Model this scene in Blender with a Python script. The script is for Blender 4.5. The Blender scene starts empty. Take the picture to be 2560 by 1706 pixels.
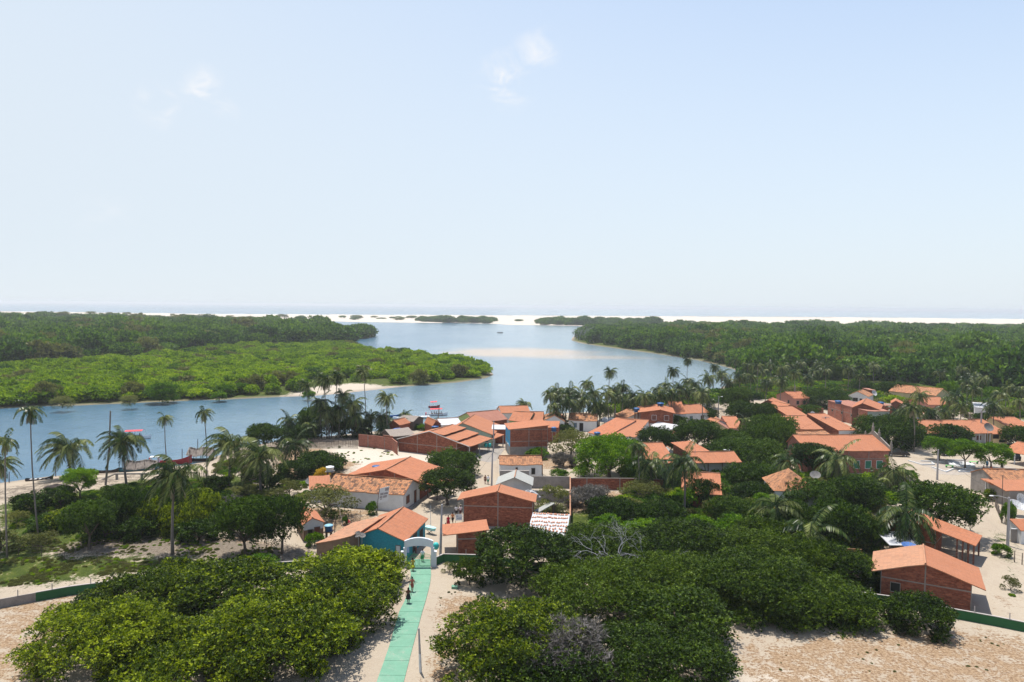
import bpy, math, random
import numpy as np
from mathutils import Vector, Matrix
R = math.radians
SC = bpy.context.scene
COL = SC.collection
# ---------------------------------------------------------------- camera
F = 1750.0                      # focal length in pixels of a 2560 px wide frame
CAMH = 33.0
PITCH = math.atan(88 / F)
ROLL = R(0.5)
sp, cp = math.sin(PITCH), math.cos(PITCH)
fw = Vector((0, cp, -sp)); r0 = Vector((1, 0, 0)); u0 = Vector((0, sp, cp))
rt = r0 * math.cos(ROLL) + u0 * math.sin(ROLL)
up = u0 * math.cos(ROLL) - r0 * math.sin(ROLL)
cam_data = bpy.data.cameras.new('camera'); cam = bpy.data.objects.new('camera', cam_data); COL.objects.link(cam)
m = Matrix.Identity(4)
for i in range(3):
    m[i][0] = rt[i]; m[i][1] = up[i]; m[i][2] = -fw[i]
m[2][3] = CAMH
cam.matrix_world = m
cam_data.sensor_width = 36; cam_data.lens = 36 * F / 2560
cam_data.clip_start = 0.5; cam_data.clip_end = 80000
SC.camera = cam
# ---------------------------------------------------------------- sky, sun, exposure
SUN_EL, SUN_AZ = R(74), R(-30)           # azimuth measured from +Y towards +X
world = bpy.data.worlds.new('World'); SC.world = world; world.use_nodes = True
wn, wl = world.node_tree.nodes, world.node_tree.links
bg = wn['Background']
sky = wn.new('ShaderNodeTexSky'); sky.sky_type = 'NISHITA'; sky.sun_disc = False
sky.sun_elevation = SUN_EL; sky.sun_rotation = SUN_AZ
sky.air_density = 1.0; sky.dust_density = 0.4; sky.ozone_density = 1.0; sky.altitude = 0
SKY_STR = 0.15
bg.inputs['Strength'].default_value = SKY_STR
def N(nt, t, **kw):
    n = nt.nodes.new(t)
    for k, v in kw.items():
        if k in n.inputs: n.inputs[k].default_value = v
        else: setattr(n, k, v)
    return n
# thin high cirrus wisps, given as directions on the sky
nt = world.node_tree
tc = N(nt, 'ShaderNodeTexCoord')
def skydir(px, py):
    d = fw * F + rt * (px - 1280) - up * (py - 853)
    return d.normalized()
cloud_sum = None
mp = N(nt, 'ShaderNodeMapping'); mp.inputs['Scale'].default_value = (1, 1, 1.6)
nt.links.new(tc.outputs['Generated'], mp.inputs['Vector'])
nz = N(nt, 'ShaderNodeTexNoise'); nz.inputs['Scale'].default_value = 22; nz.inputs['Detail'].default_value = 9; nz.inputs['Roughness'].default_value = 0.62; nz.inputs['Distortion'].default_value = 0.7
nt.links.new(mp.outputs[0], nz.inputs['Vector'])
nr = N(nt, 'ShaderNodeMapRange'); nr.inputs['From Min'].default_value = 0.42; nr.inputs['From Max'].default_value = 0.72; nr.interpolation_type = 'SMOOTHSTEP'
nt.links.new(nz.outputs['Fac'], nr.inputs['Value'])
for (px, py, rad, amt) in ((1268, 200, .052, .8), (1340, 130, .042, .55), (508, 222, .036, .8), (395, 265, .036, .6), (560, 275, .025, .35), (1235, 215, .04, .5), (270, 550, .05, .15)):
    d = skydir(px, py); amt *= 1.35
    vd = N(nt, 'ShaderNodeVectorMath', operation='DISTANCE'); vd.inputs[1].default_value = d
    nt.links.new(tc.outputs['Generated'], vd.inputs[0])
    mr = N(nt, 'ShaderNodeMapRange'); mr.interpolation_type = 'SMOOTHSTEP'
    mr.inputs['From Min'].default_value = rad; mr.inputs['From Max'].default_value = 0; mr.inputs['To Max'].default_value = amt
    nt.links.new(vd.outputs['Value'], mr.inputs['Value'])
    if cloud_sum is None: cloud_sum = mr.outputs[0]
    else:
        ad = N(nt, 'ShaderNodeMath', operation='MAXIMUM'); nt.links.new(cloud_sum, ad.inputs[0]); nt.links.new(mr.outputs[0], ad.inputs[1]); cloud_sum = ad.outputs[0]
mu = N(nt, 'ShaderNodeMath', operation='MULTIPLY'); nt.links.new(cloud_sum, mu.inputs[0]); nt.links.new(nr.outputs[0], mu.inputs[1])
mx = N(nt, 'ShaderNodeMix', data_type='RGBA'); nt.links.new(mu.outputs[0], mx.inputs[0])
# moist coastal air: the clear-sky model is lifted towards pale white low down
sx_ = N(nt, 'ShaderNodeSeparateXYZ'); nt.links.new(tc.outputs['Generated'], sx_.inputs[0])
hm = N(nt, 'ShaderNodeMapRange'); hm.interpolation_type = 'SMOOTHSTEP'; nt.links.new(sx_.outputs[2], hm.inputs['Value'])
hm.inputs['From Min'].default_value = -0.02; hm.inputs['From Max'].default_value = 1.05; hm.inputs['To Min'].default_value = 0.94; hm.inputs['To Max'].default_value = 0.0
# clearer, bluer air away from the sun's side
xz = N(nt, 'ShaderNodeMath', operation='MULTIPLY'); nt.links.new(sx_.outputs[0], xz.inputs[0]); nt.links.new(sx_.outputs[2], xz.inputs[1])
xs = N(nt, 'ShaderNodeMath', operation='MULTIPLY_ADD'); nt.links.new(xz.outputs[0], xs.inputs[0]); xs.inputs[1].default_value = -1.0; nt.links.new(hm.outputs[0], xs.inputs[2]); xs.use_clamp = True
hx = N(nt, 'ShaderNodeMix', data_type='RGBA'); nt.links.new(xs.outputs[0], hx.inputs[0]); nt.links.new(sky.outputs[0], hx.inputs[6]); hx.inputs[7].default_value = (3.60, 4.0, 4.38, 1)
nt.links.new(hx.outputs[2], mx.inputs[6]); mx.inputs[7].default_value = (4.6, 4.65, 4.8, 1)
nt.links.new(mx.outputs[2], bg.inputs['Color'])
sun_d = bpy.data.lights.new('sun', 'SUN'); sun_d.energy = 5.0; sun_d.angle = R(0.53); sun_d.color = (1, 0.95, 0.87)
sun = bpy.data.objects.new('sun', sun_d); COL.objects.link(sun)
sdir = Vector((math.sin(SUN_AZ) * math.cos(SUN_EL), math.cos(SUN_AZ) * math.cos(SUN_EL), math.sin(SUN_EL)))
sun.rotation_euler = sdir.to_track_quat('Z', 'Y').to_euler(); sun.location = (0, 0, 80)
SC.view_settings.view_transform = 'Standard'; SC.view_settings.look = 'None'
SC.view_settings.gamma = 1; SC.view_settings.exposure = 0.47
SC.render.engine = 'CYCLES'
SC.cycles.max_bounces = 6; SC.cycles.diffuse_bounces = 3; SC.cycles.glossy_bounces = 2; SC.cycles.transmission_bounces = 2
SC.cycles.volume_bounces = 0; SC.cycles.transparent_max_bounces = 6
SC.cycles.use_adaptive_sampling = True; SC.cycles.adaptive_threshold = 0.02
# ---------------------------------------------------------------- survey helpers: photo sight lines met with a plane of given height
def at(px, py, z=0.0):
    d = fw * F + rt * (px - 1280) - up * (py - 853)
    t = (z - CAMH) / d.z
    return Vector((d.x * t, d.y * t, z))
ZO = {1: (0, 940, 4.612), 2: (480, 900, 4.612), 3: (960, 980, 4.612), 4: (1300, 880, 4.612), 5: (1700, 900, 4.612), 6: (2100, 900, 4.9),
      'A': (0, 1200, 4.612), 'B': (480, 1150, 4.612), 'C': (900, 1180, 4.125), 'D': (1400, 1100, 4.612), 'E': (1900, 1150, 3.485),
      'F': (0, 1366, 1.838), 'S': (2260, 1080, 7.843), 'G': (980, 1240, 7.84), 0: (0, 0, 1), 'H': (2400, 1180, 5.806)}
def P(k, u, v):
    o = ZO[k]; return (o[0] + u / o[2], o[1] + v / o[2])
def atY(px, py, Y):                       # point on the sight line at ground distance Y
    d = fw * F + rt * (px - 1280) - up * (py - 853)
    t = Y / d.y
    return Vector((d.x * t, d.y * t, CAMH + d.z * t))
# ---------------------------------------------------------------- object helpers
def link(o, parent=None):
    COL.objects.link(o)
    if parent: o.parent = parent
    return o
def tag(o, label=None, cat=None, group=None, kind=None):
    if label: o['label'] = label
    if cat: o['category'] = cat
    if group: o['group'] = group
    if kind: o['kind'] = kind
    return o
def empty(name, loc, rz=0.0):
    o = bpy.data.objects.new(name, None); o.location = loc; o.rotation_euler = (0, 0, rz); o.empty_display_size = 0.5
    return link(o)
class MB:
    def __init__(s): s.v = []; s.f = []; s.uv = []; s.m = []
    def face(s, pts, mi=0, uvs=None):
        n = len(s.v); pts = [Vector(p) for p in pts]; s.v += pts; s.f.append(tuple(range(n, n + len(pts)))); s.m.append(mi)
        if uvs is None:
            e = (pts[1] - pts[0])
            nrm = Vector((0, 0, 0))
            for i in range(1, len(pts) - 1): nrm += (pts[i] - pts[0]).cross(pts[i + 1] - pts[0])
            nrm = nrm.normalized() if nrm.length > 1e-9 else Vector((0, 0, 1))
            if abs(nrm.z) < 0.5: vv = Vector((0, 0, 1)); uu = vv.cross(nrm).normalized()
            else:
                uu = e.normalized() if e.length > 1e-9 else Vector((1, 0, 0)); vv = nrm.cross(uu)
            uvs = [((p).dot(uu), (p).dot(vv)) for p in pts]
        s.uv += uvs
        return s
    def box(s, a, b, mi=0, M=None):
        x0, y0, z0 = a; x1, y1, z1 = b
        c = [Vector(q) for q in ((x0, y0, z0), (x1, y0, z0), (x1, y1, z0), (x0, y1, z0), (x0, y0, z1), (x1, y0, z1), (x1, y1, z1), (x0, y1, z1))]
        if M: c = [M @ q for q in c]
        for q in ((0, 1, 5, 4), (1, 2, 6, 5), (2, 3, 7, 6), (3, 0, 4, 7), (4, 5, 6, 7), (3, 2, 1, 0)): s.face([c[i] for i in q], mi)
        return s
    def tube(s, pts, rad, n=6, mi=0, cap=True):
        pts = [Vector(p) for p in pts]; rings = []
        if not hasattr(rad, '__len__'): rad = [rad] * len(pts)
        for i, p in enumerate(pts):
            t = (pts[min(i + 1, len(pts) - 1)] - pts[max(i - 1, 0)]).normalized()
            a = t.cross(Vector((0, 0, 1))) if abs(t.z) < 0.95 else t.cross(Vector((1, 0, 0)))
            a.normalize(); b = t.cross(a)
            rings.append([p + (a * math.cos(2 * math.pi * k / n) + b * math.sin(2 * math.pi * k / n)) * rad[i] for k in range(n)])
        base = len(s.v)
        for rg in rings: s.v += rg
        for i in range(len(pts) - 1):
            for k in range(n):
                k2 = (k + 1) % n
                s.f.append((base + i * n + k, base + i * n + k2, base + (i + 1) * n + k2, base + (i + 1) * n + k)); s.m.append(mi)
                s.uv += [(k / n, i), ((k + 1) / n, i), ((k + 1) / n, i + 1), (k / n, i + 1)]
        if cap:
            for rg, rev in ((0, 0), (len(pts) - 1, 1)):
                idx = [base + rg * n + k for k in range(n)]
                s.f.append(tuple(idx if rev else idx[::-1])); s.m.append(mi); s.uv += [(0, 0)] * n
        return s
    def lathe(s, prof, n=16, mi=0, c=(0, 0, 0), sx=1, sy=1):
        base = len(s.v); c = Vector(c)
        for (r, z) in prof:
            for k in range(n):
                a = 2 * math.pi * k / n
                s.v.append(c + Vector((r * sx * math.cos(a), r * sy * math.sin(a), z)))
        for i in range(len(prof) - 1):
            for k in range(n):
                k2 = (k + 1) % n
                s.f.append((base + i * n + k, base + i * n + k2, base + (i + 1) * n + k2, base + (i + 1) * n + k)); s.m.append(mi)
                s.uv += [(k / n, i), ((k + 1) / n, i), ((k + 1) / n, i + 1), (k / n, i + 1)]
        return s
    def build(s, name, mats, parent=None, smooth=False):
        me = bpy.data.meshes.new(name)
        me.from_pydata([tuple(p) for p in s.v], [], s.f)
        uvl = me.uv_layers.new(name='UVMap')
        uvl.data.foreach_set('uv', np.array(s.uv, dtype=np.float32).ravel())
        if not isinstance(mats, (list, tuple)): mats = [mats]
        for mt in mats: me.materials.append(mt)
        me.polygons.foreach_set('material_index', np.array(s.m, dtype=np.int32))
        if smooth: me.polygons.foreach_set('use_smooth', np.ones(len(s.f), dtype=bool))
        me.update()
        return link(bpy.data.objects.new(name, me), parent)
# ---------------------------------------------------------------- materials
MATS = {}
def newmat(name):
    mt = bpy.data.materials.new(name); mt.use_nodes = True
    return mt, mt.node_tree, mt.node_tree.nodes['Principled BSDF']
def ramp(nt, src, stops, interp='LINEAR'):
    r = nt.nodes.new('ShaderNodeValToRGB'); cr = r.color_ramp; cr.interpolation = interp
    while len(cr.elements) < len(stops): cr.elements.new(0.5)
    for e, (p, c) in zip(cr.elements, stops): e.position = p; e.color = (*c, 1) if len(c) == 3 else c
    nt.links.new(src, r.inputs[0]); return r.outputs[0]
def noise(nt, scale, detail=4, rough=0.55, vec=None, dist=0):
    n = nt.nodes.new('ShaderNodeTexNoise'); n.inputs['Scale'].default_value = scale; n.inputs['Detail'].default_value = detail
    n.inputs['Roughness'].default_value = rough; n.inputs['Distortion'].default_value = dist
    if vec is not None: nt.links.new(vec, n.inputs['Vector'])
    return n.outputs['Fac']
def mixc(nt, fac, a, b, mode='MIX'):
    n = nt.nodes.new('ShaderNodeMix'); n.data_type = 'RGBA'; n.blend_type = mode; n.clamp_factor = True
    for s, x in ((0, fac), (6, a), (7, b)):
        if isinstance(x, (int, float)): n.inputs[s].default_value = x
        elif isinstance(x, tuple): n.inputs[s].default_value = (*x, 1) if len(x) == 3 else x
        else: nt.links.new(x, n.inputs[s])
    return n.outputs[2]
def math_(nt, op, a, b=0.0, clamp=False):
    n = nt.nodes.new('ShaderNodeMath'); n.operation = op; n.use_clamp = clamp
    for s, x in ((0, a), (1, b)):
        if isinstance(x, (int, float)): n.inputs[s].default_value = x
        else: nt.links.new(x, n.inputs[s])
    return n.outputs[0]
def mrange(nt, v, a, b, c=0.0, d=1.0, smooth=False):
    n = nt.nodes.new('ShaderNodeMapRange'); nt.links.new(v, n.inputs['Value'])
    if smooth: n.interpolation_type = 'SMOOTHSTEP'
    for k, x in (('From Min', a), ('From Max', b), ('To Min', c), ('To Max', d)): n.inputs[k].default_value = x
    return n.outputs[0]
def bump(nt, bs, h, strength=0.3, dist=0.05):
    n = nt.nodes.new('ShaderNodeBump'); n.inputs['Strength'].default_value = strength; n.inputs['Distance'].default_value = dist
    nt.links.new(h, n.inputs['Height']); nt.links.new(n.outputs[0], bs.inputs['Normal'])
def texco(nt, which='Object', scale=None):
    t = nt.nodes.new('ShaderNodeTexCoord'); o = t.outputs[which]
    if scale:
        mp = nt.nodes.new('ShaderNodeMapping'); mp.inputs['Scale'].default_value = scale; nt.links.new(o, mp.inputs[0]); o = mp.outputs[0]
    return o
def plain(name, c, var=0.25, rough=0.8, scale=1.5, metal=0.0, spec=0.3):
    if name in MATS: return MATS[name]
    mt, nt, bs = newmat(name)
    v = texco(nt)
    f = noise(nt, scale, 6, 0.65, v); f2 = noise(nt, scale * 9, 3, 0.6, v)
    f = math_(nt, 'ADD', math_(nt, 'MULTIPLY', f, 0.65), math_(nt, 'MULTIPLY', f2, 0.35))
    oi_ = nt.nodes.new('ShaderNodeObjectInfo'); f = math_(nt, 'ADD', f, math_(nt, 'MULTIPLY', math_(nt, 'SUBTRACT', oi_.outputs['Random'], .5), .12))
    lo = tuple(x * (1 - var) for x in c); hi = tuple(min(1, x * (1 + var * 0.6)) for x in c)
    nt.links.new(ramp(nt, f, ((0.3, lo), (0.7, hi))), bs.inputs['Base Color'])
    bs.inputs['Roughness'].default_value = rough; bs.inputs['Metallic'].default_value = metal; bs.inputs['Specular IOR Level'].default_value = spec
    MATS[name] = mt; return mt
def brickmat(name, c1, c2, mortar):
    mt, nt, bs = newmat(name)
    uv = texco(nt, 'UV')
    b = nt.nodes.new('ShaderNodeTexBrick'); nt.links.new(uv, b.inputs['Vector'])
    b.inputs['Scale'].default_value = 1; b.inputs['Brick Width'].default_value = 0.3; b.inputs['Row Height'].default_value = 0.2
    b.inputs['Mortar Size'].default_value = 0.02; b.inputs['Mortar Smooth'].default_value = 0.3; b.inputs['Bias'].default_value = -0.1
    b.inputs['Color1'].default_value = (*c1, 1); b.inputs['Color2'].default_value = (*c2, 1); b.inputs['Mortar'].default_value = (*mortar, 1)
    n1 = noise(nt, 0.7, 7, 0.65, uv); n2 = noise(nt, 3.2, 4, 0.7, texco(nt, 'UV', (0.3, 1.3, 1)))
    c = mixc(nt, mrange(nt, n1, 0.35, 0.75, 0, 0.55), b.outputs['Color'], tuple(x * 0.45 for x in c1))
    c = mixc(nt, mrange(nt, n2, 0.52, 0.75, 0, 0.8), c, tuple(min(1, x * 1.3) for x in c2)); c = mixc(nt, mrange(nt, n2, 0.45, 0.25, 0, 0.7), c, tuple(x * .5 for x in c1))
    nt.links.new(c, bs.inputs['Base Color']); bs.inputs['Roughness'].default_value = 0.9; bs.inputs['Specular IOR Level'].default_value = 0.15
    bump(nt, bs, b.outputs['Fac'], -0.6, 0.02)
    MATS[name] = mt; return mt
def tilemat(name, base, alt, dark, mottle, gap=0.5):
    """clay tiles: u runs along the eave, v up the slope (metres)"""
    mt, nt, bs = newmat(name)
    uv = texco(nt, 'UV'); sx = nt.nodes.new('ShaderNodeSeparateXYZ'); nt.links.new(uv, sx.inputs[0])
    w = 0.34 if mottle > .7 else 0.25
    wave = math_(nt, 'ABSOLUTE', math_(nt, 'SINE', math_(nt, 'MULTIPLY', sx.outputs[0], math.pi / w)))
    rows = math_(nt, 'FRACT', math_(nt, 'MULTIPLY', sx.outputs[1], 1 / 0.42))
    b = nt.nodes.new('ShaderNodeTexBrick'); nt.links.new(uv, b.inputs['Vector']); b.offset = 0.0
    b.inputs['Scale'].default_value = 1; b.inputs['Brick Width'].default_value = w; b.inputs['Row Height'].default_value = 0.42
    b.inputs['Mortar Size'].default_value = 0.012; b.inputs['Bias'].default_value = 0.0
    b.inputs['Color1'].default_value = (0, 0, 0, 1); b.inputs['Color2'].default_value = (1, 1, 1, 1); b.inputs['Mortar'].default_value = (0.5, 0.5, 0.5, 1)
    cell = nt.nodes.new('ShaderNodeSeparateColor'); nt.links.new(b.outputs['Color'], cell.inputs[0])
    n1 = noise(nt, 0.5, 6, 0.6, uv); n2 = noise(nt, 1.9, 5, 0.75, uv)
    f = math_(nt, 'ADD', math_(nt, 'MULTIPLY', cell.outputs[0], 0.5), math_(nt, 'MULTIPLY', n2, 0.5))
    c = mixc(nt, mrange(nt, f, 0.2, 0.85), base, alt)
    c = mixc(nt, mrange(nt, math_(nt, 'ADD', math_(nt, 'MULTIPLY', n2, 0.6), math_(nt, 'MULTIPLY', cell.outputs[0], 0.4)), 0.46 if mottle < .71 else .38, 0.74 if mottle < .71 else .64, 0, mottle), c, dark)
    c = mixc(nt, mrange(nt, n1, 0.45, 0.75, 0, 0.3), c, tuple(x * 0.7 for x in base))
    groove = mrange(nt, wave, 0.0, 0.35, gap, 0.0)
    c = mixc(nt, groove, c, tuple(x * 0.35 for x in base))
    rowline = mrange(nt, rows, 0.0, 0.16, 0.4, 0.0)
    c = mixc(nt, rowline, c, tuple(x * 0.4 for x in base))
    oi_ = nt.nodes.new('ShaderNodeObjectInfo'); c = mixc(nt, mrange(nt, oi_.outputs['Random'], 0, 1, 0, .6), c, tuple(.75 * x + k_ for x, k_ in zip(base, (.06, .05, .035))))
    streak = noise(nt, 1.0, 5, .7, texco(nt, 'UV', (1.6, .22, 1))); c = mixc(nt, mrange(nt, streak, .52, .8, 0, .55), c, dark)
    nt.links.new(c, bs.inputs['Base Color']); bs.inputs['Roughness'].default_value = 0.85; bs.inputs['Specular IOR Level'].default_value = 0.2
    h = math_(nt, 'ADD', wave, math_(nt, 'MULTIPLY', rows, 0.5))
    bump(nt, bs, h, 0.7, 0.05)
    MATS[name] = mt; return mt
tilemat('tile_new', (0.37, 0.130, 0.062), (0.51, 0.215, 0.118), (0.19, 0.075, 0.042), 0.7, 0.45)
tilemat('tile_old', (0.38, 0.15, 0.065), (0.66, 0.38, 0.2), (0.05, 0.035, 0.03), 1.0, 0.85)
tilemat('tile_pale', (0.40, 0.18, 0.10), (0.60, 0.37, 0.24), (0.17, 0.09, 0.06), 0.72, 0.6)
tilemat('tile_brown', (0.3, 0.13, 0.09), (0.37, 0.17, 0.12), (0.2, 0.09, 0.07), 0.3, 0.3)
brickmat('brick', (0.19, 0.05, 0.03), (0.36, 0.12, 0.065), (0.17, 0.10, 0.075))
brickmat('brick_dark', (0.13, 0.045, 0.03), (0.22, 0.085, 0.055), (0.13, 0.1, 0.08))
brickmat('brick_pink', (0.28, 0.085, 0.055), (0.4, 0.15, 0.10), (0.3, 0.2, 0.16))
plain('white_wall', (0.60, 0.60, 0.60), 0.18, 0.85, 0.8)
plain('cream_wall', (0.62, 0.48, 0.28), 0.2, 0.85, 0.8)
plain('pink_wall', (0.48, 0.22, 0.17), 0.2)
plain('rose_wall', (0.6, 0.3, 0.3), 0.2)
plain('green_wall', (0.25, 0.42, 0.22), 0.2)
plain('lime_wall', (0.42, 0.52, 0.2), 0.15)
plain('pale_green_wall', (0.45, 0.55, 0.42), 0.2)
plain('jade_wall', (0.05, 0.26, 0.17), 0.2)
plain('grey_green_wall', (0.24, 0.3, 0.27), 0.2)
plain('teal_wall', (0.03, 0.27, 0.34), 0.45, 0.8, 6)
plain('blue_wall', (0.05, 0.32, 0.55), 0.2)
plain('mud_wall', (0.24, 0.15, 0.10), 0.3)
plain('concrete', (0.24, 0.215, 0.19), 0.3)
plain('plaster_grey', (0.26, 0.235, 0.215), 0.35, 0.9, 0.9)
plain('fibre_cement', (0.30, 0.30, 0.28), 0.2, 0.9, 2)
plain('white_sheet', (0.42, 0.42, 0.43), 0.12, 0.6)
plain('dark_open', (0.02, 0.018, 0.016), 0.2)
plain('dark_wood', (0.07, 0.035, 0.025), 0.3)
plain('brown_door', (0.16, 0.06, 0.04), 0.3)
plain('window_green', (0.03, 0.16, 0.10), 0.2)
plain('window_blue', (0.1, 0.16, 0.2), 0.2)
plain('white_paint', (0.58, 0.59, 0.6), 0.08, 0.7)
plain('grey_wood', (0.17, 0.14, 0.12), 0.4, 0.95, 3)
plain('stick_wood', (0.12, 0.09, 0.075), 0.4, 0.95, 3)
plain('pale_post', (0.38, 0.35, 0.33), 0.2)
plain('pole_concrete', (0.34, 0.33, 0.34), 0.2)
plain('tank_blue', (0.02, 0.09, 0.25), 0.15, 0.45)
plain('tank_white', (0.66, 0.68, 0.7), 0.1, 0.5)
plain('tank_pale_blue', (0.2, 0.4, 0.5), 0.1, 0.5)
plain('dish_grey', (0.5, 0.5, 0.5), 0.15, 0.5, 3, 0.2)
plain('teal_paint', (0.04, 0.42, 0.4), 0.12, 0.4)
plain('boundary_green', (0.02, 0.10, 0.035), 0.25)
plain('gate_green', (0.02, 0.24, 0.08), 0.15, 0.5)
plain('path_green', (0.135, 0.285, 0.20), 0.2, 0.85, 0.8)
plain('red_canopy', (0.62, 0.06, 0.07), 0.15)
plain('hull_white', (0.7, 0.72, 0.74), 0.1, 0.4)
plain('hull_red', (0.28, 0.03, 0.035), 0.25)
plain('hull_dark', (0.035, 0.025, 0.022), 0.3)
plain('hull_blue', (0.03, 0.12, 0.16), 0.3)
plain('thatch', (0.26, 0.22, 0.19), 0.5, 1.0, 5)
plain('car_black', (0.012, 0.013, 0.016), 0.1, 0.25, 1, 0, 0.5)
plain('glass_dark', (0.02, 0.025, 0.03), 0.1, 0.1, 1, 0, 0.5)
plain('rubber', (0.015, 0.015, 0.015), 0.2)
plain('loose_tile', (0.42, 0.19, 0.11), 0.35, 0.9, 8)
plain('bright_blue', (0.06, 0.14, 0.36), 0.15)
plain('bench_green', (0.2, 0.6, 0.15), 0.15)
plain('bark', (0.11, 0.085, 0.065), 0.4, 0.95, 4)
plain('palm_bark', (0.20, 0.17, 0.15), 0.35, 0.95, 4)
plain('dead_branch', (0.34, 0.33, 0.35), 0.3, 0.95, 4)
plain('hair', (0.02, 0.014, 0.01), 0.3)
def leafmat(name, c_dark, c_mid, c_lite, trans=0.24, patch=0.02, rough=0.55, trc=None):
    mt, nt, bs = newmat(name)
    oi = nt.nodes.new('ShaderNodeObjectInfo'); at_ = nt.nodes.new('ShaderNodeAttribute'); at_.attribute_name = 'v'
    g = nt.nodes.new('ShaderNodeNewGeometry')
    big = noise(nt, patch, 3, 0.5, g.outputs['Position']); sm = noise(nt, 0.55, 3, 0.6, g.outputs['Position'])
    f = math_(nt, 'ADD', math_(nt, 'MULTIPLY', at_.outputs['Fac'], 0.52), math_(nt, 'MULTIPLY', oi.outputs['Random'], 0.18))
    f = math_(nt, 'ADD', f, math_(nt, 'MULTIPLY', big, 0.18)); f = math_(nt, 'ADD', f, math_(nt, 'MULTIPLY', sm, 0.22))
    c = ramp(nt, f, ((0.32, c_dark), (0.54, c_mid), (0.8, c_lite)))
    nt.links.new(c, bs.inputs['Base Color']); bs.inputs['Roughness'].default_value = rough; bs.inputs['Specular IOR Level'].default_value = 0.14
    tr = nt.nodes.new('ShaderNodeBsdfTranslucent'); tc_ = mixc(nt, 1.0, c, trc or (1.6, 1.7, 0.7), 'MULTIPLY'); nt.links.new(tc_, tr.inputs['Color'])
    ms = nt.nodes.new('ShaderNodeMixShader'); ms.inputs[0].default_value = trans
    nt.links.new(bs.outputs[0], ms.inputs[1]); nt.links.new(tr.outputs[0], ms.inputs[2])
    nt.links.new(ms.outputs[0], nt.nodes['Material Output'].inputs[0])
    MATS[name] = mt; return mt
leafmat('leaf_cashew', (0.008, 0.018, 0.002), (0.046, 0.08, 0.004), (0.28, 0.33, 0.010))
leafmat('leaf_mango', (0.004, 0.013, 0.002), (0.018, 0.046, 0.004), (0.08, 0.135, 0.010), 0.18)
leafmat('leaf_bright', (0.018, 0.055, 0.002), (0.06, 0.14, 0.003), (0.18, 0.29, 0.006))
leafmat('leaf_dark', (0.006, 0.015, 0.003), (0.026, 0.054, 0.004), (0.10, 0.15, 0.010), 0.18)
leafmat('leaf_olive', (0.05, 0.055, 0.02), (0.11, 0.12, 0.035), (0.2, 0.2, 0.06))
leafmat('leaf_autumn', (0.2, 0.15, 0.02), (0.42, 0.27, 0.02), (0.6, 0.4, 0.03))
leafmat('leaf_dry', (0.05, 0.045, 0.042), (0.105, 0.095, 0.09), (0.18, 0.165, 0.155), 0.08)
leafmat('leaf_palm', (0.008, 0.022, 0.004), (0.032, 0.06, 0.010), (0.2, 0.22, 0.075), 0.22, rough=0.33)
leafmat('leaf_palm_dry', (0.12, 0.095, 0.06), (0.26, 0.22, 0.16), (0.46, 0.42, 0.35), 0.2)
leafmat('leaf_mangrove', (0.03, 0.075, 0.003), (0.125, 0.215, 0.005), (0.29, 0.37, 0.010), 0.3, 0.012)
leafmat('leaf_forest', (0.009, 0.032, 0.004), (0.038, 0.095, 0.009), (0.13, 0.215, 0.018), 0.28, 0.012)
leafmat('leaf_weed', (0.05, 0.08, 0.012), (0.13, 0.17, 0.02), (0.26, 0.27, 0.05), 0.3)
pm_ = MATS['path_green']; nt = pm_.node_tree; bs = nt.nodes['Principled BSDF']; src = bs.inputs['Base Color'].links[0].from_socket
g_ = nt.nodes.new('ShaderNodeNewGeometry'); p1_ = noise(nt, .45, 6, .7, g_.outputs['Position'], 1.0); p2_ = noise(nt, 5, 5, .8, g_.outputs['Position'])
c_ = mixc(nt, mrange(nt, p1_, .5, .7, 0, .55), src, (.20, .30, .23)); c_ = mixc(nt, mrange(nt, math_(nt, 'ADD', math_(nt, 'MULTIPLY', p1_, .5), math_(nt, 'MULTIPLY', p2_, .5)), .56, .66, 0, .7), c_, (.34, .31, .25))
c_ = mixc(nt, mrange(nt, p2_, .36, .26, 0, .5), c_, (.06, .14, .10)); nt.links.new(c_, bs.inputs['Base Color'])
def M_(n): return MATS[n]
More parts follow.
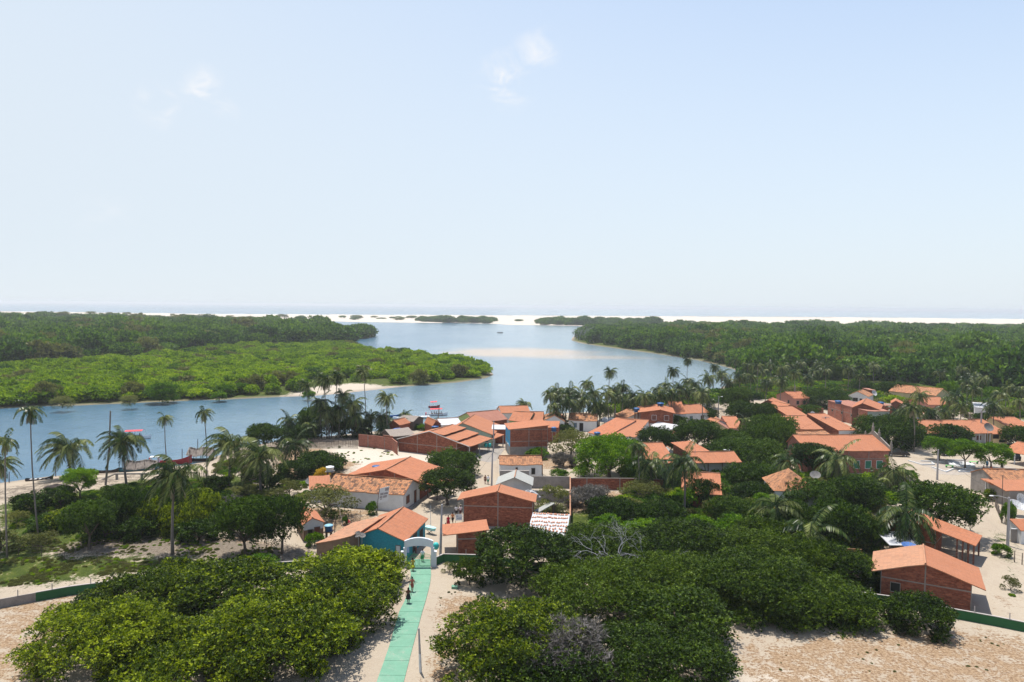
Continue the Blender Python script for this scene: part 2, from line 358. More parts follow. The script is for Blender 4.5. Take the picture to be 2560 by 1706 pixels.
# ================================================================= TERRAIN AND WATER
WZ = -1.5
def poly_w(pts, z): return np.array([[*at(x, y, z)[:2]] for x, y in pts])
def sdist(XY, poly):
    """signed distance, positive inside"""
    x, y = XY[:, 0], XY[:, 1]; d = np.full(len(x), 1e18); ins = np.zeros(len(x), bool)
    for i in range(len(poly)):
        ax, ay = poly[i]; bx, by = poly[(i + 1) % len(poly)]
        ex, ey = bx - ax, by - ay; L = ex * ex + ey * ey + 1e-9
        t = np.clip(((x - ax) * ex + (y - ay) * ey) / L, 0, 1)
        d = np.minimum(d, (x - ax - t * ex) ** 2 + (y - ay - t * ey) ** 2)
        c = ((ay > y) != (by > y)) & (x < (bx - ax) * (y - ay) / (by - ay + 1e-12) + ax)
        ins ^= c
    return np.sqrt(d) * np.where(ins, 1, -1)
river = [(-700, 1245), (-200, 1222), (0, 1208), (65, 1199), (130, 1191), (180, 1188), (245, 1184), (303, 1180), (386, 1171), (473, 1162), (505, 1156),
         (600, 1118), (700, 1103), (850, 1088), (1000, 1072), (1100, 1062), (1190, 1050), (1290, 1040), (1370, 1035), (1470, 1030), (1600, 1004), (1700, 990), (1780, 978),
         (1815, 965), (1838, 950), (1852, 936), (1835, 924), (1800, 914), (1750, 902), (1680, 891), (1620, 882), (1560, 874), (1500, 866), (1450, 858), (1428, 851), (1432, 843), (1470, 832), (1560, 826), (1700, 824), (1700, 818),
         (1600, 817), (1458, 815.5), (1352, 813.5), (1265, 812.5), (1243, 810), (1150, 808.5), (1045, 807.5), (950, 806), (870, 805), (764, 801), (700, 800), (690, 806), (780, 818),
         (860, 835), (935, 838), (925, 845), (905, 848), (882, 852), (878, 862), (885, 876), (936, 882), (1045, 894), (1155, 907), (1210, 922), (1232, 934),
         (1234, 938), (1215, 946), (1150, 956), (1090, 961), (1000, 968), (930, 976), (850, 985), (790, 990), (700, 993), (640, 996), (560, 1000), (480, 1002), (380, 1006), (300, 1010), (200, 1014), (110, 1016), (0, 1022), (-300, 1035), (-900, 1060)]
creek = [(18, 941), (50, 938), (95, 936), (140, 938), (90, 945), (30, 947)]
creek2 = [(140, 925), (200, 921), (235, 922), (190, 929)]
seaP = [(-900, 776), (0, 779), (460, 785), (700, 787), (1100, 788.5), (1540, 791), (2000, 793.5), (2560, 798), (3600, 806)]
RW = poly_w(river, WZ); CW = [poly_w(c, WZ) for c in (creek, creek2)]
sea_w = poly_w(seaP, WZ)
SW = np.vstack([sea_w, [[60000, sea_w[-1][1]], [60000, 90000], [-60000, 90000], [-60000, sea_w[0][1]]]])
HG = {  # ground colour patches drawn on the ground (channel, outline, strength)
 'g': [([(0, 1262), (140, 1240), (260, 1222), (330, 1204), (480, 1192), (600, 1190), (640, 1250), (560, 1330), (400, 1345), (240, 1345), (150, 1365), (100, 1392), (0, 1400)], .9),
       ([(-100, 1392), (120, 1385), (280, 1385), (480, 1390), (640, 1400), (560, 1440), (300, 1440), (130, 1466), (-100, 1486)], .62),
       ([(1350, 1262), (1424, 1255), (1424, 1310), (1340, 1300)], .5), ([(1400, 1290), (1480, 1440), (1560, 1500), (2050, 1560), (2240, 1500), (2240, 1400), (2000, 1250), (1750, 1230)], .95),
       ([(2440, 1320), (2560, 1330), (2560, 1500), (2510, 1440)], .35),
       ([(-900, 1060), (-900, 905), (0, 820), (700, 803), (930, 840), (880, 866), (1150, 905), (1232, 935), (1130, 954), (960, 958), (880, 954), (780, 962), (690, 984), (560, 994), (300, 1004), (0, 1014)], 1.),
       ([(1430, 849), (1500, 863), (1620, 879), (1750, 899), (1850, 930), (1850, 952), (1780, 982), (2000, 1000), (2200, 985), (2560, 1050), (3200, 1060), (3200, 812), (1480, 812)], .9)],
 'b': [([(250, 1352), (420, 1345), (600, 1345), (760, 1370), (700, 1410), (500, 1400), (380, 1385), (250, 1385)], .8),
       ([(670, 1130), (800, 1118), (905, 1160), (830, 1200), (690, 1200)], .6),
       ([(740, 1265), (930, 1270), (960, 1320), (800, 1340), (745, 1300)], .5),
       ([(-60, 1500), (120, 1480), (220, 1478), (215, 1520), (120, 1720), (-60, 1720)], .44),
       ([(1080, 1485), (1130, 1482), (1335, 1483), (1340, 1560), (1190, 1720), (1040, 1720)], .44),
       ([(1830, 1590), (2300, 1560), (2440, 1570), (2700, 1600), (2700, 1760), (1800, 1760)], .47),
       ([(1400, 1230), (1640, 1228), (1700, 1260), (1640, 1300), (1400, 1290)], .55),
       ([(1320, 1135), (1450, 1140), (1450, 1175), (1330, 1175)], .5),
       ([(2450, 1480), (2560, 1490), (2560, 1545), (2480, 1530)], .3)],
 'k': [([(50, 1340), (300, 1335), (480, 1335), (780, 1365), (780, 1402), (600, 1412), (300, 1400), (50, 1380)], .72), ([(560, 1150), (700, 1110), (860, 1090), (1010, 1085), (1060, 1098), (1000, 1128), (860, 1118), (700, 1130), (600, 1180)], .55),
       ([(0, 1023), (300, 1012), (560, 1001), (700, 991), (640, 990), (380, 1000), (0, 1012)], .6),
       ([(940, 974), (1090, 960), (1234, 938), (1200, 932), (1080, 952), (960, 960)], .35),
       ([(1430, 852), (1560, 876), (1750, 904), (1842, 928), (1850, 915), (1700, 885), (1520, 860), (1434, 846)], .6),
       ([(-100, 1245), (0, 1215), (130, 1196), (300, 1186), (480, 1168), (480, 1190), (330, 1204), (140, 1240), (-100, 1275)], .42), ([(200, 1345), (480, 1340), (760, 1370), (700, 1410), (400, 1400), (200, 1380)], .45),
       ([(1560, 1030), (1800, 1000), (2000, 1040), (2000, 1160), (1850, 1200), (1700, 1110)], .35),
       ([(2120, 950), (2600, 990), (2600, 1060), (2100, 1030)], .4)],
 'w': [([(820, 1112), (1130, 1128), (1130, 1170), (1070, 1180), (900, 1180), (820, 1150)], .8),
       ([(690, 992), (790, 964), (880, 954), (990, 957), (1100, 952), (1150, 955), (1000, 967), (850, 984)], .45),
       ([(-900, 779), (700, 787), (2560, 799), (3600, 806), (3600, 824), (1500, 822), (1250, 812), (870, 806), (700, 800), (-900, 800)], 1.),
       ([(1850, 1700), (1940, 1672), (2060, 1690), (2080, 1720), (1850, 1720)], .7)]}
def fan_ground():
    ys = list(np.arange(2300, 1010, -5.0)) + list(np.arange(1010, 860, -2.0)) + list(np.arange(860, 786, -0.7)) + [784, 780, 776, 772]
    rr = [3, 8, 14, 20, 27] + [CAMH * F / (y - 767.5) for y in ys]
    rr = np.array(sorted(set(rr)))
    ang = np.concatenate([np.linspace(-180, -48, 40)[:-1], np.linspace(-48, 48, 700), np.linspace(48, 180, 40)[1:-1]])
    a = np.radians(ang); na, nr_ = len(a), len(rr)
    X = np.outer(rr, np.sin(a)).ravel(); Y = np.outer(rr, np.cos(a)).ravel(); XY = np.stack([X, Y], 1)
    dr = -sdist(XY, RW)
    for c in CW: dr = np.minimum(dr, -sdist(XY, c))
    ds = -sdist(XY, SW)
    near = (Y < 420) & (X > -330) & (X < 400)
    north = Y > 1250
    h = np.where(dr > 0, np.minimum(dr * 0.13, 1.5), np.maximum(dr * 0.12, -3.0))
    # far bank is lower than the village bank
    far_left = (Y > 200) & (X < 40) & (dr > 0) & (Y > 0.2 * -X + 150) & (ds > 0)
    h = np.where(far_left & (X < 30) & (Y > 235), np.minimum(np.maximum(dr, 0) * 0.07, 0.9) , h)
    rng = np.random.default_rng(3)
    und = 0.10 * (np.sin(X * .21 + 1.3) * np.cos(Y * .17) + np.sin(X * .083 + Y * .061))
    h = h + np.where(dr > 6, und * np.clip(Y / 400, 0.12, 1.5), 0)
    dune = np.zeros_like(X)
    for k in range(9):
        kx, ky, ph = rng.uniform(-.03, .03), rng.uniform(-.012, .012), rng.uniform(0, 6.28)
        dune += np.abs(np.sin(X * kx + Y * ky + ph))
    duneband = (Y > 1200) & (dr > 5) & (ds > 30)
    h = h + np.where(duneband, np.clip((dune - 5.0), 0, 3) * 1.3 * np.clip((dr - 5) / 60, 0, 1) * np.clip((ds - 30) / 120, 0, 1), 0)
    z = WZ + h
    z = np.where(ds < 0, WZ + np.maximum(ds * 0.03, -3.5), z)
    z = np.where((ds >= 0) & (ds < 40) & (dr > 0), np.minimum(z, WZ + ds * 0.03), z)
    V = np.stack([X, Y, z], 1)
    i = np.arange((nr_ - 1) * na); r_, c_ = i // na, i % na; c2 = (c_ + 1) % na
    Fq = np.stack([r_ * na + c_, r_ * na + c2, (r_ + 1) * na + c2, (r_ + 1) * na + c_], 1)
    # orientation: normals up
    me = bpy.data.meshes.new('ground')
    cidx = len(V); V = np.vstack([V, [[0, 0, 0]]])
    tri = np.stack([np.full(na, cidx), (np.arange(na) + 1) % na, np.arange(na)], 1)
    nv, nq = len(V), len(Fq)
    me.vertices.add(nv); me.vertices.foreach_set('co', V.astype(np.float32).ravel())
    me.loops.add(nq * 4 + na * 3)
    me.loops.foreach_set('vertex_index', np.concatenate([Fq[:, ::-1].ravel(), tri[:, ::-1].ravel()]).astype(np.int32))
    me.polygons.add(nq + na)
    me.polygons.foreach_set('loop_start', np.concatenate([np.arange(nq) * 4, nq * 4 + np.arange(na) * 3]).astype(np.int32))
    me.update(calc_edges=True); me.validate()
    me.polygons.foreach_set('use_smooth', np.ones(len(me.polygons), dtype=bool))
    if me.polygons[len(me.polygons) // 2].normal.z < 0: me.flip_normals()
    for ch, lst in HG.items():
        val = np.zeros(nv)
        for poly, amt in lst:
            pw = poly_w(poly, 0 if max(p[1] for p in poly) > 1030 else -1.0)
            size = max(np.ptp(pw[:, 0]), np.ptp(pw[:, 1]))
            d = sdist(V[:, :2], pw)
            w = min(max(size * 0.16, 3.0), 14)
            val = np.maximum(val, np.clip(d / w + .5, 0, 1) * amt)
        at_ = me.attributes.new('z_' + ch, 'FLOAT', 'POINT'); at_.data.foreach_set('value', val.astype(np.float32))
    drv = me.attributes.new('shore', 'FLOAT', 'POINT'); drv.data.foreach_set('value', np.append(np.minimum(dr, ds), 50).astype(np.float32))
    me.materials.append(ground_mat())
    return tag(link(bpy.data.objects.new('ground', me)), 'pale sand ground of the village and river banks', None, None, 'structure')
def ground_mat():
    mt, nt, bs = newmat('ground')
    g = nt.nodes.new('ShaderNodeNewGeometry'); pos = g.outputs['Position']
    def A(n):
        a = nt.nodes.new('ShaderNodeAttribute'); a.attribute_name = n; return a.outputs['Fac']
    n_big = noise(nt, 0.06, 5, 0.6, pos); n_mid = noise(nt, 0.6, 6, 0.7, pos, 0.6); n_fine = noise(nt, 3.5, 5, 0.75, pos); n_grain = noise(nt, 14, 3, 0.7, pos)
    sand = ramp(nt, math_(nt, 'ADD', math_(nt, 'MULTIPLY', n_big, 0.5), math_(nt, 'MULTIPLY', n_fine, 0.5)), ((0.3, (0.31, 0.25, 0.19)), (0.6, (0.37, 0.315, 0.245)), (0.75, (0.42, 0.37, 0.30))))
    sand = mixc(nt, mrange(nt, n_grain, 0.55, 0.8, 0, 0.35), sand, (0.24, 0.18, 0.13))
    stain = noise(nt, 0.22, 6, 0.7, pos, 1.2); sand = mixc(nt, mrange(nt, stain, 0.5, 0.72, 0, 0.45), sand, (0.27, 0.21, 0.16))
    wv = nt.nodes.new('ShaderNodeTexNoise'); wv.inputs['Scale'].default_value = 0.9; wv.inputs['Detail'].default_value = 3; nt.links.new(texco(nt, 'Object', (3.2, .22, 1)), wv.inputs['Vector'])
    sand = mixc(nt, mrange(nt, wv.outputs['Fac'], 0.6, 0.72, 0, 0.3), sand, (0.27, 0.21, 0.16))
    def mask(v, soft=0.16, nn=None, amp=1.0):
        s = math_(nt, 'ADD', math_(nt, 'MULTIPLY', n_mid, 0.55 * amp), math_(nt, 'MULTIPLY', n_fine, 0.45 * amp))
        # covers where value exceeds noise
        s = mrange(nt, s, 0.3, 0.7)
        return mrange(nt, math_(nt, 'SUBTRACT', math_(nt, 'MULTIPLY', v, 1.25), s), -soft * .5, soft * .5)
    white = mixc(nt, mrange(nt, n_fine, 0.4, 0.8), (0.50, 0.45, 0.385), (0.42, 0.36, 0.29))
    c = mixc(nt, math_(nt, 'MULTIPLY', A('z_w'), 1.0), sand, white)
    brown = ramp(nt, n_fine, ((0.35, (0.13, 0.075, 0.045)), (0.52, (0.28, 0.195, 0.12)), (0.72, (0.36, 0.26, 0.17))))
    c = mixc(nt, mask(A('z_b')), c, brown)
    mud = ramp(nt, n_fine, ((0.35, (0.10, 0.08, 0.06)), (0.6, (0.2, 0.165, 0.13)), (0.8, (0.34, 0.29, 0.23))))
    c = mixc(nt, mask(A('z_k')), c, mud)
    grass = ramp(nt, math_(nt, 'ADD', math_(nt, 'MULTIPLY', n_mid, 0.6), math_(nt, 'MULTIPLY', n_fine, 0.4)), ((0.35, (0.018, 0.032, 0.008)), (0.52, (0.055, 0.075, 0.012)), (0.68, (0.16, 0.15, 0.04))))
    c = mixc(nt, mask(A('z_g')), c, grass)
    wet = mrange(nt, A('shore'), 1.0, 5.0, 0.6, 0.0)
    c = mixc(nt, wet, c, (0.22, 0.18, 0.14))
    nt.links.new(c, bs.inputs['Base Color']); bs.inputs['Roughness'].default_value = 0.95; bs.inputs['Specular IOR Level'].default_value = 0.1
    h = math_(nt, 'ADD', n_fine, math_(nt, 'MULTIPLY', n_mid, 0.8))
    bump(nt, bs, h, 0.9, 0.13)
    return mt
ground = fan_ground()
def water_mat():
    mt, nt, bs = newmat('water')
    g = nt.nodes.new('ShaderNodeNewGeometry'); pos = g.outputs['Position']
    big = noise(nt, 0.012, 4, 0.6, pos)
    c = mixc(nt, mrange(nt, big, 0.35, 0.7), (0.045, 0.11, 0.175), (0.075, 0.15, 0.21))
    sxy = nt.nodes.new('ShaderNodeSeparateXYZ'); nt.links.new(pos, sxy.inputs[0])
    sky_sheen = mrange(nt, math_(nt, 'ADD', sxy.outputs[0], math_(nt, 'MULTIPLY', big, 90)), -70, 60, 0, .75, True)
    c = mixc(nt, sky_sheen, c, (0.21, 0.27, 0.30))  # pale sky reflection towards mid-river, painted into the water's base colour
    # pale shoal where the river bed comes close to the surface
    sh = at(1300, 882, WZ)
    def ell(cx, cy, rx, ry, ang=0):
        mp = nt.nodes.new('ShaderNodeMapping'); mp.vector_type = 'TEXTURE'; nt.links.new(pos, mp.inputs[0])
        mp.inputs['Location'].default_value = (cx, cy, WZ); mp.inputs['Scale'].default_value = (rx, ry, 1000); mp.inputs['Rotation'].default_value = (0, 0, ang)
        ln = nt.nodes.new('ShaderNodeVectorMath'); ln.operation = 'LENGTH'; nt.links.new(mp.outputs[0], ln.inputs[0]); return ln.outputs['Value']
    nm = noise(nt, 0.02, 5, 0.65, pos)
    e1 = math_(nt, 'ADD', ell(sh.x, sh.y, 62, 62, 0), math_(nt, 'MULTIPLY', math_(nt, 'SUBTRACT', nm, 0.5), 1.1))
    s2 = at(1395, 892, WZ)
    e2 = math_(nt, 'ADD', ell(s2.x, s2.y, 66, 26, R(-6)), math_(nt, 'MULTIPLY', math_(nt, 'SUBTRACT', nm, 0.5), 1.1))
    m1 = mrange(nt, e1, 0.4, 1.2, 1.0, 0, True); m2 = mrange(nt, e2, 0.3, 1.2, 0.7, 0, True)
    m = math_(nt, 'MAXIMUM', m1, m2)
    c = mixc(nt, m, c, (0.40, 0.31, 0.22))
    nt.links.new(c, bs.inputs['Base Color'])
    bs.inputs['IOR'].default_value = 1.33; bs.inputs['Specular IOR Level'].default_value = 0.5
    patch = noise(nt, 0.018, 4, 0.6, texco(nt, 'Object', (1, 0.45, 1)))
    bs.inputs['Roughness'].default_value = 0.16
    w1 = noise(nt, 1.1, 4, 0.65, texco(nt, 'Object', (1, 1.5, 1))); w2 = noise(nt, 0.22, 3, 0.6, pos)
    n = nt.nodes.new('ShaderNodeBump'); n.inputs['Distance'].default_value = 0.35
    nt.links.new(mrange(nt, patch, 0.35, 0.65, 0.35, 1.0), n.inputs['Strength'])
    nt.links.new(math_(nt, 'ADD', math_(nt, 'MULTIPLY', w1, 0.6), w2), n.inputs['Height']); nt.links.new(n.outputs[0], bs.inputs['Normal'])
    return mt
def sheet(name, pts, z, mat):
    mb = MB(); mb.face([(p[0], p[1], z) for p in pts]); return mb.build(name, mat)
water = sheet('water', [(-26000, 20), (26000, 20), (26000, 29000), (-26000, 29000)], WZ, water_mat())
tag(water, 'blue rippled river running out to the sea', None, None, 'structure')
# surf line on the ocean side of the beach
plain('foam', (0.8, 0.8, 0.8), 0.1, 0.6, 0.05)
mb = MB(); random.seed(5)
for line, wmin, wmax in ((0, 14, 40), (1, 6, 22)):
    prev = None
    for i in range(len(seaP) - 1):
        for t in np.linspace(0, 1, 14, endpoint=False):
            x = seaP[i][0] * (1 - t) + seaP[i + 1][0] * t; y = seaP[i][1] * (1 - t) + seaP[i + 1][1] * t
            p = at(x, y, WZ); off = 6 + line * 90 + random.uniform(-5, 5); w = random.uniform(wmin, wmax) * (0 if line and random.random() < .4 else 1) + .5
            cur = (Vector((p.x, p.y + off, WZ + .05)), Vector((p.x, p.y + off + w, WZ + .05)))
            if prev: mb.face([prev[0], cur[0], cur[1], prev[1]])
            prev = cur
tag(mb.build('surf', M_('foam')), 'white surf breaking along the ocean beach', 'surf', None, 'stuff')
# ================================================================= FOLIAGE GEOMETRY
def quads_mesh(name, C, U, W, val, mat, extra=None):
    """leaf quads: centre C, half-axes U, W ; val per leaf"""
    n = len(C)
    V = np.empty((n, 4, 3)); V[:, 0] = C - U; V[:, 1] = C - W; V[:, 2] = C + U * 1.1; V[:, 3] = C + W
    me = bpy.data.meshes.new(name); me.vertices.add(n * 4); me.vertices.foreach_set('co', V.astype(np.float32).ravel())
    me.loops.add(n * 4); me.loops.foreach_set('vertex_index', np.arange(n * 4, dtype=np.int32))
    me.polygons.add(n); me.polygons.foreach_set('loop_start', np.arange(n, dtype=np.int32) * 4)
    me.update(calc_edges=True)
    at_ = me.attributes.new('v', 'FLOAT', 'FACE'); at_.data.foreach_set('value', val.astype(np.float32))
    me.materials.append(mat); return me
def crown_mesh(name, mat, Rr=4.0, V=3.0, lobes=16, clusters=2200, per=6, leaf=0.2, seed=1, flat=1.0, spread=0.72, lobe_r=(0.3, 0.5), inner=0.35, gaps=0.15, tuft=0.22):
    """crown centred on its own middle: lobes on a dome, leaf rosettes over each lobe plus inner leaves"""
    rg = np.random.default_rng(seed)
    lc = []
    for i in range(lobes):
        a = i * 2.39996 + rg.uniform(-.4, .4); k = math.sqrt((i + .5) / lobes)
        rad = k * spread * Rr; zz = math.sqrt(max(0, 1 - (k * .95) ** 2)) * V * 0.62 * flat + rg.uniform(-.18, .18) * V - V * 0.1
        lc.append((rad * math.cos(a), rad * math.sin(a), zz, rg.uniform(*lobe_r) * Rr))
    for i in range(int(lobes * .8)):      # lower skirt
        a = rg.uniform(0, 6.283); rad = rg.uniform(.55, .86) * Rr
        lc.append((rad * math.cos(a), rad * math.sin(a), rg.uniform(-.72, .1) * V, rg.uniform(*lobe_r) * Rr * .85))
    lc = np.array(lc)
    w = lc[:, 3] ** 2; idx = rg.choice(len(lc), clusters, p=w / w.sum())
    d = rg.normal(size=(clusters, 3)); d[:, 2] += 0.35; d /= np.linalg.norm(d, axis=1)[:, None]
    vr = V / Rr
    rad = lc[idx, 3] * (1 + rg.normal(0, .13, clusters)); isin = rg.random(clusters) < inner
    rad = np.where(isin, rad * rg.uniform(.2, .85, clusters), rad)
    sc = np.stack([np.ones(clusters), np.ones(clusters), np.full(clusters, max(.55, min(1, vr * 1.1)))], 1)
    c = lc[idx, :3] + d * rad[:, None] * sc
    # remove patches for gaps
    g = np.sin(c[:, 0] * 5 / Rr + seed) * np.cos(c[:, 1] * 5.3 / Rr) + np.sin(c[:, 2] * 7 / Rr + c[:, 0] * 3 / Rr)
    keep = (g > -1.9 + gaps * 4) | (rg.random(clusters) < .5)
    keep &= c[:, 2] > -V * 1.02
    c, d, isin, idx = c[keep], d[keep], isin[keep], idx[keep]
    n = len(c); lobeval = rg.random(len(lc))
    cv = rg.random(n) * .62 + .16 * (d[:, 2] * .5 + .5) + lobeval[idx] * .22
    C = np.repeat(c, per, 0); D = np.repeat(d, per, 0); cv = np.repeat(cv, per)
    o = rg.normal(size=C.shape); o /= np.linalg.norm(o, axis=1)[:, None]
    o = o + D * 0.6 + np.array([0, 0, .25]); o /= np.linalg.norm(o, axis=1)[:, None]
    s = leaf * rg.uniform(.6, 1.25, len(C))
    C = C + o * (tuft * rg.uniform(.3, 1, len(C)))[:, None]
    r2 = rg.normal(size=C.shape); W = np.cross(o, r2); W /= np.linalg.norm(W, axis=1)[:, None] + 1e-9
    U = o * (s * .5)[:, None]; W = W * (s * .27)[:, None]
    val = np.clip(cv + rg.normal(0, .1, len(C)), 0, 1)
    return quads_mesh(name, C, U, W, val, mat)
# ---- far woods: crowns instanced on points (uncountable mass)
kinds = bpy.data.collections.new('crown_kinds')
def far_kind(name, mat, seed, **k):
    me = crown_mesh(name, mat, Rr=5, seed=seed, **k); o = bpy.data.objects.new(name, me); kinds.objects.link(o); return o
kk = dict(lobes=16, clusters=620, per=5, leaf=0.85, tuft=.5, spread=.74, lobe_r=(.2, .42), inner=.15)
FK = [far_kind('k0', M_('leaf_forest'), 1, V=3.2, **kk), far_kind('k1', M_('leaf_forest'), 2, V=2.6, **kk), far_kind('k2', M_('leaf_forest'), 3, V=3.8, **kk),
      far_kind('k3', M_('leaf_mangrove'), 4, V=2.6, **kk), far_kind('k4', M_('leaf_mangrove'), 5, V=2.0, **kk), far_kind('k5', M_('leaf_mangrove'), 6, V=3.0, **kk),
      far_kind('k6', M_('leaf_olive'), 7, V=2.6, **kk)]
def wood(name, pts, scl, idx, label):
    me = bpy.data.meshes.new(name); n = len(pts)
    me.vertices.add(n); me.vertices.foreach_set('co', np.asarray(pts, dtype=np.float32).ravel())
    a = me.attributes.new('scl', 'FLOAT_VECTOR', 'POINT'); a.data.foreach_set('vector', np.asarray(scl, dtype=np.float32).ravel())
    a = me.attributes.new('idx', 'INT', 'POINT'); a.data.foreach_set('value', np.asarray(idx, dtype=np.int32))
    rg = np.random.default_rng(n); rot = np.zeros((n, 3)); rot[:, 2] = rg.uniform(0, 6.28, n)
    a = me.attributes.new('rot', 'FLOAT_VECTOR', 'POINT'); a.data.foreach_set('vector', rot.astype(np.float32).ravel())
    o = link(bpy.data.objects.new(name, me))
    ng = bpy.data.node_groups.new(name, 'GeometryNodeTree')
    ng.interface.new_socket('Geometry', in_out='INPUT', socket_type='NodeSocketGeometry'); ng.interface.new_socket('Geometry', in_out='OUTPUT', socket_type='NodeSocketGeometry')
    gi = ng.nodes.new('NodeGroupInput'); go = ng.nodes.new('NodeGroupOutput')
    ip = ng.nodes.new('GeometryNodeInstanceOnPoints'); ci = ng.nodes.new('GeometryNodeCollectionInfo')
    ci.inputs['Collection'].default_value = kinds; ci.inputs['Separate Children'].default_value = True; ci.inputs['Reset Children'].default_value = True
    ip.inputs['Pick Instance'].default_value = True
    def na(nm, t):
        x = ng.nodes.new('GeometryNodeInputNamedAttribute'); x.data_type = t; x.inputs['Name'].default_value = nm; return x.outputs['Attribute']
    L = ng.links.new
    mtp = ng.nodes.new('GeometryNodeMeshToPoints'); L(gi.outputs[0], mtp.inputs[0])
    L(mtp.outputs[0], ip.inputs['Points']); L(ci.outputs[0], ip.inputs['Instance']); L(na('idx', 'INT'), ip.inputs['Instance Index'])
    L(na('scl', 'FLOAT_VECTOR'), ip.inputs['Scale']); L(na('rot', 'FLOAT_VECTOR'), ip.inputs['Rotation']); L(ip.outputs[0], go.inputs[0])
    md = o.modifiers.new('scatter', 'NODES'); md.node_group = ng
    return tag(o, label, 'trees', None, 'stuff')
def fill(polypx, z, spacing, seed, ymax=None, off=1.5):
    pw = poly_w(polypx, z); rg = np.random.default_rng(seed)
    x0, y0 = pw.min(0); x1, y1 = pw.max(0)
    # jittered grid, spacing grows with distance
    out = []
    y = y0
    while y < y1:
        s = spacing(y); xs = np.arange(x0, x1, s); xs = xs + rg.uniform(-.45, .45, len(xs)) * s
        out.append(np.stack([xs, y + rg.uniform(-.45, .45, len(xs)) * s, np.full(len(xs), s)], 1)); y += s * .87
    p = np.vstack(out); d = sdist(p[:, :2], pw); p = p[d > off]
    ok = -sdist(p[:, :2], RW) > 3.0
    for c in CW: ok &= -sdist(p[:, :2], c) > 1.5
    a = np.abs(p[:, 0]) / p[:, 1] < 0.92
    return p[ok & a]
rg = np.random.default_rng(11)
# left bank: dark tall wood at the back, bright mangrove in front
backL = [(-500, 806), (0, 806), (200, 807), (400, 809), (520, 814), (640, 818), (700, 824), (770, 830), (860, 838), (935, 838), (900, 850), (870, 866), (620, 872), (520, 880), (340, 900), (150, 915), (0, 925), (-500, 950)]
p1 = fill(backL, -1, lambda y: 9.5 + y * .001, 1)
frontL = [(-600, 960), (0, 925), (150, 915), (340, 900), (520, 880), (620, 872), (870, 866), (936, 884), (1045, 896), (1155, 909), (1210, 924), (1228, 934), (1180, 944), (1090, 950), (1000, 950), (900, 948), (830, 950), (780, 950), (700, 958), (660, 960), (620, 980), (560, 992), (480, 996), (380, 1000), (250, 1005), (100, 1011), (0, 1016), (-600, 1030)]
p2 = fill(frontL, -1, lambda y: 3.8 + y * .003, 2)
p3 = fill([(500, 992), (560, 975), (620, 968), (740, 962), (760, 980), (700, 986), (600, 992)], -1, lambda y: 8, 3)
p4 = fill([(930, 962), (1000, 955), (1100, 948), (1180, 945), (1140, 955), (1000, 964)], -1, lambda y: 8, 4)
p3 = np.vstack([p3, p4, fill([(0, 1014), (300, 1003), (480, 994), (480, 988), (300, 995), (0, 1006)], -1, lambda y: 9, 14)])
def pack(p, kindsel, r0_, hs, zb=-1.0, seed=0, low=False):
    rg = np.random.default_rng(seed); n = len(p)
    s = p[:, 2] / 5 * .82 * rg.uniform(.8, 1.35, n) * r0_; sz = s * hs * rg.uniform(.75, 1.3, n)
    big = (rg.random(n) < .18) & (not low); s = np.where(big, s * 1.35, s); sz = sz * np.where(big, 1.3, 1) * (1 if low else np.interp(p[:, 1], [250, 450, 1050], [1.45, 1.3, .95]))
    return np.stack([p[:, 0], p[:, 1], zb + sz * 2.6], 1), np.stack([s, s, sz], 1), rg.choice(kindsel, n)
def rise(P_, f):
    P_[:, 2] += f(P_[:, 0], P_[:, 1]); return P_
A1 = pack(p1, [0, 1, 2, 0, 1, 2, 0, 1, 2, 0, 1, 2, 6], 1.0, .8, seed=1)
hl = lambda x, y: 2.5 * np.clip((y - 380) / 300, 0, 1) * np.clip((-x - 150) / 150, 0.25, 1)
A1 = (rise(A1[0], hl), A1[1], A1[2])
A2 = pack(p2, [3, 4, 5, 3, 4, 5, 3, 4, 5, 6, 1], 1.0, .8, seed=2, low=True)
A3 = pack(p3, [3, 4, 6], .55, .8, seed=3)
def cat_(L_): return [np.concatenate([a[i] for a in L_]) for i in range(3)]
a = cat_([A1, A2, A3]); wood('mangrove_wood', a[0], a[1], a[2], 'green mangrove wood covering the far river bank on the left')
rightF = [(1440, 846), (1500, 860), (1560, 868), (1620, 876), (1680, 884), (1750, 895), (1800, 906), (1850, 925), (1870, 948), (1960, 950), (2100, 950), (2300, 962), (2560, 1000), (3000, 1040), (3000, 836), (2560, 830), (2200, 827), (1900, 824), (1700, 822), (1640, 830), (1480, 832)]
p5 = fill(rightF, -.5, lambda y: 9.0 + y * .0015, 6)
A5 = pack(p5, [0, 1, 2, 0, 1, 2, 0, 1, 2, 0, 1, 2, 6], 1.0, .78, -.5, seed=5)
A5 = (rise(A5[0], lambda x, y: 0.0 * np.clip((y - 380) / 200, 0, 1)), A5[1], A5[2])
wood('forest', A5[0], A5[1], A5[2], 'dense dark green forest behind the village on the right')
isl = fill([(1045, 806.2), (1243, 809), (1240, 804.5), (1046, 802)], -1, lambda y: 16, 8, off=0)
isl2 = fill([(1345, 813), (1458, 815), (1640, 818), (1640, 812), (1400, 808), (1350, 809)], -1, lambda y: 18, 9, off=0)
AI = pack(np.vstack([isl, isl2]), [0, 1, 2], .6, .9, -1.0, seed=8)
wood('mangrove_wood', AI[0], AI[1], AI[2], 'small green mangrove clumps at the edge of the white dunes')
ds_ = fill([(690, 798), (1040, 804), (1040, 796), (690, 792)], 0, lambda y: 45, 10, off=0)
ds2 = fill([(1250, 808), (2560, 822), (2560, 814), (1250, 803)], 0, lambda y: 48, 13, off=0)
ds_ = np.vstack([ds_, ds2]); ds_ = ds_[np.random.default_rng(4).random(len(ds_)) < .45]; ds_[:, 2] = 12
AD = pack(ds_, [0, 1, 6], .8, .45, 0.6, seed=9)
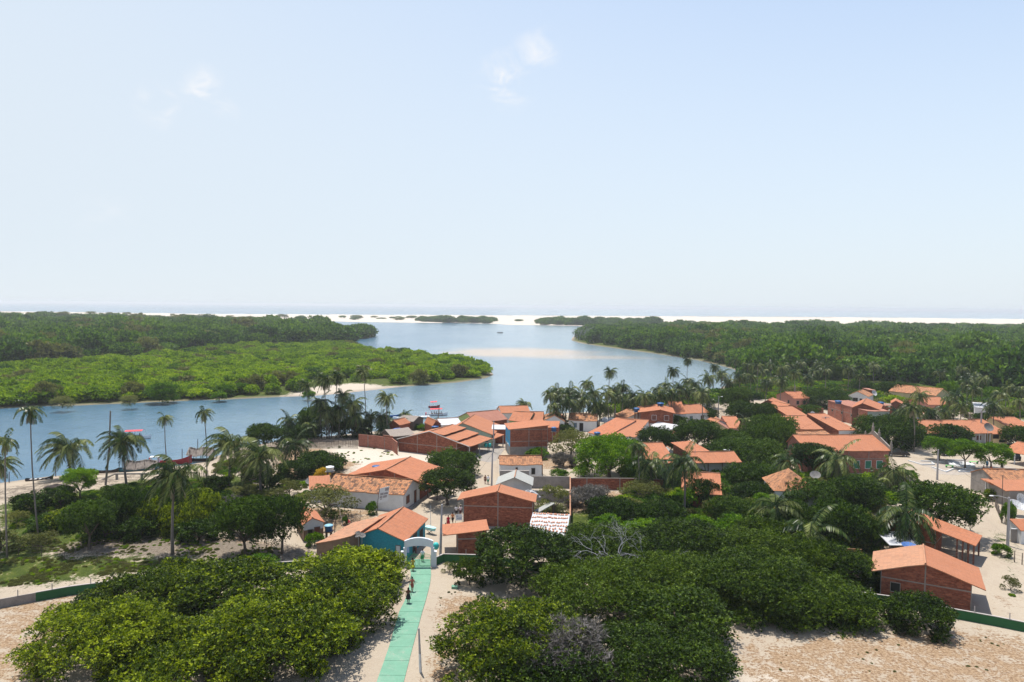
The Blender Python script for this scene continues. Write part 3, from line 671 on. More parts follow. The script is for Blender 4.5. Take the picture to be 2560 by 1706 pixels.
wood('dune_scrub', AD[0], AD[1], AD[2], 'low scrub dotted over the white coastal dunes')
# ================================================================= AIR
hz = MB(); hz.box((-27000, -250, -7), (27000, 29500, 42))
hzm = bpy.data.materials.new('haze'); hzm.use_nodes = True; nt = hzm.node_tree; nt.nodes.remove(nt.nodes['Principled BSDF'])
pv = nt.nodes.new('ShaderNodeVolumePrincipled'); pv.inputs['Color'].default_value = (0.93, 0.96, 1, 1); pv.inputs['Density'].default_value = 0.00014; pv.inputs['Anisotropy'].default_value = 0.3
nt.links.new(pv.outputs[0], nt.nodes['Material Output'].inputs['Volume'])
tag(hz.build('haze', hzm), 'thin pale sea haze over the whole view', 'haze', None, 'stuff')
# ================================================================= HOUSES
DOOR = {'dark': 'dark_open', 'white': 'white_paint', 'brown': 'brown_door', 'green': 'window_green', 'blue': 'window_blue'}
def house(name, label, A, B, d, kind, e, r, frac=0.5, e2=None, roof='tile_new', wall='brick', ov=0.35, opens=(), frame=False, posts=None,
          wallx=None, wally=None, lower=None, steps=0, face_mats=None, cat='house', roof2=None, beam=None, nowall=False, ridgecap=True, noroof=False, rtrim=None):
    """A, B: sight-line points of the front eave corners at height e. d: depth away from the camera side.
       kind 'front': ridge runs away from AB, 'side': ridge parallel to AB, 'shed_x','shed_y': one slope, 'hip'."""
    e2 = e if e2 is None else e2
    a = at(*A, e); b = at(*B, e2)
    ab = Vector((b.x - a.x, b.y - a.y, 0)); W = ab.length; ang = math.atan2(ab.y, ab.x)
    root = empty(name, (a.x, a.y, 0), ang); tag(root, label, cat)
    ax_x = kind in ('front', 'shed_x')
    L = W if ax_x else d
    if kind in ('front', 'side'): prof = [(0, e), (frac * L, r), (L, e2 if ax_x else e)]
    elif kind == 'shed_x': prof = [(0, e), (L, e2)]
    elif kind == 'shed_y': prof = [(0, e), (L, r)]
    else: prof = None
    def pt(t, s, h): return (t, s, h) if ax_x else (s, t, h)
    S = d if ax_x else W
    def hgt(t):
        if prof is None: return e
        for (t0, h0), (t1, h1) in zip(prof[:-1], prof[1:]):
            if t <= t1 + 1e-6: return h0 + (h1 - h0) * (t - t0) / (t1 - t0)
        return prof[-1][1]
    th = 0.11
    # roof
    if not noroof:
        def slab(mb, t0, h0, t1, h1, s0, s1, mi=0):
            up_ = h1 > h0
            lo, hi = ((t0, h0), (t1, h1)) if up_ else ((t1, h1), (t0, h0))
            sl = math.hypot(hi[0] - lo[0], hi[1] - lo[1])
            # slightly sagging, uneven tiled surface
            ns = max(2, int((s1 - s0) / 1.1)); nt_ = 3; ph = a.x * .37 + a.y * .11; am = .012 if 'sheet' in roof or roof == 'fibre_cement' else (.05 if roof in ('tile_old', 'tile_pale') else .032)
            def gz(i, j, dn):
                sv = s0 + (s1 - s0) * i / ns; tv = lo[0] + (hi[0] - lo[0]) * j / nt_; hv = lo[1] + (hi[1] - lo[1]) * j / nt_
                jz = am * (math.sin(sv * 1.9 + ph) + .7 * math.sin(sv * 4.3 + tv * 1.3 + ph * 2) + .5 * math.sin(tv * 2.7 + ph)) - am * 1.5 * math.sin(math.pi * i / ns)
                return pt(tv, sv, hv + jz - dn)
            n_ = (Vector(gz(1, 0, 0)) - Vector(gz(0, 0, 0))).cross(Vector(gz(0, nt_, 0)) - Vector(gz(0, 0, 0))); fl = n_.z < 0
            def fq(q, uvq=None):
                if fl: q = q[::-1]; uvq = uvq[::-1] if uvq else None
                mb.face(q, mi, uvq or [(0.1, 0.05), (0.1, 0.1), (0.15, 0.1), (0.15, 0.05)])
            for i in range(ns):
                for j in range(nt_):
                    uvq = [(s0 + (s1 - s0) * x / ns, sl * y / nt_) for x, y in ((i, j), (i + 1, j), (i + 1, j + 1), (i, j + 1))]
                    fq([gz(i, j, 0), gz(i + 1, j, 0), gz(i + 1, j + 1, 0), gz(i, j + 1, 0)], uvq)
                    fq([gz(i, j, th), gz(i, j + 1, th), gz(i + 1, j + 1, th), gz(i + 1, j, th)])
                fq([gz(i, 0, th), gz(i + 1, 0, th), gz(i + 1, 0, 0), gz(i, 0, 0)]); fq([gz(i, nt_, 0), gz(i + 1, nt_, 0), gz(i + 1, nt_, th), gz(i, nt_, th)])
            for j in range(nt_):
                fq([gz(0, j, 0), gz(0, j + 1, 0), gz(0, j + 1, th), gz(0, j, th)]); fq([gz(ns, j, th), gz(ns, j + 1, th), gz(ns, j + 1, 0), gz(ns, j, 0)])
        mb = MB(); mats = [M_(roof)] + ([M_(roof2)] if roof2 else [])
        if prof:
            for i, ((t0, h0), (t1, h1)) in enumerate(zip(prof[:-1], prof[1:])):
                mi = 1 if (roof2 and i == 1) else 0
                if steps and i == 1:
                    for k in range(steps):
                        ta = t0 + (t1 - t0) * k / steps; tb = t0 + (t1 - t0) * (k + 1) / steps
                        ha = h0 + (h1 - h0) * k / steps; hb = h0 + (h1 - h0) * (k + 1) / steps
                        slab(mb, ta, ha - .35 * k / steps, tb + .25, hb + .3 - .35 * k / steps, 0, S, mi)
                else: slab(mb, t0, h0, t1, h1, 0, S, mi)
        elif kind == 'hip':
            i = min(W, d) / 2; zc = r
            p = [(0, 0, e), (W, 0, e), (W, d, e), (0, d, e)]
            if W >= d: q0, q1 = (i, d / 2, zc), (W - i, d / 2, zc); fs = [(0, 1, 'b', 'a'), (1, 2, 'b'), (2, 3, 'a', 'b'), (3, 0, 'a')]
            else: q0, q1 = (W / 2, i, zc), (W / 2, d - i, zc); fs = [(0, 1, 'a'), (1, 2, 'b', 'a'), (2, 3, 'b'), (3, 0, 'a', 'b')]
            dd = {'a': q0, 'b': q1}
            for f_ in fs:
                pts = [Vector(dd[x]) if isinstance(x, str) else Vector(p[x]) for x in f_]
                u_ = (pts[1] - pts[0]).normalized(); n_ = u_.cross(pts[2] - pts[0]).normalized(); v_ = n_.cross(u_)
                mb.face(pts, 0, [((q - pts[0]).dot(u_), (q - pts[0]).dot(v_)) for q in pts])
            mb.face([p[3], p[2], p[1], p[0]])
            mb.face([(0, 0, e - .02)] * 3) if False else None
        if not mb.f: pass
        rf = mb.build('roof', mats, root)
        if rtrim:
            tb_ = MB()
            for i, ((t0, h0), (t1, h1)) in enumerate(zip(prof[:-1], prof[1:])):
                a_, b_ = Vector(pt(t0, -.02, h0 + .02)), Vector(pt(t1, -.02, h1 + .02)); tb_.tube([a_, b_], .09, 4)
            tb_.build('fascia', M_(rtrim), rf)
        if ridgecap and kind in ('front', 'side'):
            cb = MB(); t, h = prof[1]; cb.tube([pt(t, 0.0, h + .02), pt(t, S * .5, h + .035), pt(t, S, h + .02)], .1, 6); cb.build('ridge_cap', M_('tile_old' if roof == 'tile_old' else 'tile_pale'), rf)
    # walls
    x0, x1 = wallx or (ov, W - ov); y0, y1 = wally or (ov * .6, d - ov)
    x1 = x1 if x1 > 0 else W + x1; y1 = y1 if y1 > 0 else d + y1
    if not nowall:
        def wall_poly(side):
            n = 3
            if side in 'fb':
                y = y0 if side == 'f' else y1; ts = [x0] + ([prof[1][0]] if (ax_x and len(prof) == 3 and x0 < prof[1][0] < x1) else []) + [x1] if prof else [x0, x1]
                hs = [(hgt(t) if ax_x else hgt(y)) - th - .01 for t in ts]
                bot = [(ts[0], y, -.3), (ts[-1], y, -.3)]; top = [(t, y, h) for t, h in zip(ts, hs)]
                pts = bot + top[::-1]
                return pts if side == 'f' else pts[::-1]
            x = x0 if side == 'l' else x1; ts = [y0] + ([prof[1][0]] if (prof and not ax_x and len(prof) == 3 and y0 < prof[1][0] < y1) else []) + [y1]
            hs = [(hgt(t) if not ax_x else hgt(x)) - th - .01 for t in ts]
            bot = [(x, ts[0], -.3), (x, ts[-1], -.3)]; top = [(x, t, h) for t, h in zip(ts, hs)]
            pts = bot + top[::-1]
            return pts if side == 'r' else pts[::-1]
        mlist = [wall]; fm = face_mats or {}
        for v_ in fm.values():
            if v_ not in mlist: mlist.append(v_)
        mb = MB()
        for s_ in 'fblr': mb.face(wall_poly(s_), mlist.index(fm.get(s_, wall)))
        if lower:     # plastered lower storey, proud by 2 cm
            lh = lower[0]
        wl = mb.build('wall', [M_(q) for q in mlist], root)
        if lower:
            mb = MB(); mb.box((x0 - .02, y0 - .02, -.3), (x1 + .02, y1 + .02, lower[0])); mb.build('lower_wall', M_(lower[1]), root)
        if frame:
            mb = MB(); q = .014
            sp_ = frame if isinstance(frame, (int, float)) and frame > 1 else 4.0
            bz = beam if beam else min(e, e2) * .62
            bz = [bz] if not hasattr(bz, '__len__') else bz
            nx = max(1, round((x1 - x0) / sp_)); ny = max(1, round((y1 - y0) / sp_))
            def hx(x, y): return (hgt(x) if ax_x else hgt(y)) - th - .03
            for k in range(nx + 1):
                x = x0 + (x1 - x0) * k / nx; w_ = .07
                xa, xb = max(x - w_, x0 - q), min(x + w_, x1 + q)
                h_ = min(hx(xa, y0), hx(xb, y0)); mb.box((xa, y0 - q, -.2), (xb, y0 + .05, h_))
            for k in range(1, ny + 1):
                y = y0 + (y1 - y0) * k / ny
                for x in (x0, x1):
                    ya, yb = y - .07, min(y + .07, y1 + q)
                    h_ = min(hx(x, ya), hx(x, yb)); s_ = -1 if x == x0 else 1
                    mb.box((min(x + s_ * q, x - s_ * .05), ya, -.2), (max(x + s_ * q, x - s_ * .05), yb, h_))
            q2 = q - .004
            for z in bz:
                mb.box((x0 - q2, y0 - q2, z - .07), (x1 + q2, y1 + q2, z + .07))
            mb.build('concrete_frame', M_('concrete'), root)
    # openings
    for o_ in opens:
        side, t, w, z0, h, mtl = o_[:6]; nm = 'door' if z0 < .3 and h > 1.5 else 'window'
        if len(o_) > 6: nm = o_[6]
        if side in 'fb': c = x0 + (x1 - x0) * t; 
        else: c = y0 + (y1 - y0) * t
        pr = .03 + (.02 if lower and z0 < lower[0] else 0)
        fr = MB(); pn = MB()
        def bx(mb_, u0, u1, za, zb, pr_):
            if side == 'f': mb_.box((u0, y0 - pr_, za), (u1, y0 + .02, zb))
            elif side == 'l': mb_.box((x0 - pr_, u0, za), (x0 + .02, u1, zb))
            else: mb_.box((x1 - .02, u0, za), (x1 + pr_, u1, zb))
        f_ = .07
        bx(fr, c - w / 2 - f_, c - w / 2, z0 - (f_ if z0 > .3 else 0), z0 + h + f_, pr + .03); bx(fr, c + w / 2, c + w / 2 + f_, z0 - (f_ if z0 > .3 else 0), z0 + h + f_, pr + .03)
        bx(fr, c - w / 2, c + w / 2, z0 + h, z0 + h + f_, pr + .03)
        if z0 > .3: bx(fr, c - w / 2, c + w / 2, z0 - f_, z0, pr + .05)
        bx(pn, c - w / 2, c + w / 2, z0, z0 + h, pr - .012)
        fo = fr.build(nm, M_('white_paint' if wall in ('cream_wall', 'brick', 'brick_pink') and mtl != 'dark' else ('concrete' if wall.startswith('brick') else 'grey_wood')), root)
        pn.build({'door': 'leaf', 'window': 'pane'}.get(nm, 'pane'), M_(DOOR[mtl]), fo)
    if posts:
        pm = posts[0]
        for (px, py) in posts[1:]:
            x, y = px * W, py * d; mb = MB(); hh = (hgt(x) if ax_x else hgt(y)) - th
            mb.box((x - .09, y - .09, -.2), (x + .09, y + .09, hh)); mb.build('post', M_(pm), root)
    return root
H = house
w2 = lambda s, a, b, m='dark': [(s, a, 1.0, 1.0, 1.1, m), (s, b, 1.0, 1.0, 1.1, m)]
# --- near houses
big = H('brick_house', 'large bottom right brick shed with half pale, half new orange roof beside the sandy road', P('E', 968, 962), P('E', 1970, 1131), 7.3, 'front', 3.0, 4.75, .485, roof='tile_pale', roof2='tile_new', ov=.9, wallx=(1.0, -1.25), wally=(.35, 6.6), frame=4.5, beam=2.35, opens=[('f', .17, .9, .9, 1.0, 'dark')])
H('brick_house', 'long orange-roofed brick house with open brick-pillared porch by the sandy road', P('E', 1085, 592), P('E', 1882, 748), 5.2, 'front', 2.6, 4.5, .22, roof='tile_new', wallx=(.5, -4.6), wally=(.35, 4.8), frame=4, beam=1.7,
  posts=['brick_dark', (.80, .08), (.86, .08), (.92, .08), (.975, .08), (.975, .9), (.86, .9)])
H('teal_house', 'teal blue gabled house with orange tile roof right beside the white gate arch', (879, 1344.5), P('C', 466, 719), 9.8, 'front', 3.0, 4.45, .49, roof='tile_new', wall='teal_wall', ov=.35, ridgecap=True, face_mats={'l': 'white_wall'}, opens=[('f', .9, .55, .1, 2.2, 'white'), ('r', .5, 1.6, .1, 2.3, 'dark'), ('r', .8, 1.3, .9, 1.2, 'dark')])
H('brick_shed', 'low shed with faded pale tiles attached to the left of the teal gabled house', P('B', 1415, 968), P('B', 1835, 884), 9.5, 'shed_x', 2.5, 3, e2=4.0, roof='tile_pale', wall='mud_wall', ov=.2)
H('brick_house', 'broad brick building with low orange gable roof right of the gate', P('C', 1000, 290), P('C', 1812, 316), 4.6, 'front', 3.9, 5.35, .51, roof='tile_new', ov=.4, wallx=(.95, -.45), frame=4.2, beam=[3.0])
H('brick_shed', 'small brick annexe with single-slope orange roof in front of the broad brick building', P('C', 852, 657), P('C', 1332, 597), 4.6, 'shed_x', 2.9, 3, e2=3.5, roof='tile_new', wallx=(1.95, -.3), ov=.3, frame=5, beam=[2.3])
H('white_house', 'long white house with old mottled clay roof behind the leaning picture sign', P('B', 1530, 333), P('C', 456, 240), 7.4, 'side', 2.75, 4.35, .5, roof='tile_old', wall='white_wall', ov=.25, opens=[('r', .27, 1.2, .95, 1.15, 'brown'), ('r', .72, .85, .05, 2.1, 'brown')])
H('tile_shed', 'low end room with new orange tiles attached to the long white house', P('B', 1350, 338), P('B', 1600, 322), 5, 'shed_y', 2.3, 3.3, roof='tile_new', wall='white_wall', ov=.2)
H('brick_house', 'brick house with wide new orange gable roof behind the long white house', P(2, 1745, 1342), P(3, 428, 1042), 11, 'front', 3.1, 4.8, .55, roof='tile_new', frame=4, beam=2.2, opens=[('r', .3, 1.2, .9, 1.2, 'blue')])
H('porch', 'shaded orange-tiled porch under the street tree beside the wide gabled brick house', P(3, 480, 1062), P(3, 600, 1096), 4.5, 'shed_y', 2.3, 2.8, roof='tile_new', nowall=True, cat='porch', posts=['grey_wood', (.05, .08), (.95, .08), (.05, .92), (.95, .92)])
H('ruined_hut', 'small crumbling white and mud hut beside the big dark mango tree', P('B', 1275, 752), P('B', 1532, 719), 6, 'front', 2.35, 3.2, .45, roof='tile_new', wall='white_wall', ov=.2, lower=(1.5, 'mud_wall'), opens=[('f', .32, .6, .6, .9, 'dark'), ('f', .68, .7, .05, 1.7, 'brown')])
H('white_house', 'small white house with old clay tiles behind the grey-roofed hut', P(3, 1333, 842), P(3, 1832, 838), 5.6, 'side', 2.85, 4.0, .5, roof='tile_old', wall='white_wall', ov=.2, opens=[('f', .39, .3, 1.9, .35, 'dark'), ('f', .795, .62, 1.0, 1.1, 'dark')])
H('grey_roof_hut', 'small blue-white hut with grey fibre-cement gable roof beside the lane', P(3, 1285, 1071), P(3, 1717, 1081), 5.6, 'front', 2.5, 3.85, .51, roof='fibre_cement', wall='white_wall', ov=.35, wally=(.8, 5.3), opens=[('f', .6, .35, .5, .8, 'dark')])
H('brick_block', 'two storey brick block with bright blue end wall facing the lane', P(3, 1437, 433), P(3, 1905, 384), 8, 'shed_x', 6.1, 6.9, e2=6.9, roof='tile_new', ov=.2, frame=4.6, beam=[3.4, 6.0], lower=(2.2, 'plaster_grey'), face_mats={'l': 'blue_wall'}, wallx=(.35, -.3), opens=[('l', .4, 1.2, .1, 2.2, 'blue', 'door')])
H('brick_garage', 'long low brick building with stepped orange roof and open garage end', P(3, 148, 547), P(3, 985, 634), 10.5, 'front', 2.7, 5.2, .46, roof='tile_new', wall='brick', steps=3, ov=.3, wallx=(.3, -3.2), frame=5, beam=2.0, rtrim='pale_post', posts=['pole_concrete', (.985, .05), (.985, .5), (.985, .95)])
H('orange_roof_house', 'pale green fronted house under a broad orange roof behind the stepped garage', P(3, 690, 475), P(3, 1258, 497), 13, 'front', 3.0, 5.6, .38, roof='tile_new', wall='brick', face_mats={'r': 'pale_green_wall', 'f': 'pale_green_wall'}, ov=.5, opens=[('f', .9, .7, 1.2, 1.0, 'blue')])
H('porch', 'small orange lean-to porch opposite the blue-ended brick block', P(3, 1262, 545), P(3, 1390, 490), 5, 'shed_x', 2.2, 3, e2=2.9, roof='tile_new', nowall=True, cat='porch', posts=['pale_post', (.1, .05), (.93, .05), (.93, .93)])
H('brown_roof_house', 'house with faded brown-red roof and lime green side wall near the river', P(3, 1058, 353), P(3, 1432, 317), 10, 'side', 3, 4.9, .5, roof='tile_brown', wall='brick', ov=.3, face_mats={'l': 'lime_wall'}, opens=[('f', .15, .9, .05, 2.1, 'dark'), ('f', .3, .9, .9, 1, 'dark')])
H('green_house', 'green walled house with light orange roof beside the faded brown-red roofed house', P(3, 1432, 330), P(3, 1668, 345), 9, 'side', 3, 4.8, .5, roof='tile_new', wall='green_wall', ov=.25, opens=[('f', .3, 1, .9, 1.1, 'dark'), ('f', .62, .8, .05, 2, 'dark')])
H('waterfront_house', 'low orange-roofed house at the water edge with weathered right corner', P(3, 1350, 245), P(3, 1690, 238), 8, 'side', 3, 4.4, .5, roof='tile_new', wall='white_wall', ov=.25)
H('white_house', 'narrow white house with orange roof directly right of the green walled house', P(3, 1668, 330), P(3, 1832, 334), 9, 'side', 3, 4.7, .5, roof='tile_new', wall='white_wall', ov=.25, opens=[('f', .5, .9, .9, 1, 'dark')])
H('white_house', 'little white gabled house with old tan tiles in front of the river palms', P(4, 245, 798), P(4, 524, 804), 8.5, 'front', 2.6, 4.2, .54, roof='tile_old', wall='white_wall', ov=.25, opens=[('f', .6, .7, 1, 1, 'dark')])
H('white_house', 'white house with old mottled tiles and dark central door below the river palms', P(4, 553, 786), P(4, 889, 798), 6, 'side', 2.9, 4.3, .5, roof='tile_old', wall='white_wall', ov=.2, opens=[('f', .24, .7, 1, 1.1, 'blue'), ('f', .46, .9, .05, 2.1, 'dark')])
H('sheet_awning', 'white sheet awning on the right end of the dark-doored white house', P(4, 885, 797), P(4, 1062, 823), 3.5, 'shed_y', 2.0, 2.7, roof='white_sheet', nowall=True, cat='awning', posts=['stick_wood', (.05, .1), (.95, .1)])
H('white_house', 'corner house with old tiles, white gable end and half brick front', P(4, 1092, 722), P(4, 1236, 757), 8, 'side', 2.9, 4.2, .5, roof='tile_old', wall='brick_pink', ov=.2, face_mats={'r': 'white_wall'}, opens=[('f', .3, .8, .05, 2, 'dark'), ('r', .35, .8, .05, 2, 'dark')])
H('two_storey_house', 'two storey brick house with two dark upper windows over a white ground floor', P(4, 1362, 699), P(4, 1795, 713), 11, 'front', 5.4, 6.3, .6, roof='tile_new', wall='brick', lower=(2.5, 'white_wall'), ov=.6, frame=9, beam=[2.5], opens=[('f', .42, 1.1, 3.5, 1.25, 'brown'), ('f', .8, 1.1, 3.5, 1.25, 'brown')])
H('orange_roof_house', 'long orange roof joining the two storey brick house on its right', P(4, 1750, 712), P(4, 1915, 714), 11, 'side', 3.4, 6.0, .55, roof='tile_new', wall='white_wall', ov=.2)
H('white_house', 'white house with long orange roof, blue window and dark door facing the palms', P(4, 1905, 713), P(4, 2187, 698), 9, 'side', 3.0, 4.8, .5, roof='tile_new', wall='white_wall', ov=.25, opens=[('f', .24, .9, .9, 1.2, 'blue'), ('f', .72, .85, .05, 2.1, 'dark')])
H('sheet_awning', 'white sheet awning in front of the two storey brick house', P(4, 1480, 862), P(4, 1722, 905), 4, 'shed_y', 2.2, 3.1, roof='white_sheet', nowall=True, cat='awning', posts=['stick_wood', (.05, .1), (.95, .1)])
H('orange_roof_house', 'orange roofed house behind the bright green round-crowned tree, left one of the pair', P(4, 780, 930), P(4, 1015, 968), 13, 'side', 2.8, 5.1, .9, roof='tile_new', wall='white_wall', ov=.2)
H('orange_roof_house', 'orange roofed house with old tiles along its eave, right one of the pair', P(4, 1040, 958), P(4, 1338, 985), 13, 'side', 2.8, 5.1, .9, roof='tile_new', wall='white_wall', ov=.2)
H('jade_house', 'house with jade green walls and white porch pillars behind the bright green tree', P(4, 1440, 1240), P(4, 1778, 1236), 10, 'side', 3.0, 4.8, .75, roof='tile_new', wall='jade_wall', ov=.3, opens=[('f', .75, .9, .9, 1, 'brown')])
H('porch', 'tiled porch strip along the front of the jade green house', P(4, 1360, 1290), P(4, 1782, 1284), 2.2, 'shed_y', 2.4, 2.8, roof='tile_new', nowall=True, cat='porch', posts=['white_paint', (.03, .1), (.5, .1), (.97, .1)])
H('white_shed', 'small white shed with grey sheet roof beside the jade green house', P(4, 1690, 1165), P(4, 1785, 1165), 3, 'front', 2.2, 3.0, .5, roof='fibre_cement', wall='white_wall', ov=.15)
H('orange_canopy_house', 'upper orange canopy roof on a brick house beside the big dark street trees', P(4, 1957, 1172), P(4, 2197, 1150), 6.5, 'shed_y', 3.3, 4.4, roof='tile_new', wall='brick', ov=.4)
H('orange_roof_house', 'white walled house with low orange porch roof in front of the upper orange canopy', P(4, 2010, 1280), P(4, 2560, 1272), 6.5, 'side', 2.8, 4.1, .6, roof='tile_new', wall='white_wall', wally=(1.8, 6), ov=.3, posts=['stick_wood', (.02, .03), (.3, .03), (.6, .03)])
H('yellow_house', 'yellow gabled house with faded tiles beside the rose pink house', P(5, 320, 787), P(5, 566, 799), 10, 'front', 3.0, 4.5, .46, roof='tile_old', roof2='tile_brown', wall='cream_wall', ov=.3, opens=[('f', .8, .9, .05, 2.1, 'white')])
H('orange_roof_house', 'new orange roof piece attached left of the yellow gabled house', P(5, 200, 742), P(5, 318, 772), 8, 'side', 3, 4.5, .5, roof='tile_new', wall='white_wall', ov=.2)
H('pink_house', 'rose pink house with bright orange roof next to the yellow gabled house', P(5, 566, 787), P(5, 743, 791), 10.5, 'side', 3.0, 4.6, .85, roof='tile_new', wall='rose_wall', ov=.25, opens=[('f', .3, 1.2, .05, 2.2, 'dark')])
H('small_roof_house', 'small tiled roof showing through the trees below the rose pink house', P(4, 1800, 975), P(4, 1905, 952), 4, 'side', 2.5, 3.4, .5, roof='tile_old', wall='white_wall', ov=.2)
H('pink_house', 'salmon brick house with orange roof and two dark windows at the back near the palms', P(5, 1312, 446), P(5, 1500, 441), 10, 'side', 3.0, 4.7, .5, roof='tile_new', wall='pink_wall', ov=.2, opens=[('f', .25, .9, 1, 1.1, 'dark'), ('f', .68, .9, 1, 1.1, 'dark'), ('l', .3, .8, 1, 1, 'dark')])
H('brick_house', 'brick gabled house left of the salmon house, mostly behind trees', P(5, 925, 505), P(5, 1175, 525), 7, 'front', 2.8, 4.2, .35, roof='tile_new', wall='brick_dark', ov=.2)
H('brick_house', 'brick gabled house with orange roof in front of the salmon house', P(5, 1150, 577), P(5, 1415, 570), 8, 'front', 2.9, 4.4, .45, roof='tile_new', wall='brick', ov=.2)
H('orange_roof_house', 'plain orange roof directly behind the house with two white-framed windows', P(5, 1268, 661), P(5, 1498, 657), 10, 'side', 3.0, 4.7, .9, roof='tile_new', wall='brick', ov=.2)
H('brick_house', 'brick house with orange roof and two white-framed windows facing the trees', P(5, 1350, 800), P(5, 1657, 800), 11, 'side', 3.0, 4.8, .9, roof='tile_new', wall='brick', ov=.25, opens=[('f', .28, 1.2, 1.0, 1.3, 'white'), ('f', .68, 1.2, 1.0, 1.3, 'white')])
H('porch_house', 'brick sided house with teal and white front porch beside the utility pole', P(5, 1826, 811), P(5, 2048, 808), 15, 'side', 3.3, 5.2, .95, roof='tile_new', wall='brick', face_mats={'f': 'white_wall'}, ov=.2, opens=[('f', .35, 2.8, .3, 2.0, 'blue', 'window'), ('f', .85, .8, .05, 2.2, 'brown')])
H('brick_hall', 'long two storey brick hall with grey-green end wall behind the big round tree', P(6, 336, 629), P(6, 616, 627), 20, 'shed_y', 4.9, 5.2, roof='tile_brown', wall='brick_pink', ov=.1, face_mats={'f': 'grey_green_wall'}, frame=4, beam=[3.0], opens=[('l', .12, .7, 2.3, .5, 'dark'), ('l', .37, .7, 2.3, .5, 'dark'), ('l', .62, .7, 2.3, .5, 'dark'), ('l', .87, .7, 2.3, .5, 'dark')])
H('brick_house', 'gabled brick house with orange roof rising behind the long two storey brick hall', P(5, 1975, 555), P(5, 2310, 580), 13, 'front', 5.0, 6.6, .38, roof='tile_new', wall='brick_dark', ov=.2)
H('white_house', 'white gabled house with three small windows at the forest edge', P(6, 95, 432), P(6, 352, 452), 9, 'front', 2.9, 4.4, .45, roof='tile_old', wall='white_wall', ov=.2, opens=[('f', .3, .7, 1, 1.1, 'dark'), ('f', .42, .7, 1, 1.1, 'dark'), ('f', .64, .7, 1, 1, 'dark')])
H('brick_shed', 'small plain brick shed right of the white forest-edge house', P(6, 368, 372), P(6, 445, 372), 5, 'shed_y', 3.4, 3.6, roof='tile_brown', wall='brick', ov=.05)
H('cream_house', 'cream walled house with large faded tile roof among the back palms', P(6, 1178, 438), P(6, 1350, 408), 16, 'front', 3.2, 5.2, .5, roof='tile_old', wall='cream_wall', ov=.3, opens=[('f', .2, .7, .05, 2.2, 'brown'), ('f', .45, .6, 1, 1.2, 'dark'), ('f', .65, .6, 1, 1.2, 'dark'), ('f', .85, .6, 1, 1.2, 'dark')])
H('pink_house', 'pink brick house with orange roof in front of the cream walled house', P(6, 1085, 550), P(6, 1352, 549), 10, 'side', 3.0, 4.8, .5, roof='tile_new', wall='pink_wall', ov=.25)
H('brick_shed', 'low brick house with small orange gable behind the blue tank', P(6, 620, 535), P(6, 775, 545), 7, 'front', 2.8, 3.8, .4, roof='tile_new', wall='brick_dark', ov=.2)
H('brick_shed', 'flat brick outbuilding under the blue water tank behind the long brick hall', P(6, 400, 560), P(6, 640, 560), 5, 'shed_y', 2.9, 3.0, roof='tile_brown', wall='brick', ov=.03)
H('row_house', 'long row house with white porch pillars and wide orange roof facing the square', P(6, 1060, 900), P(6, 1866, 897), 13, 'side', 3.0, 4.9, .6, roof='tile_new', wall='cream_wall', wally=(2.0, 12.6), ov=.25, face_mats={'f': 'white_wall'}, posts=['white_paint', (.62, .03), (.72, .03), (.82, .03), (.91, .03), (.985, .03)], opens=[('f', .08, 1, .05, 2.2, 'brown'), ('f', .75, 1, .05, 2.2, 'brown'), ('f', .9, 1.2, .9, 1.1, 'brown')])
H('orange_roof_house', 'lower orange roofed wing at the left end of the long row house', P(6, 1010, 832), P(6, 1130, 835), 8, 'side', 3.0, 4.6, .5, roof='tile_new', wall='brick', ov=.2)
H('yellow_house', 'pale yellow house with stepped orange roofs right of the long row house', P(6, 1872, 905), P(6, 2062, 905), 11, 'side', 2.9, 5.0, .8, roof='tile_new', wall='cream_wall', ov=.2, opens=[('f', .2, 1.4, 1.7, .9, 'dark'), ('f', .65, 1.4, .8, .5, 'dark')])
H('orange_roof_house', 'far right orange roofed house partly hidden by the dark street tree', P(6, 2085, 830), P(6, 2400, 830), 9, 'side', 3.0, 4.6, .8, roof='tile_new', wall='cream_wall', ov=.2)
church = H('brick_church', 'long brick chapel with green shutters and pinnacled gable parapet beside the square', P(5, 1470, 1050), P(6, 622, 1112), 9.5, 'side', 4.6, 6.6, .7, roof='tile_new', wall='brick_pink', cat='chapel', ov=.25, frame=4.3, beam=[2.9], opens=[('f', .42, 1.2, 1.0, 1.5, 'green'), ('f', .6, 1.2, 1.0, 1.5, 'green'), ('f', .745, 1.2, 1.0, 1.5, 'green'), ('f', .885, 1.2, 1.0, 1.5, 'green')])
# pinnacled parapet at the chapel's right end
Wc = (at(*P(6, 622, 1112), 4.6) - at(*P(5, 1470, 1050), 4.6)).length
mb = MB(); xx = Wc + .02
mb.face([(xx, -.1, 4.0), (xx, 9.6, 4.0), (xx, 9.6, 5.4), (xx, 6.65, 7.6), (xx, -.1, 5.1)]); mb.face([(xx + .25, -.1, 4.0), (xx + .25, -.1, 5.1), (xx + .25, 6.65, 7.6), (xx + .25, 9.6, 5.4), (xx + .25, 9.6, 4.0)])
for a_, b_ in (((-.1, 5.1), (6.65, 7.6)), ((6.65, 7.6), (9.6, 5.4))):
    mb.face([(xx, a_[0], a_[1]), (xx, b_[0], b_[1]), (xx + .25, b_[0], b_[1]), (xx + .25, a_[0], a_[1])])
mb.face([(xx, -.1, 4), (xx, -.1, 5.1), (xx + .25, -.1, 5.1), (xx + .25, -.1, 4)])
mb.face([(xx, -.1, 4), (xx + .25, -.1, 4), (xx + .25, 9.6, 4), (xx, 9.6, 4)])
pp = mb.build('parapet', M_('concrete'), church)
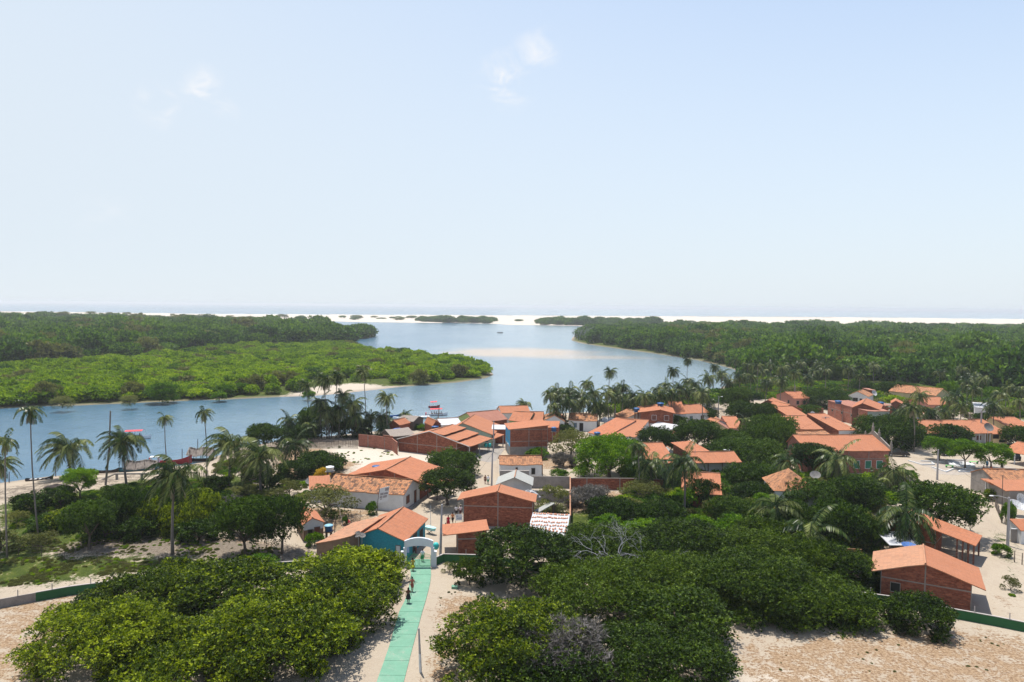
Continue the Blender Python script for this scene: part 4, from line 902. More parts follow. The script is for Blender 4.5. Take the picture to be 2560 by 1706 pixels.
for (y, z) in ((0.1, 5.0), (4.4, 6.6), (6.65, 7.5), (9.4, 5.3)):
    mb = MB(); mb.box((xx - .06, y - .2, z - .2), (xx + .31, y + .2, z + .8)); mb.lathe([(.24, 0), (.27, .1), (.12, .2), (.18, .45), (.0, 1.0)], 8, 0, (xx + .125, y, z + .8)); mb.build('pinnacle', M_('concrete'), pp)
H('old_roof_house', 'low house with old mottled tiles directly behind the brick chapel', P(5, 1380, 938), P(5, 1842, 926), 7, 'side', 3.0, 4.2, .8, roof='tile_old', wall='brick', ov=.2)
H('hip_roof_house', 'house with old mottled hipped roof among the trees below the chapel', P(5, 1080, 1510), P(5, 1610, 1532), 9, 'hip', 2.7, 5.4, roof='tile_old', wall='white_wall', ov=.4)
H('brick_house', 'brick house with orange roof half hidden behind bright shrubs at mid right', P('D', 1400, 602), P('D', 1870, 634), 8, 'side', 2.9, 4.9, .8, roof='tile_new', wall='brick', ov=.25, face_mats={'l': 'brick_pink'})
H('old_shed', 'small grey tiled hut with white shutter beside the bottom right brick shed', P('E', 720, 880), P('E', 935, 892), 4, 'side', 2.2, 3.0, .5, roof='tile_old', wall='brick_dark', ov=.2, opens=[('f', .65, .8, .8, 1.0, 'white')])
H('roadside_house', 'house with bright orange terrace roof at the right edge by the sandy road', P('H', 665, 272), P('H', 1300, 262), 4.6, 'shed_y', 2.8, 3.5, roof='tile_new', wall='plaster_grey', ov=.3, wallx=(.8, -.3))
H('roadside_house', 'older weed-grown mottled roof behind the bright orange terrace roof', P('H', 510, 138), P('H', 1300, 150), 7, 'side', 3.2, 4.6, .5, roof='tile_old', wall='plaster_grey', ov=.15, wallx=(.1, -.1))
H('porch', 'narrow orange canopy beside the bright orange terrace roof', P('H', 462, 183), P('H', 690, 186), 3, 'shed_y', 2.9, 3.2, roof='tile_new', nowall=True, cat='porch', posts=['white_paint', (.3, .9), (.95, .9), (.95, .1)])
H('tile_shed', 'tiny tiled shed at the far right edge below the roadside house', P('H', 885, 850), P('H', 1200, 846), 2.2, 'shed_y', 2.0, 3.0, roof='tile_new', wall='white_wall', ov=.1)
H('open_pavilion', 'open pavilion with orange roof on posts at the right end of the square', P(6, 1995, 1105), P(6, 2380, 1185), 8, 'side', 2.6, 4.3, .5, roof='tile_new', nowall=True, cat='pavilion', posts=['white_paint', (.05, .05), (.35, .05), (.7, .05), (.97, .05), (.05, .93), (.97, .93)])
H('white_shed', 'white sheet-roofed boat shed at the shore behind the broad orange roofs', P(3, 660, 385), P(3, 905, 372), 7, 'side', 2.6, 3.6, .6, roof='white_sheet', wall='white_wall', ov=.1)
H('orange_roof_house', 'little orange roofed hut by the shore near the tall wooden mooring pole', P(3, 560, 395), P(3, 690, 385), 6, 'front', 2.4, 3.8, .3, roof='tile_new', wall='brick', ov=.15)
H('orange_roof_house', 'leftmost little orange roofed hut on the shore behind the palms', P(3, 55, 372), P(3, 175, 385), 5, 'front', 2.4, 3.5, .4, roof='tile_new', wall='brick', ov=.15)
H('thatched_shed', 'grey thatched shed behind the stepped-roof brick garage', P(3, 85, 520), P(3, 360, 490), 6, 'side', 2.3, 3.5, .6, roof='thatch', wall='stick_wood', ov=.3, ridgecap=False)
H('thatched_shed', 'pale thatched hut by the pier among palms', P(3, 150, 330), P(3, 340, 345), 6, 'side', 2.4, 3.5, .5, roof='thatch', wall='stick_wood', ov=.3, ridgecap=False)
H('sheet_roof_shed', 'white sheet roofed lean-to between the orange roofs and the blue-ended brick block', P(3, 1240, 430), P(3, 1440, 432), 4, 'shed_y', 3.4, 3.8, roof='white_sheet', wall='brick', ov=.1)
H('orange_roof_house', 'small orange roof behind the blue-ended brick block', P(3, 1655, 400), P(3, 2012, 412), 5, 'shed_y', 3.6, 4.4, roof='tile_new', wall='brick', ov=.1)
H('sheet_awning', 'grey sheet awning leaning on the right wall of the broad brick building', P('C', 1792, 400), P('C', 1850, 412), 4.6, 'shed_y', 1.9, 2.2, roof='fibre_cement', nowall=True, cat='awning', ridgecap=False, posts=['stick_wood', (.9, .1), (.9, .9)])
H('white_shed', 'low white building glimpsed between the far right palms', P(6, 1650, 580), P(6, 1960, 600), 8, 'shed_y', 2.3, 3.0, roof='white_sheet', wall='white_wall', ov=.1)
H('white_shed', 'tiny white kiosk roof behind the long orange roofed white house', P(4, 2105, 640), P(4, 2200, 645), 5, 'shed_y', 2.6, 3.6, roof='fibre_cement', wall='white_wall', ov=.1)
tarp = H('white_tarp', 'white tarpaulin awning beside the porch house under the leaning palm', P('E', 1130, 742), P('E', 1408, 745), 3.6, 'shed_y', 2.0, 2.7, roof='white_sheet', nowall=True, cat='tarpaulin', ridgecap=False, posts=['stick_wood', (.05, .1), (.95, .1)])
# sheet roof with loose tiles laid on it
st = H('sheet_roof_shed', 'white sheet roof strewn with loose clay tiles right of the broad brick building', P('C', 1712, 668), P('C', 2128, 690), 8.6, 'shed_y', 2.5, 3.2, roof='white_sheet', wall='plaster_grey', ov=.25, ridgecap=False)
a_ = at(*P('C', 1712, 668), 2.5); b_ = at(*P('C', 2128, 690), 2.5); Wst = (Vector((b_.x, b_.y)) - Vector((a_.x, a_.y))).length; angst = math.atan2(b_.y - a_.y, b_.x - a_.x)
tb = MB(); n_ = 5
arc = [(math.cos(math.pi * k / n_) * .14, math.sin(math.pi * k / n_) * .1) for k in range(n_ + 1)]
for k in range(n_):
    tb.face([(arc[k][0], -.22, arc[k][1]), (arc[k + 1][0], -.22, arc[k + 1][1]), (arc[k + 1][0] * .8, .22, arc[k + 1][1]), (arc[k][0] * .8, .22, arc[k][1])])
    tb.face([(arc[k][0] * .85, -.22, arc[k][1] * .85), (arc[k][0] * .68, .22, arc[k][1] * .85), (arc[k + 1][0] * .68, .22, arc[k + 1][1] * .85), (arc[k + 1][0] * .85, -.22, arc[k + 1][1] * .85)])
    tb.face([(arc[k][0] * .85, -.22, arc[k][1] * .85), (arc[k + 1][0] * .85, -.22, arc[k + 1][1] * .85), (arc[k + 1][0], -.22, arc[k + 1][1]), (arc[k][0], -.22, arc[k][1])])
t0 = tb.build('roof_tile', M_('loose_tile')); first = True; random.seed(9)
for (v, n, lo, hi) in ((8.3, 16, .02, .98), (6.9, 17, .02, .98), (5.3, 15, .02, .98), (4.1, 14, .02, .98), (3.0, 12, .02, .98), (2.3, 7, .3, .98), (1.3, 3, .02, .2), (.5, 1, .9, 1)):
    for k in range(n):
        x = (lo + (hi - lo) * (k + random.uniform(.3, .7)) / n) * Wst; y = v + random.uniform(-.15, .15)
        z = 2.5 + .7 * y / 8.6 + .005
        o = t0 if first else t0.copy()
        if not first: COL.objects.link(o)
        first = False
        o.matrix_world = Matrix.Translation((a_.x + math.cos(angst) * x - math.sin(angst) * y, a_.y + math.sin(angst) * x + math.cos(angst) * y, z)) @ Matrix.Rotation(angst + random.uniform(-.25, .25), 4, 'Z') @ Matrix.Rotation(math.atan(.7 / 8.6), 4, 'X')
        tag(o, 'loose curved clay tile lying on the white sheet roof', 'roof tile', 'loose clay tiles on the white sheet roof')
# ================================================================= WALLS, FENCES
def wallrun(name, label, pts, h, t, mat, z=0.0, cap=None, cat='wall', tophigh=True, postsp=None, pm='pale_post', ph=.7, pr=.035, wires=0):
    """pts: sight-line points of the wall's TOP edge at height h"""
    P3 = [at(x, y, h) for x, y in pts]
    root = empty(name, (P3[0].x, P3[0].y, 0)); tag(root, label, cat); o0 = Vector((P3[0].x, P3[0].y, 0))
    mb = MB(); cb = MB()
    for a, b in zip(P3[:-1], P3[1:]):
        dr = Vector((b.x - a.x, b.y - a.y, 0)).normalized(); n = Vector((-dr.y, dr.x, 0)) * t / 2
        a0, b0 = Vector((a.x, a.y, 0)) - o0, Vector((b.x, b.y, 0)) - o0
        zb, zt = Vector((0, 0, -.4)), Vector((0, 0, h))
        c = [a0 - n + zb, b0 - n + zb, b0 + n + zb, a0 + n + zb, a0 - n + zt, b0 - n + zt, b0 + n + zt, a0 + n + zt]
        for q in ((0, 1, 5, 4), (1, 2, 6, 5), (2, 3, 7, 6), (3, 0, 4, 7), (4, 5, 6, 7)): mb.face([c[i] for i in q])
        if cap:
            c2 = [v + (n.normalized() * (.03 if i in (2, 3, 6, 7) else -.03)) for i, v in enumerate([a0 - n + zt * 1.001, b0 - n + zt * 1.001, b0 + n + zt * 1.001, a0 + n + zt * 1.001])]
            c2 = [a0 - n * 1.3 + zt, b0 - n * 1.3 + zt, b0 + n * 1.3 + zt, a0 + n * 1.3 + zt]; up2 = Vector((0, 0, .06))
            c = c2 + [v + up2 for v in c2]
            for q in ((0, 1, 5, 4), (1, 2, 6, 5), (2, 3, 7, 6), (3, 0, 4, 7), (4, 5, 6, 7)): cb.face([c[i] for i in q])
    mb.build('panel', M_(mat), root)
    if cap: cb.build('coping', M_(cap), root)
    if postsp:
        for a, b in zip(P3[:-1], P3[1:]):
            L = (b - a).length; n = max(1, int(L / postsp))
            for k in range(n):
                p = a.lerp(b, (k + .5) / n) - o0; m2 = MB(); m2.box((p.x - pr, p.y - pr - .02, -.1), (p.x + pr, p.y + pr - .02, h + ph)); m2.build('post', M_(pm), root)
    return root
brick_ = P
wallrun('boundary_wall', 'low green and bare concrete boundary wall crossing the lower left ground', [(-120, 1520), (0, 1498), P('A', 410, 1300)], 1.0, .15, 'plaster_grey', postsp=3.9)
wallrun('boundary_wall', 'green boundary wall stretch behind the lower left trees', [P('A', 410, 1300), P('A', 790, 1232), P('A', 1300, 1165), (470, 1425), (653, 1409), (751, 1403), (948, 1388), (997, 1383), (1004, 1393)], 1.0, .15, 'boundary_green', cap='pale_post', postsp=4.2)
wallrun('boundary_wall', 'dark green boundary wall right of the white gate arch', [(1090, 1394), (1108, 1385.6), (1222, 1388.5), (1400, 1418), (1700, 1440), (2000, 1460), (2238, 1493)], 1.0, .15, 'boundary_green', cap='pale_post', postsp=4.2)
wallrun('boundary_wall', 'green boundary wall in front of the bottom right brick shed', [(2238, 1493), (2385, 1523), P('E', 2050, 1365), (2560, 1556), (2700, 1585)], 1.0, .15, 'boundary_green', cap='pale_post', postsp=3.8)
wallrun('brick_wall', 'red brick yard wall in front of the bright green round-crowned tree', [P('D', 120, 442), P('D', 880, 446), P('D', 1190, 458)], 2.1, .15, 'brick', cap='concrete', postsp=4.5, pm='concrete', ph=0, pr=.09)
wallrun('grey_wall', 'grey plastered yard wall behind the sparse yellow tree', [P(3, 1670, 975), P(3, 2145, 981)], 2.1, .15, 'plaster_grey', cap='concrete')
wallrun('grey_wall', 'long narrow yard wall with orange coping running towards the tiled sheet roof', [P(3, 2147, 981), P(3, 2147, 1430)], 2.1, .15, 'plaster_grey', cap='tile_pale')
wallrun('grey_wall', 'dark stained yard wall behind the broad brick building', [P(3, 1500, 1136), P(3, 2143, 1146)], 1.9, .15, 'plaster_grey', cap='concrete')
wallrun('grey_wall', 'tall grey wall box between the grey-roofed hut and the small white house', [P(3, 1335, 906), P(3, 1672, 906)], 2.6, .5, 'plaster_grey')
wallrun('brick_wall', 'unfinished brick enclosure left of the stepped-roof garage', [P(2, 1922, 860), P(2, 2140, 880), P(2, 2306, 905), P(3, 155, 585)], 2.8, .15, 'brick_pink', cap='tile_brown', postsp=4, pm='concrete', ph=0, pr=.09)
wallrun('brick_wall', 'short brick wall corner beside the thatched shed', [P(3, -10, 500), P(3, 105, 515)], 3.2, .15, 'brick', cap='tile_brown')
wallrun('brick_wall', 'low brick garden wall behind the satellite dish near the utility pole', [P(5, 1515, 562), P(5, 1655, 556)], 2.0, .15, 'brick_pink')
wallrun('garden_wall', 'stained grey tank wall at the right edge beside the sandy road', [P('E', 2190, 602), P('E', 2290, 606), P('E', 2400, 600)], 1.9, .15, 'plaster_grey', cap='white_paint')
def stickfence(name, label, pts, h, sp, rad=.035, mat='stick_wood', dense=False, wire=True):
    P3 = [at(x, y, 0) for x, y in pts]; root = empty(name, tuple(P3[0])); tag(root, label, 'fence'); o0 = P3[0]
    wb = MB(); pk = MB()
    for a, b in zip(P3[:-1], P3[1:]):
        L = (b - a).length; n = max(1, int(L / sp))
        for k in range(n + (0 if dense else 0)):
            p = a.lerp(b, k / n) - o0; hh = h * random.uniform(.85, 1.15); j = random.uniform(-.07, .07)
            q = [(p.x, p.y, -.2), (p.x + j * .5, p.y, hh * .5), (p.x + j, p.y + j, hh)]
            if dense: pk.tube(q, rad, 4)
            else: m2 = MB(); m2.tube(q, [rad * 1.1, rad, rad * .8], 5); m2.build('post', M_(mat), root)
        if wire:
            for z in ((.35, .7, .95) if not dense else (.5, .9)):
                wb.tube([a - o0 + Vector((0, 0, h * z)), b - o0 + Vector((0, 0, h * z))], .012 if not dense else .03, 3)
    if dense: pk.build('sticks', M_(mat), root)
    if wb.f: wb.build('wire' if not dense else 'rail', M_(mat), root)
    return root
random.seed(21)
stickfence('wire_fence', 'wire fence on rough wooden posts across the weedy ground at left', [P('A', 215, 885), P('A', 480, 875), P('A', 740, 930), P('A', 870, 965)], 1.3, 2.6)
stickfence('wire_fence', 'wire fence on rough wooden posts just behind the lower left trees', [P('A', 1120, 955), P('A', 1270, 970), P('A', 1550, 1025), P('A', 1840, 1010), P('A', 2200, 1060)], 1.4, 3.0)
stickfence('wire_fence', 'wire fence with weathered posts between the river beach and the grass', [P('A', 100, 295), P('A', 340, 245), P('A', 600, 225), P('A', 850, 190)], 1.3, 3.2)
stickfence('stick_fence', 'dark fence of upright sticks below the seagrape tree and dense palms', [P(2, 820, 1035), P(2, 1000, 1040), P(2, 1350, 1015), P(2, 1650, 1020), P(2, 1920, 1022)], 2.0, .22, .05, 'grey_wood', True)
stickfence('stick_fence', 'low stick fence in front of the long white house', [P('B', 1480, 520), P('B', 1900, 545), P('B', 2240, 570), P('C', 370, 370)], 1.3, .22, .045, 'grey_wood', True)
stickfence('stick_fence', 'stick fence by the beached boats at left', [P(2, 0, 1395), P(2, 130, 1395), P(2, 200, 1370)], 1.6, .25, .05, 'grey_wood', True)
stickfence('stick_fence', 'crooked post fence on the pale yard behind the red brick yard wall', [P('D', 275, 425), P('D', 395, 425), P('D', 540, 425), P('D', 710, 425), P('D', 815, 422)], 1.9, 2.2, .06)
stickfence('wire_fence', 'post fence in the yard with stacked pipes beside the teal house', [P('B', 1640, 835), P('B', 1660, 720)], 1.4, 2, .05)
stickfence('wire_fence', 'post fence behind the yard with stacked pipes', [P('B', 1835, 745), P('B', 1935, 712), P('B', 1980, 690)], 1.5, 2, .05)
stickfence('stick_fence', 'rickety stick fence around the garden at the right edge of the road', [P('H', 440, 450), P('H', 510, 510), P('H', 610, 745), P('H', 650, 745), P('H', 740, 880), P('H', 735, 980)], 1.4, .9, .05, 'grey_wood', False)
stickfence('wire_fence', 'leaning post fence at the lower right edge of the road', [P('H', 790, 1310), P('H', 900, 1345), P('H', 1000, 1380)], 1.5, 1.6, .06)
stickfence('stick_fence', 'broken wooden fence beside the brick-pillared porch', [P('E', 1660, 900), P('E', 1790, 890), P('E', 1860, 915)], 1.4, 1.1, .07, 'grey_wood')
stickfence('stick_fence', 'long grey stick fence in front of the far right palms', [P(6, 1480, 690), P(6, 1600, 735), P(6, 1680, 760)], 1.8, .3, .06, 'grey_wood', True)
# ================================================================= TREES NEAR THE VILLAGE
ORD = ['leftmost', 'second from the left', 'third from the left', 'fourth from the left', 'fifth from the left', 'sixth from the left', 'seventh from the left', 'eighth from the left', 'ninth from the left', 'tenth from the left']
def ordn(i, n):
    if n == 1: return ''
    if i == n - 1 and n > 2: return ', rightmost'
    if n == 2: return (', left one', ', right one')[i]
    return ', ' + (ORD[i] if i < 10 else '%dth from the left' % (i + 1))
KIND = {  # material, mesh settings, trunk colour, description, category
 'cashew': ('leaf_cashew', dict(lobes=46, spread=.86, lobe_r=(.12, .27), gaps=.22), 'yellow-green cashew tree', 'cashew tree'),
 'darkcashew': ('leaf_dark', dict(lobes=46, spread=.86, lobe_r=(.13, .27), gaps=.2), 'dark cashew tree', 'cashew tree'),
 'mango': ('leaf_mango', dict(lobes=44, spread=.8, lobe_r=(.15, .3), gaps=.04, inner=.25), 'dense mango tree', 'mango tree'),
 'bright': ('leaf_bright', dict(lobes=36, spread=.82, lobe_r=(.15, .28), gaps=.12), 'bright green leafy tree', 'tree'),
 'sparse': ('leaf_olive', dict(lobes=14, spread=.8, lobe_r=(.2, .34), gaps=.5, inner=.1), 'sparse olive-leaved tree', 'tree'),
 'autumn': ('leaf_autumn', dict(lobes=9, spread=.7, lobe_r=(.28, .42), gaps=.1), 'golden yellow leaved shrub', 'shrub'),
 'twig': ('leaf_dry', dict(lobes=14, spread=.75, lobe_r=(.24, .4), gaps=.1, wr=.05, lf=2.6), 'leafless grey twiggy bush', 'bush'),
}
CL = {2: dict(Rr=2, V=1.6, clusters=1300, per=6, leaf=.2, tuft=.16), 4: dict(Rr=4, V=2.8, clusters=4200, per=6, leaf=.24, tuft=.22), 8: dict(Rr=8, V=5, clusters=10500, per=6, leaf=.30, tuft=.30)}
CM = {}
def crown_for(kind, R_, alt):
    c = 2 if R_ < 2.8 else (4 if R_ < 6 else 8)
    key = (kind, c, alt % (2 if kind in ('cashew', 'darkcashew', 'mango', 'bright') else 1))
    if key not in CM:
        mat, k, _, _ = KIND[kind]; k = dict(k); k.pop('wr', None); lf = k.pop('lf', 1); q = dict(CL[c]); q['leaf'] *= lf
        if c == 2: k['lobes'] = max(6, k['lobes'] // 2)
        if kind == 'sparse': q['clusters'] = int(q['clusters'] * .5)
        if kind == 'twig': q['clusters'] = int(q['clusters'] * .8)
        WR[0] = .05 if kind == 'twig' else .27
        CM[key] = crown_mesh('crown_' + kind, M_(mat), seed=hash(key[1:]) % 97 + len(kind) * 7 + key[2] * 13, **q, **k)
        WR[0] = .27
    return CM[key], c
def limbs_mesh(mb, base, top, r, spreadR, n, rg, up=.5):
    base, top = Vector(base), Vector(top)
    mid = base.lerp(top, .45) + Vector((rg.uniform(-.15, .15), rg.uniform(-.15, .15), 0)) * (top - base).length * .4
    mb.tube([base - Vector((0, 0, .3)), base.lerp(mid, .5), mid], [r * 1.25, r, r * .8], 7)
    for k in range(n):
        a = 6.283 * k / n + rg.uniform(-.4, .4); L = spreadR * rg.uniform(.5, .85)
        e = top + Vector((math.cos(a) * L, math.sin(a) * L, rg.uniform(-.1, .5) * up * spreadR))
        m1 = mid.lerp(e, .5) + Vector((0, 0, .12 * L))
        mb.tube([mid, m1, e], [r * .6, r * .4, r * .15], 5)
TREES = []
def hor_y(px): return 853 - 88 + math.tan(ROLL) * (px - 1280)
def tree(region, kind, x0, y0, x1, y1, by=None, note=None, dry=False):
    cx = (x0 + x1) / 2; hy = hor_y(cx)
    if by is None:
        Zn = CAMH * F / (y1 - hy); R_ = (x1 - x0) / 2 * Zn / F
        for _ in range(4): R_ = (x1 - x0) / 2 * (Zn + R_ * .85) / F
        Z = Zn + R_ * .85
        Ht = max(1.2, CAMH - (y0 - hy) * (Z + R_ * .35) / F); Vh = Ht * .56; cz = Ht - Vh
    else:
        p = at(cx, by, 0); Z = p.y; R_ = (x1 - x0) / 2 * Z / F
        Ht = max(1.0, CAMH - (y0 - hy) * (Z + R_ * .3) / F)
        hb = CAMH - (y1 - hy) * (Z - R_ * .6) / F; hb = min(max(hb, Ht * .08), Ht * .72)
        Vh = (Ht - hb) / 2 * 1.02; cz = (Ht + hb) / 2
    base = atY(cx, by or y1, Z); gx, gy = base.x, Z
    if by is not None: gx, gy = at(cx, by, 0).x, at(cx, by, 0).y
    else: gx = (cx - 1280) * 1.0 * Z / F * (1 / 1.0)
    if x1 - x0 > 26:
        Vm = (.62 if kind in ('mango', 'bright') else .5) * R_; Vm = min(Vm, cz + Vh - .3)
        if Vh < Vm: topz = cz + Vh; Vh = Vm; cz = topz - Vh
    TREES.append(dict(region=region, kind=kind, x=cx, loc=(gx, gy), R=R_, V=Vh, cz=cz, note=note, dry=dry))
WR = [.27]
_q = quads_mesh
def quads_mesh(name, C_, U, W, val, mat, extra=None):
    if WR[0] != .27: W = W * (WR[0] / .27)
    return _q(name, C_, U, W, val, mat)
crown_mesh.__globals__['quads_mesh'] = quads_mesh
T = tree
# --- foreground clump left of the green path
for b in ((60, 1500, 400, 1760), (190, 1425, 520, 1640), (420, 1398, 700, 1600), (500, 1480, 900, 1760), (650, 1420, 985, 1660), (742, 1372, 1002, 1530), (250, 1560, 640, 1800), (860, 1378, 1000, 1500)): T('lowleft', 'cashew', *b)
T('lowleft2', 'bright', 555, 1392, 690, 1480); T('lowleft2', 'cashew', 380, 1400, 500, 1500)
# --- foreground clump right of the path
T('gatetree', 'darkcashew', 1188, 1318, 1425, 1478, 1452, 'dark spreading tree with crooked low trunk just right of the gate')
T('x', 'darkcashew', 1136, 1398, 1218, 1488, None, 'small dark bush beside the pale ground right of the gate')
T('x', 'sparse', 1108, 1415, 1145, 1448, None, 'thin olive shrub at the foot of the green wall near the gate')
T('x', 'cashew', 1102, 1502, 1484, 1790, None, 'big bright yellow-green tree at bottom centre')
T('x', 'darkcashew', 1240, 1590, 1550, 1830, None, 'dark bush topped with a mass of bare grey twigs at bottom centre', True)
for b in ((1340, 1400, 1640, 1600), (1500, 1565, 1850, 1810), (1580, 1470, 1840, 1660), (1560, 1385, 1840, 1560), (1760, 1380, 2060, 1590), (1900, 1430, 2200, 1605), (1400, 1310, 1640, 1460), (1600, 1300, 1860, 1460), (1780, 1320, 2040, 1480), (2060, 1480, 2220, 1600)): T('lowright', 'darkcashew', *b)
T('x', 'darkcashew', 2238, 1487, 2402, 1622, None, 'small rounded tree standing alone in front of the bottom right brick shed')
# --- mid right wood inside the village
for b in ((1476, 1240, 1604, 1322), (1640, 1240, 1720, 1320), (1712, 1198, 1812, 1288), (1842, 1204, 1950, 1270), (2043, 1246, 2190, 1392), (1950, 1252, 2060, 1360), (1972, 1196, 2110, 1290), (2090, 1188, 2215, 1290), (2180, 1298, 2236, 1392)): T('midwood', 'mango', *b)
for b in ((1600, 1262, 1656, 1312), (1650, 1280, 1720, 1340), (1718, 1290, 1800, 1360), (1690, 1222, 1752, 1290), (1800, 1290, 1960, 1400), (1560, 1300, 1680, 1380), (1890, 1236, 1960, 1290), (1480, 1290, 1570, 1350)): T('midwood2', 'bright', *b)
for b in ((1760, 1252, 1850, 1318), (1560, 1200, 1660, 1262), (1850, 1250, 1920, 1310), (2120, 1200, 2200, 1260)): T('midolive', 'sparse', *b)
T('x', 'mango', 1817, 1156, 1950, 1232, None, 'dark rounded tree left of the hipped old roof')
T('x', 'mango', 2253, 1203, 2445, 1330, 1336, 'big dark tree above the brick-pillared porch by the sandy road')
T('x', 'twig', 1424, 1216, 1530, 1290, None, 'leafless grey bush in front of the red brick yard wall')
for b in ((1700, 1330, 1860, 1450), (1840, 1290, 2000, 1420), (1960, 1340, 2120, 1480), (2060, 1370, 2220, 1500), (1480, 1350, 1640, 1470)): T('midwood3', 'darkcashew', *b)
for b in ((1600, 1250, 1720, 1340), (1780, 1240, 1900, 1330), (1880, 1280, 2040, 1390)): T('midwood', 'mango', *b)
for b in ((60, 1290, 150, 1350), (560, 1250, 640, 1310), (640, 1190, 700, 1240), (600, 1160, 680, 1210), (380, 1190, 460, 1240), (500, 1230, 580, 1300), (20, 1230, 110, 1300), (100, 1215, 180, 1280), (200, 1290, 300, 1370), (290, 1290, 380, 1368), (560, 1290, 640, 1360), (440, 1300, 540, 1375), (500, 1190, 570, 1240)): T('leftfill', 'mango', *b)
for b in ((1560, 1100, 1640, 1150), (1700, 1120, 1770, 1170), (1895, 1160, 1990, 1220), (1640, 1180, 1720, 1230), (2000, 1010, 2060, 1040), (1745, 1020, 1800, 1060)): T('village', 'mango', *b)
# --- village trees
T('x', 'bright', 1436, 1086, 1610, 1186, 1194, 'bright green round-crowned tree standing in the pale sandy yard')
T('x', 'sparse', 1380, 1072, 1482, 1150, None, 'olive green scrubby bush left of the bright round-crowned tree')
T('x', 'darkcashew', 1372, 1060, 1440, 1100, None, 'dull green bush behind the blue-ended brick block')
T('x', 'mango', 1593, 1066, 1690, 1124, 1130, 'dark tree in front of the two storey house with white ground floor')
T('x', 'mango', 1688, 1046, 1802, 1118, 1124, 'dark reddish-green tree right below the yellow gabled house')
T('x', 'mango', 1682, 1037, 1718, 1070, None, 'small dark tree between the two storey house and the long white house')
T('x', 'bright', 1535, 980, 1574, 1021, None, 'small round bright tree among the river palms')
T('x', 'mango', 1800, 966, 1880, 1024, 1030, 'dark round tree behind the small utility pole near the river palms')
for b in ((1824, 1000, 1910, 1066), (1895, 1006, 1953, 1062), (1882, 1030, 1998, 1122), (1765, 1088, 1972, 1172), (1760, 1108, 1850, 1160), (1850, 1058, 1960, 1132), (1900, 1048, 2000, 1146), (1788, 1072, 1884, 1142)): T('streetrow', 'mango', *b)
T('x', 'mango', 1980, 1106, 2084, 1174, 1184, 'dull dark tree directly in front of the brick chapel wall')
T('x', 'mango', 2008, 968, 2122, 1012, 1018, 'dark tree behind the long two storey brick hall')
T('x', 'mango', 2134, 942, 2188, 990, None, 'round dark tree behind the white forest-edge house')
T('x', 'bright', 2108, 948, 2138, 978, None, 'small bright tree left of the white forest-edge house')
T('x', 'mango', 2190, 944, 2292, 1000, None, 'wide dark tree left of the cream walled house')
T('x', 'sparse', 2180, 988, 2240, 1010, None, 'grey-green shrub beside the small brick shed at the back')
T('x', 'mango', 2135, 1036, 2314, 1116, 1112, 'largest round dark tree, shading the black car at the square')
T('x', 'mango', 2312, 1059, 2420, 1118, 1112, 'dark round tree in front of the long row house')
T('x', 'bright', 2310, 1092, 2384, 1130, 1152, 'light green flat-topped tree with thin trunk at the left of the square')
T('x', 'bright', 2374, 1098, 2452, 1152, 1172, 'light green umbrella tree with slim pale trunk beside the round fountain')
T('x', 'bright', 2436, 1106, 2520, 1162, 1174, 'broad tree with two people sitting beneath it on the square')
T('x', 'mango', 2508, 1063, 2600, 1116, 1118, 'dark street tree at the right edge behind the square')
T('x', 'mango', 2446, 1031, 2504, 1062, None, 'round dark bush behind the T-topped utility pole')
T('x', 'sparse', 2300, 1016, 2350, 1050, None, 'pale bush behind the long row house')
T('x', 'bright', 2360, 1010, 2400, 1050, None, 'green bush among palms behind the long row house')
T('x', 'bright', 2345, 945, 2400, 1000, None, 'green tree right of the cream walled house')
T('x', 'mango', 2464, 928, 2516, 965, None, 'round dark tree at the forest edge far right')
T('x', 'bright', 2462, 960, 2520, 1010, None, 'light green tree below the round dark one at far right')
T('x', 'bright', 2520, 935, 2590, 985, None, 'forest-edge tree at the right edge of the view')
T('x', 'darkcashew', 2030, 900, 2110, 965, None, 'feathery olive tree in front of the forest')
T('x', 'mango', 1066, 1122, 1194, 1186, 1190, 'upper of the two street trees in the sandy lane')
T('x', 'darkcashew', 1052, 1168, 1187, 1252, 1262, 'lower of the two street trees, shading the sandy lane')
T('x', 'bright', 1318, 1120, 1376, 1156, None, 'small green bush against the two storey brick block')
T('x', 'sparse', 1348, 1216, 1422, 1276, 1286, 'sparse yellowish tree in the walled yard')
T('x', 'autumn', 1394, 1200, 1440, 1226, None, 'yellow shrub at the corner of the grey yard wall')
T('x', 'bright', 1380, 1174, 1424, 1202, None, 'thin bright sapling behind the grey yard wall')
T('x', 'sparse', 1315, 1270, 1424, 1298, None, 'low weeds in the walled yard')
T('x', 'mango', 616, 1058, 712, 1112, 1124, 'dark seagrape tree leaning over the river bank')
T('x', 'mango', 738, 1126, 862, 1196, None, 'dark rounded bush beside the white tank on brick pillars')
T('x', 'mango', 690, 1150, 770, 1210, None, 'dark bush left of the white tank')
T('x', 'autumn', 786, 1173, 826, 1206, None, 'golden yellow flowering shrub next to the white tank')
T('x', 'mango', 541, 1240, 690, 1378, 1392, 'left half of the big dark mango pair above the lower left clump')
T('x', 'mango', 640, 1236, 770, 1372, 1385, 'right half of the big dark mango pair beside the ruined hut')
T('x', 'sparse', 740, 1216, 885, 1280, 1290, 'sparse brownish tree in front of the long white house')
T('x', 'bright', 760, 1336, 806, 1380, None, 'leafy green sapling below the ruined hut')
T('x', 'bright', 914, 1258, 944, 1296, None, 'bright shrub left of the leaning picture sign')
T('x', 'bright', 960, 1244, 994, 1282, None, 'bright shrub right of the leaning picture sign')
T('x', 'bright', 818, 1285, 842, 1305, None, 'small bright papaya-like plant in the pipe yard')
T('x', 'bright', 852, 1296, 868, 1322, None, 'small bright plant left of the stacked pipes')
T('x', 'mango', 160, 1250, 284, 1352, 1374, 'dark almond tree with thick trunk in the left field')
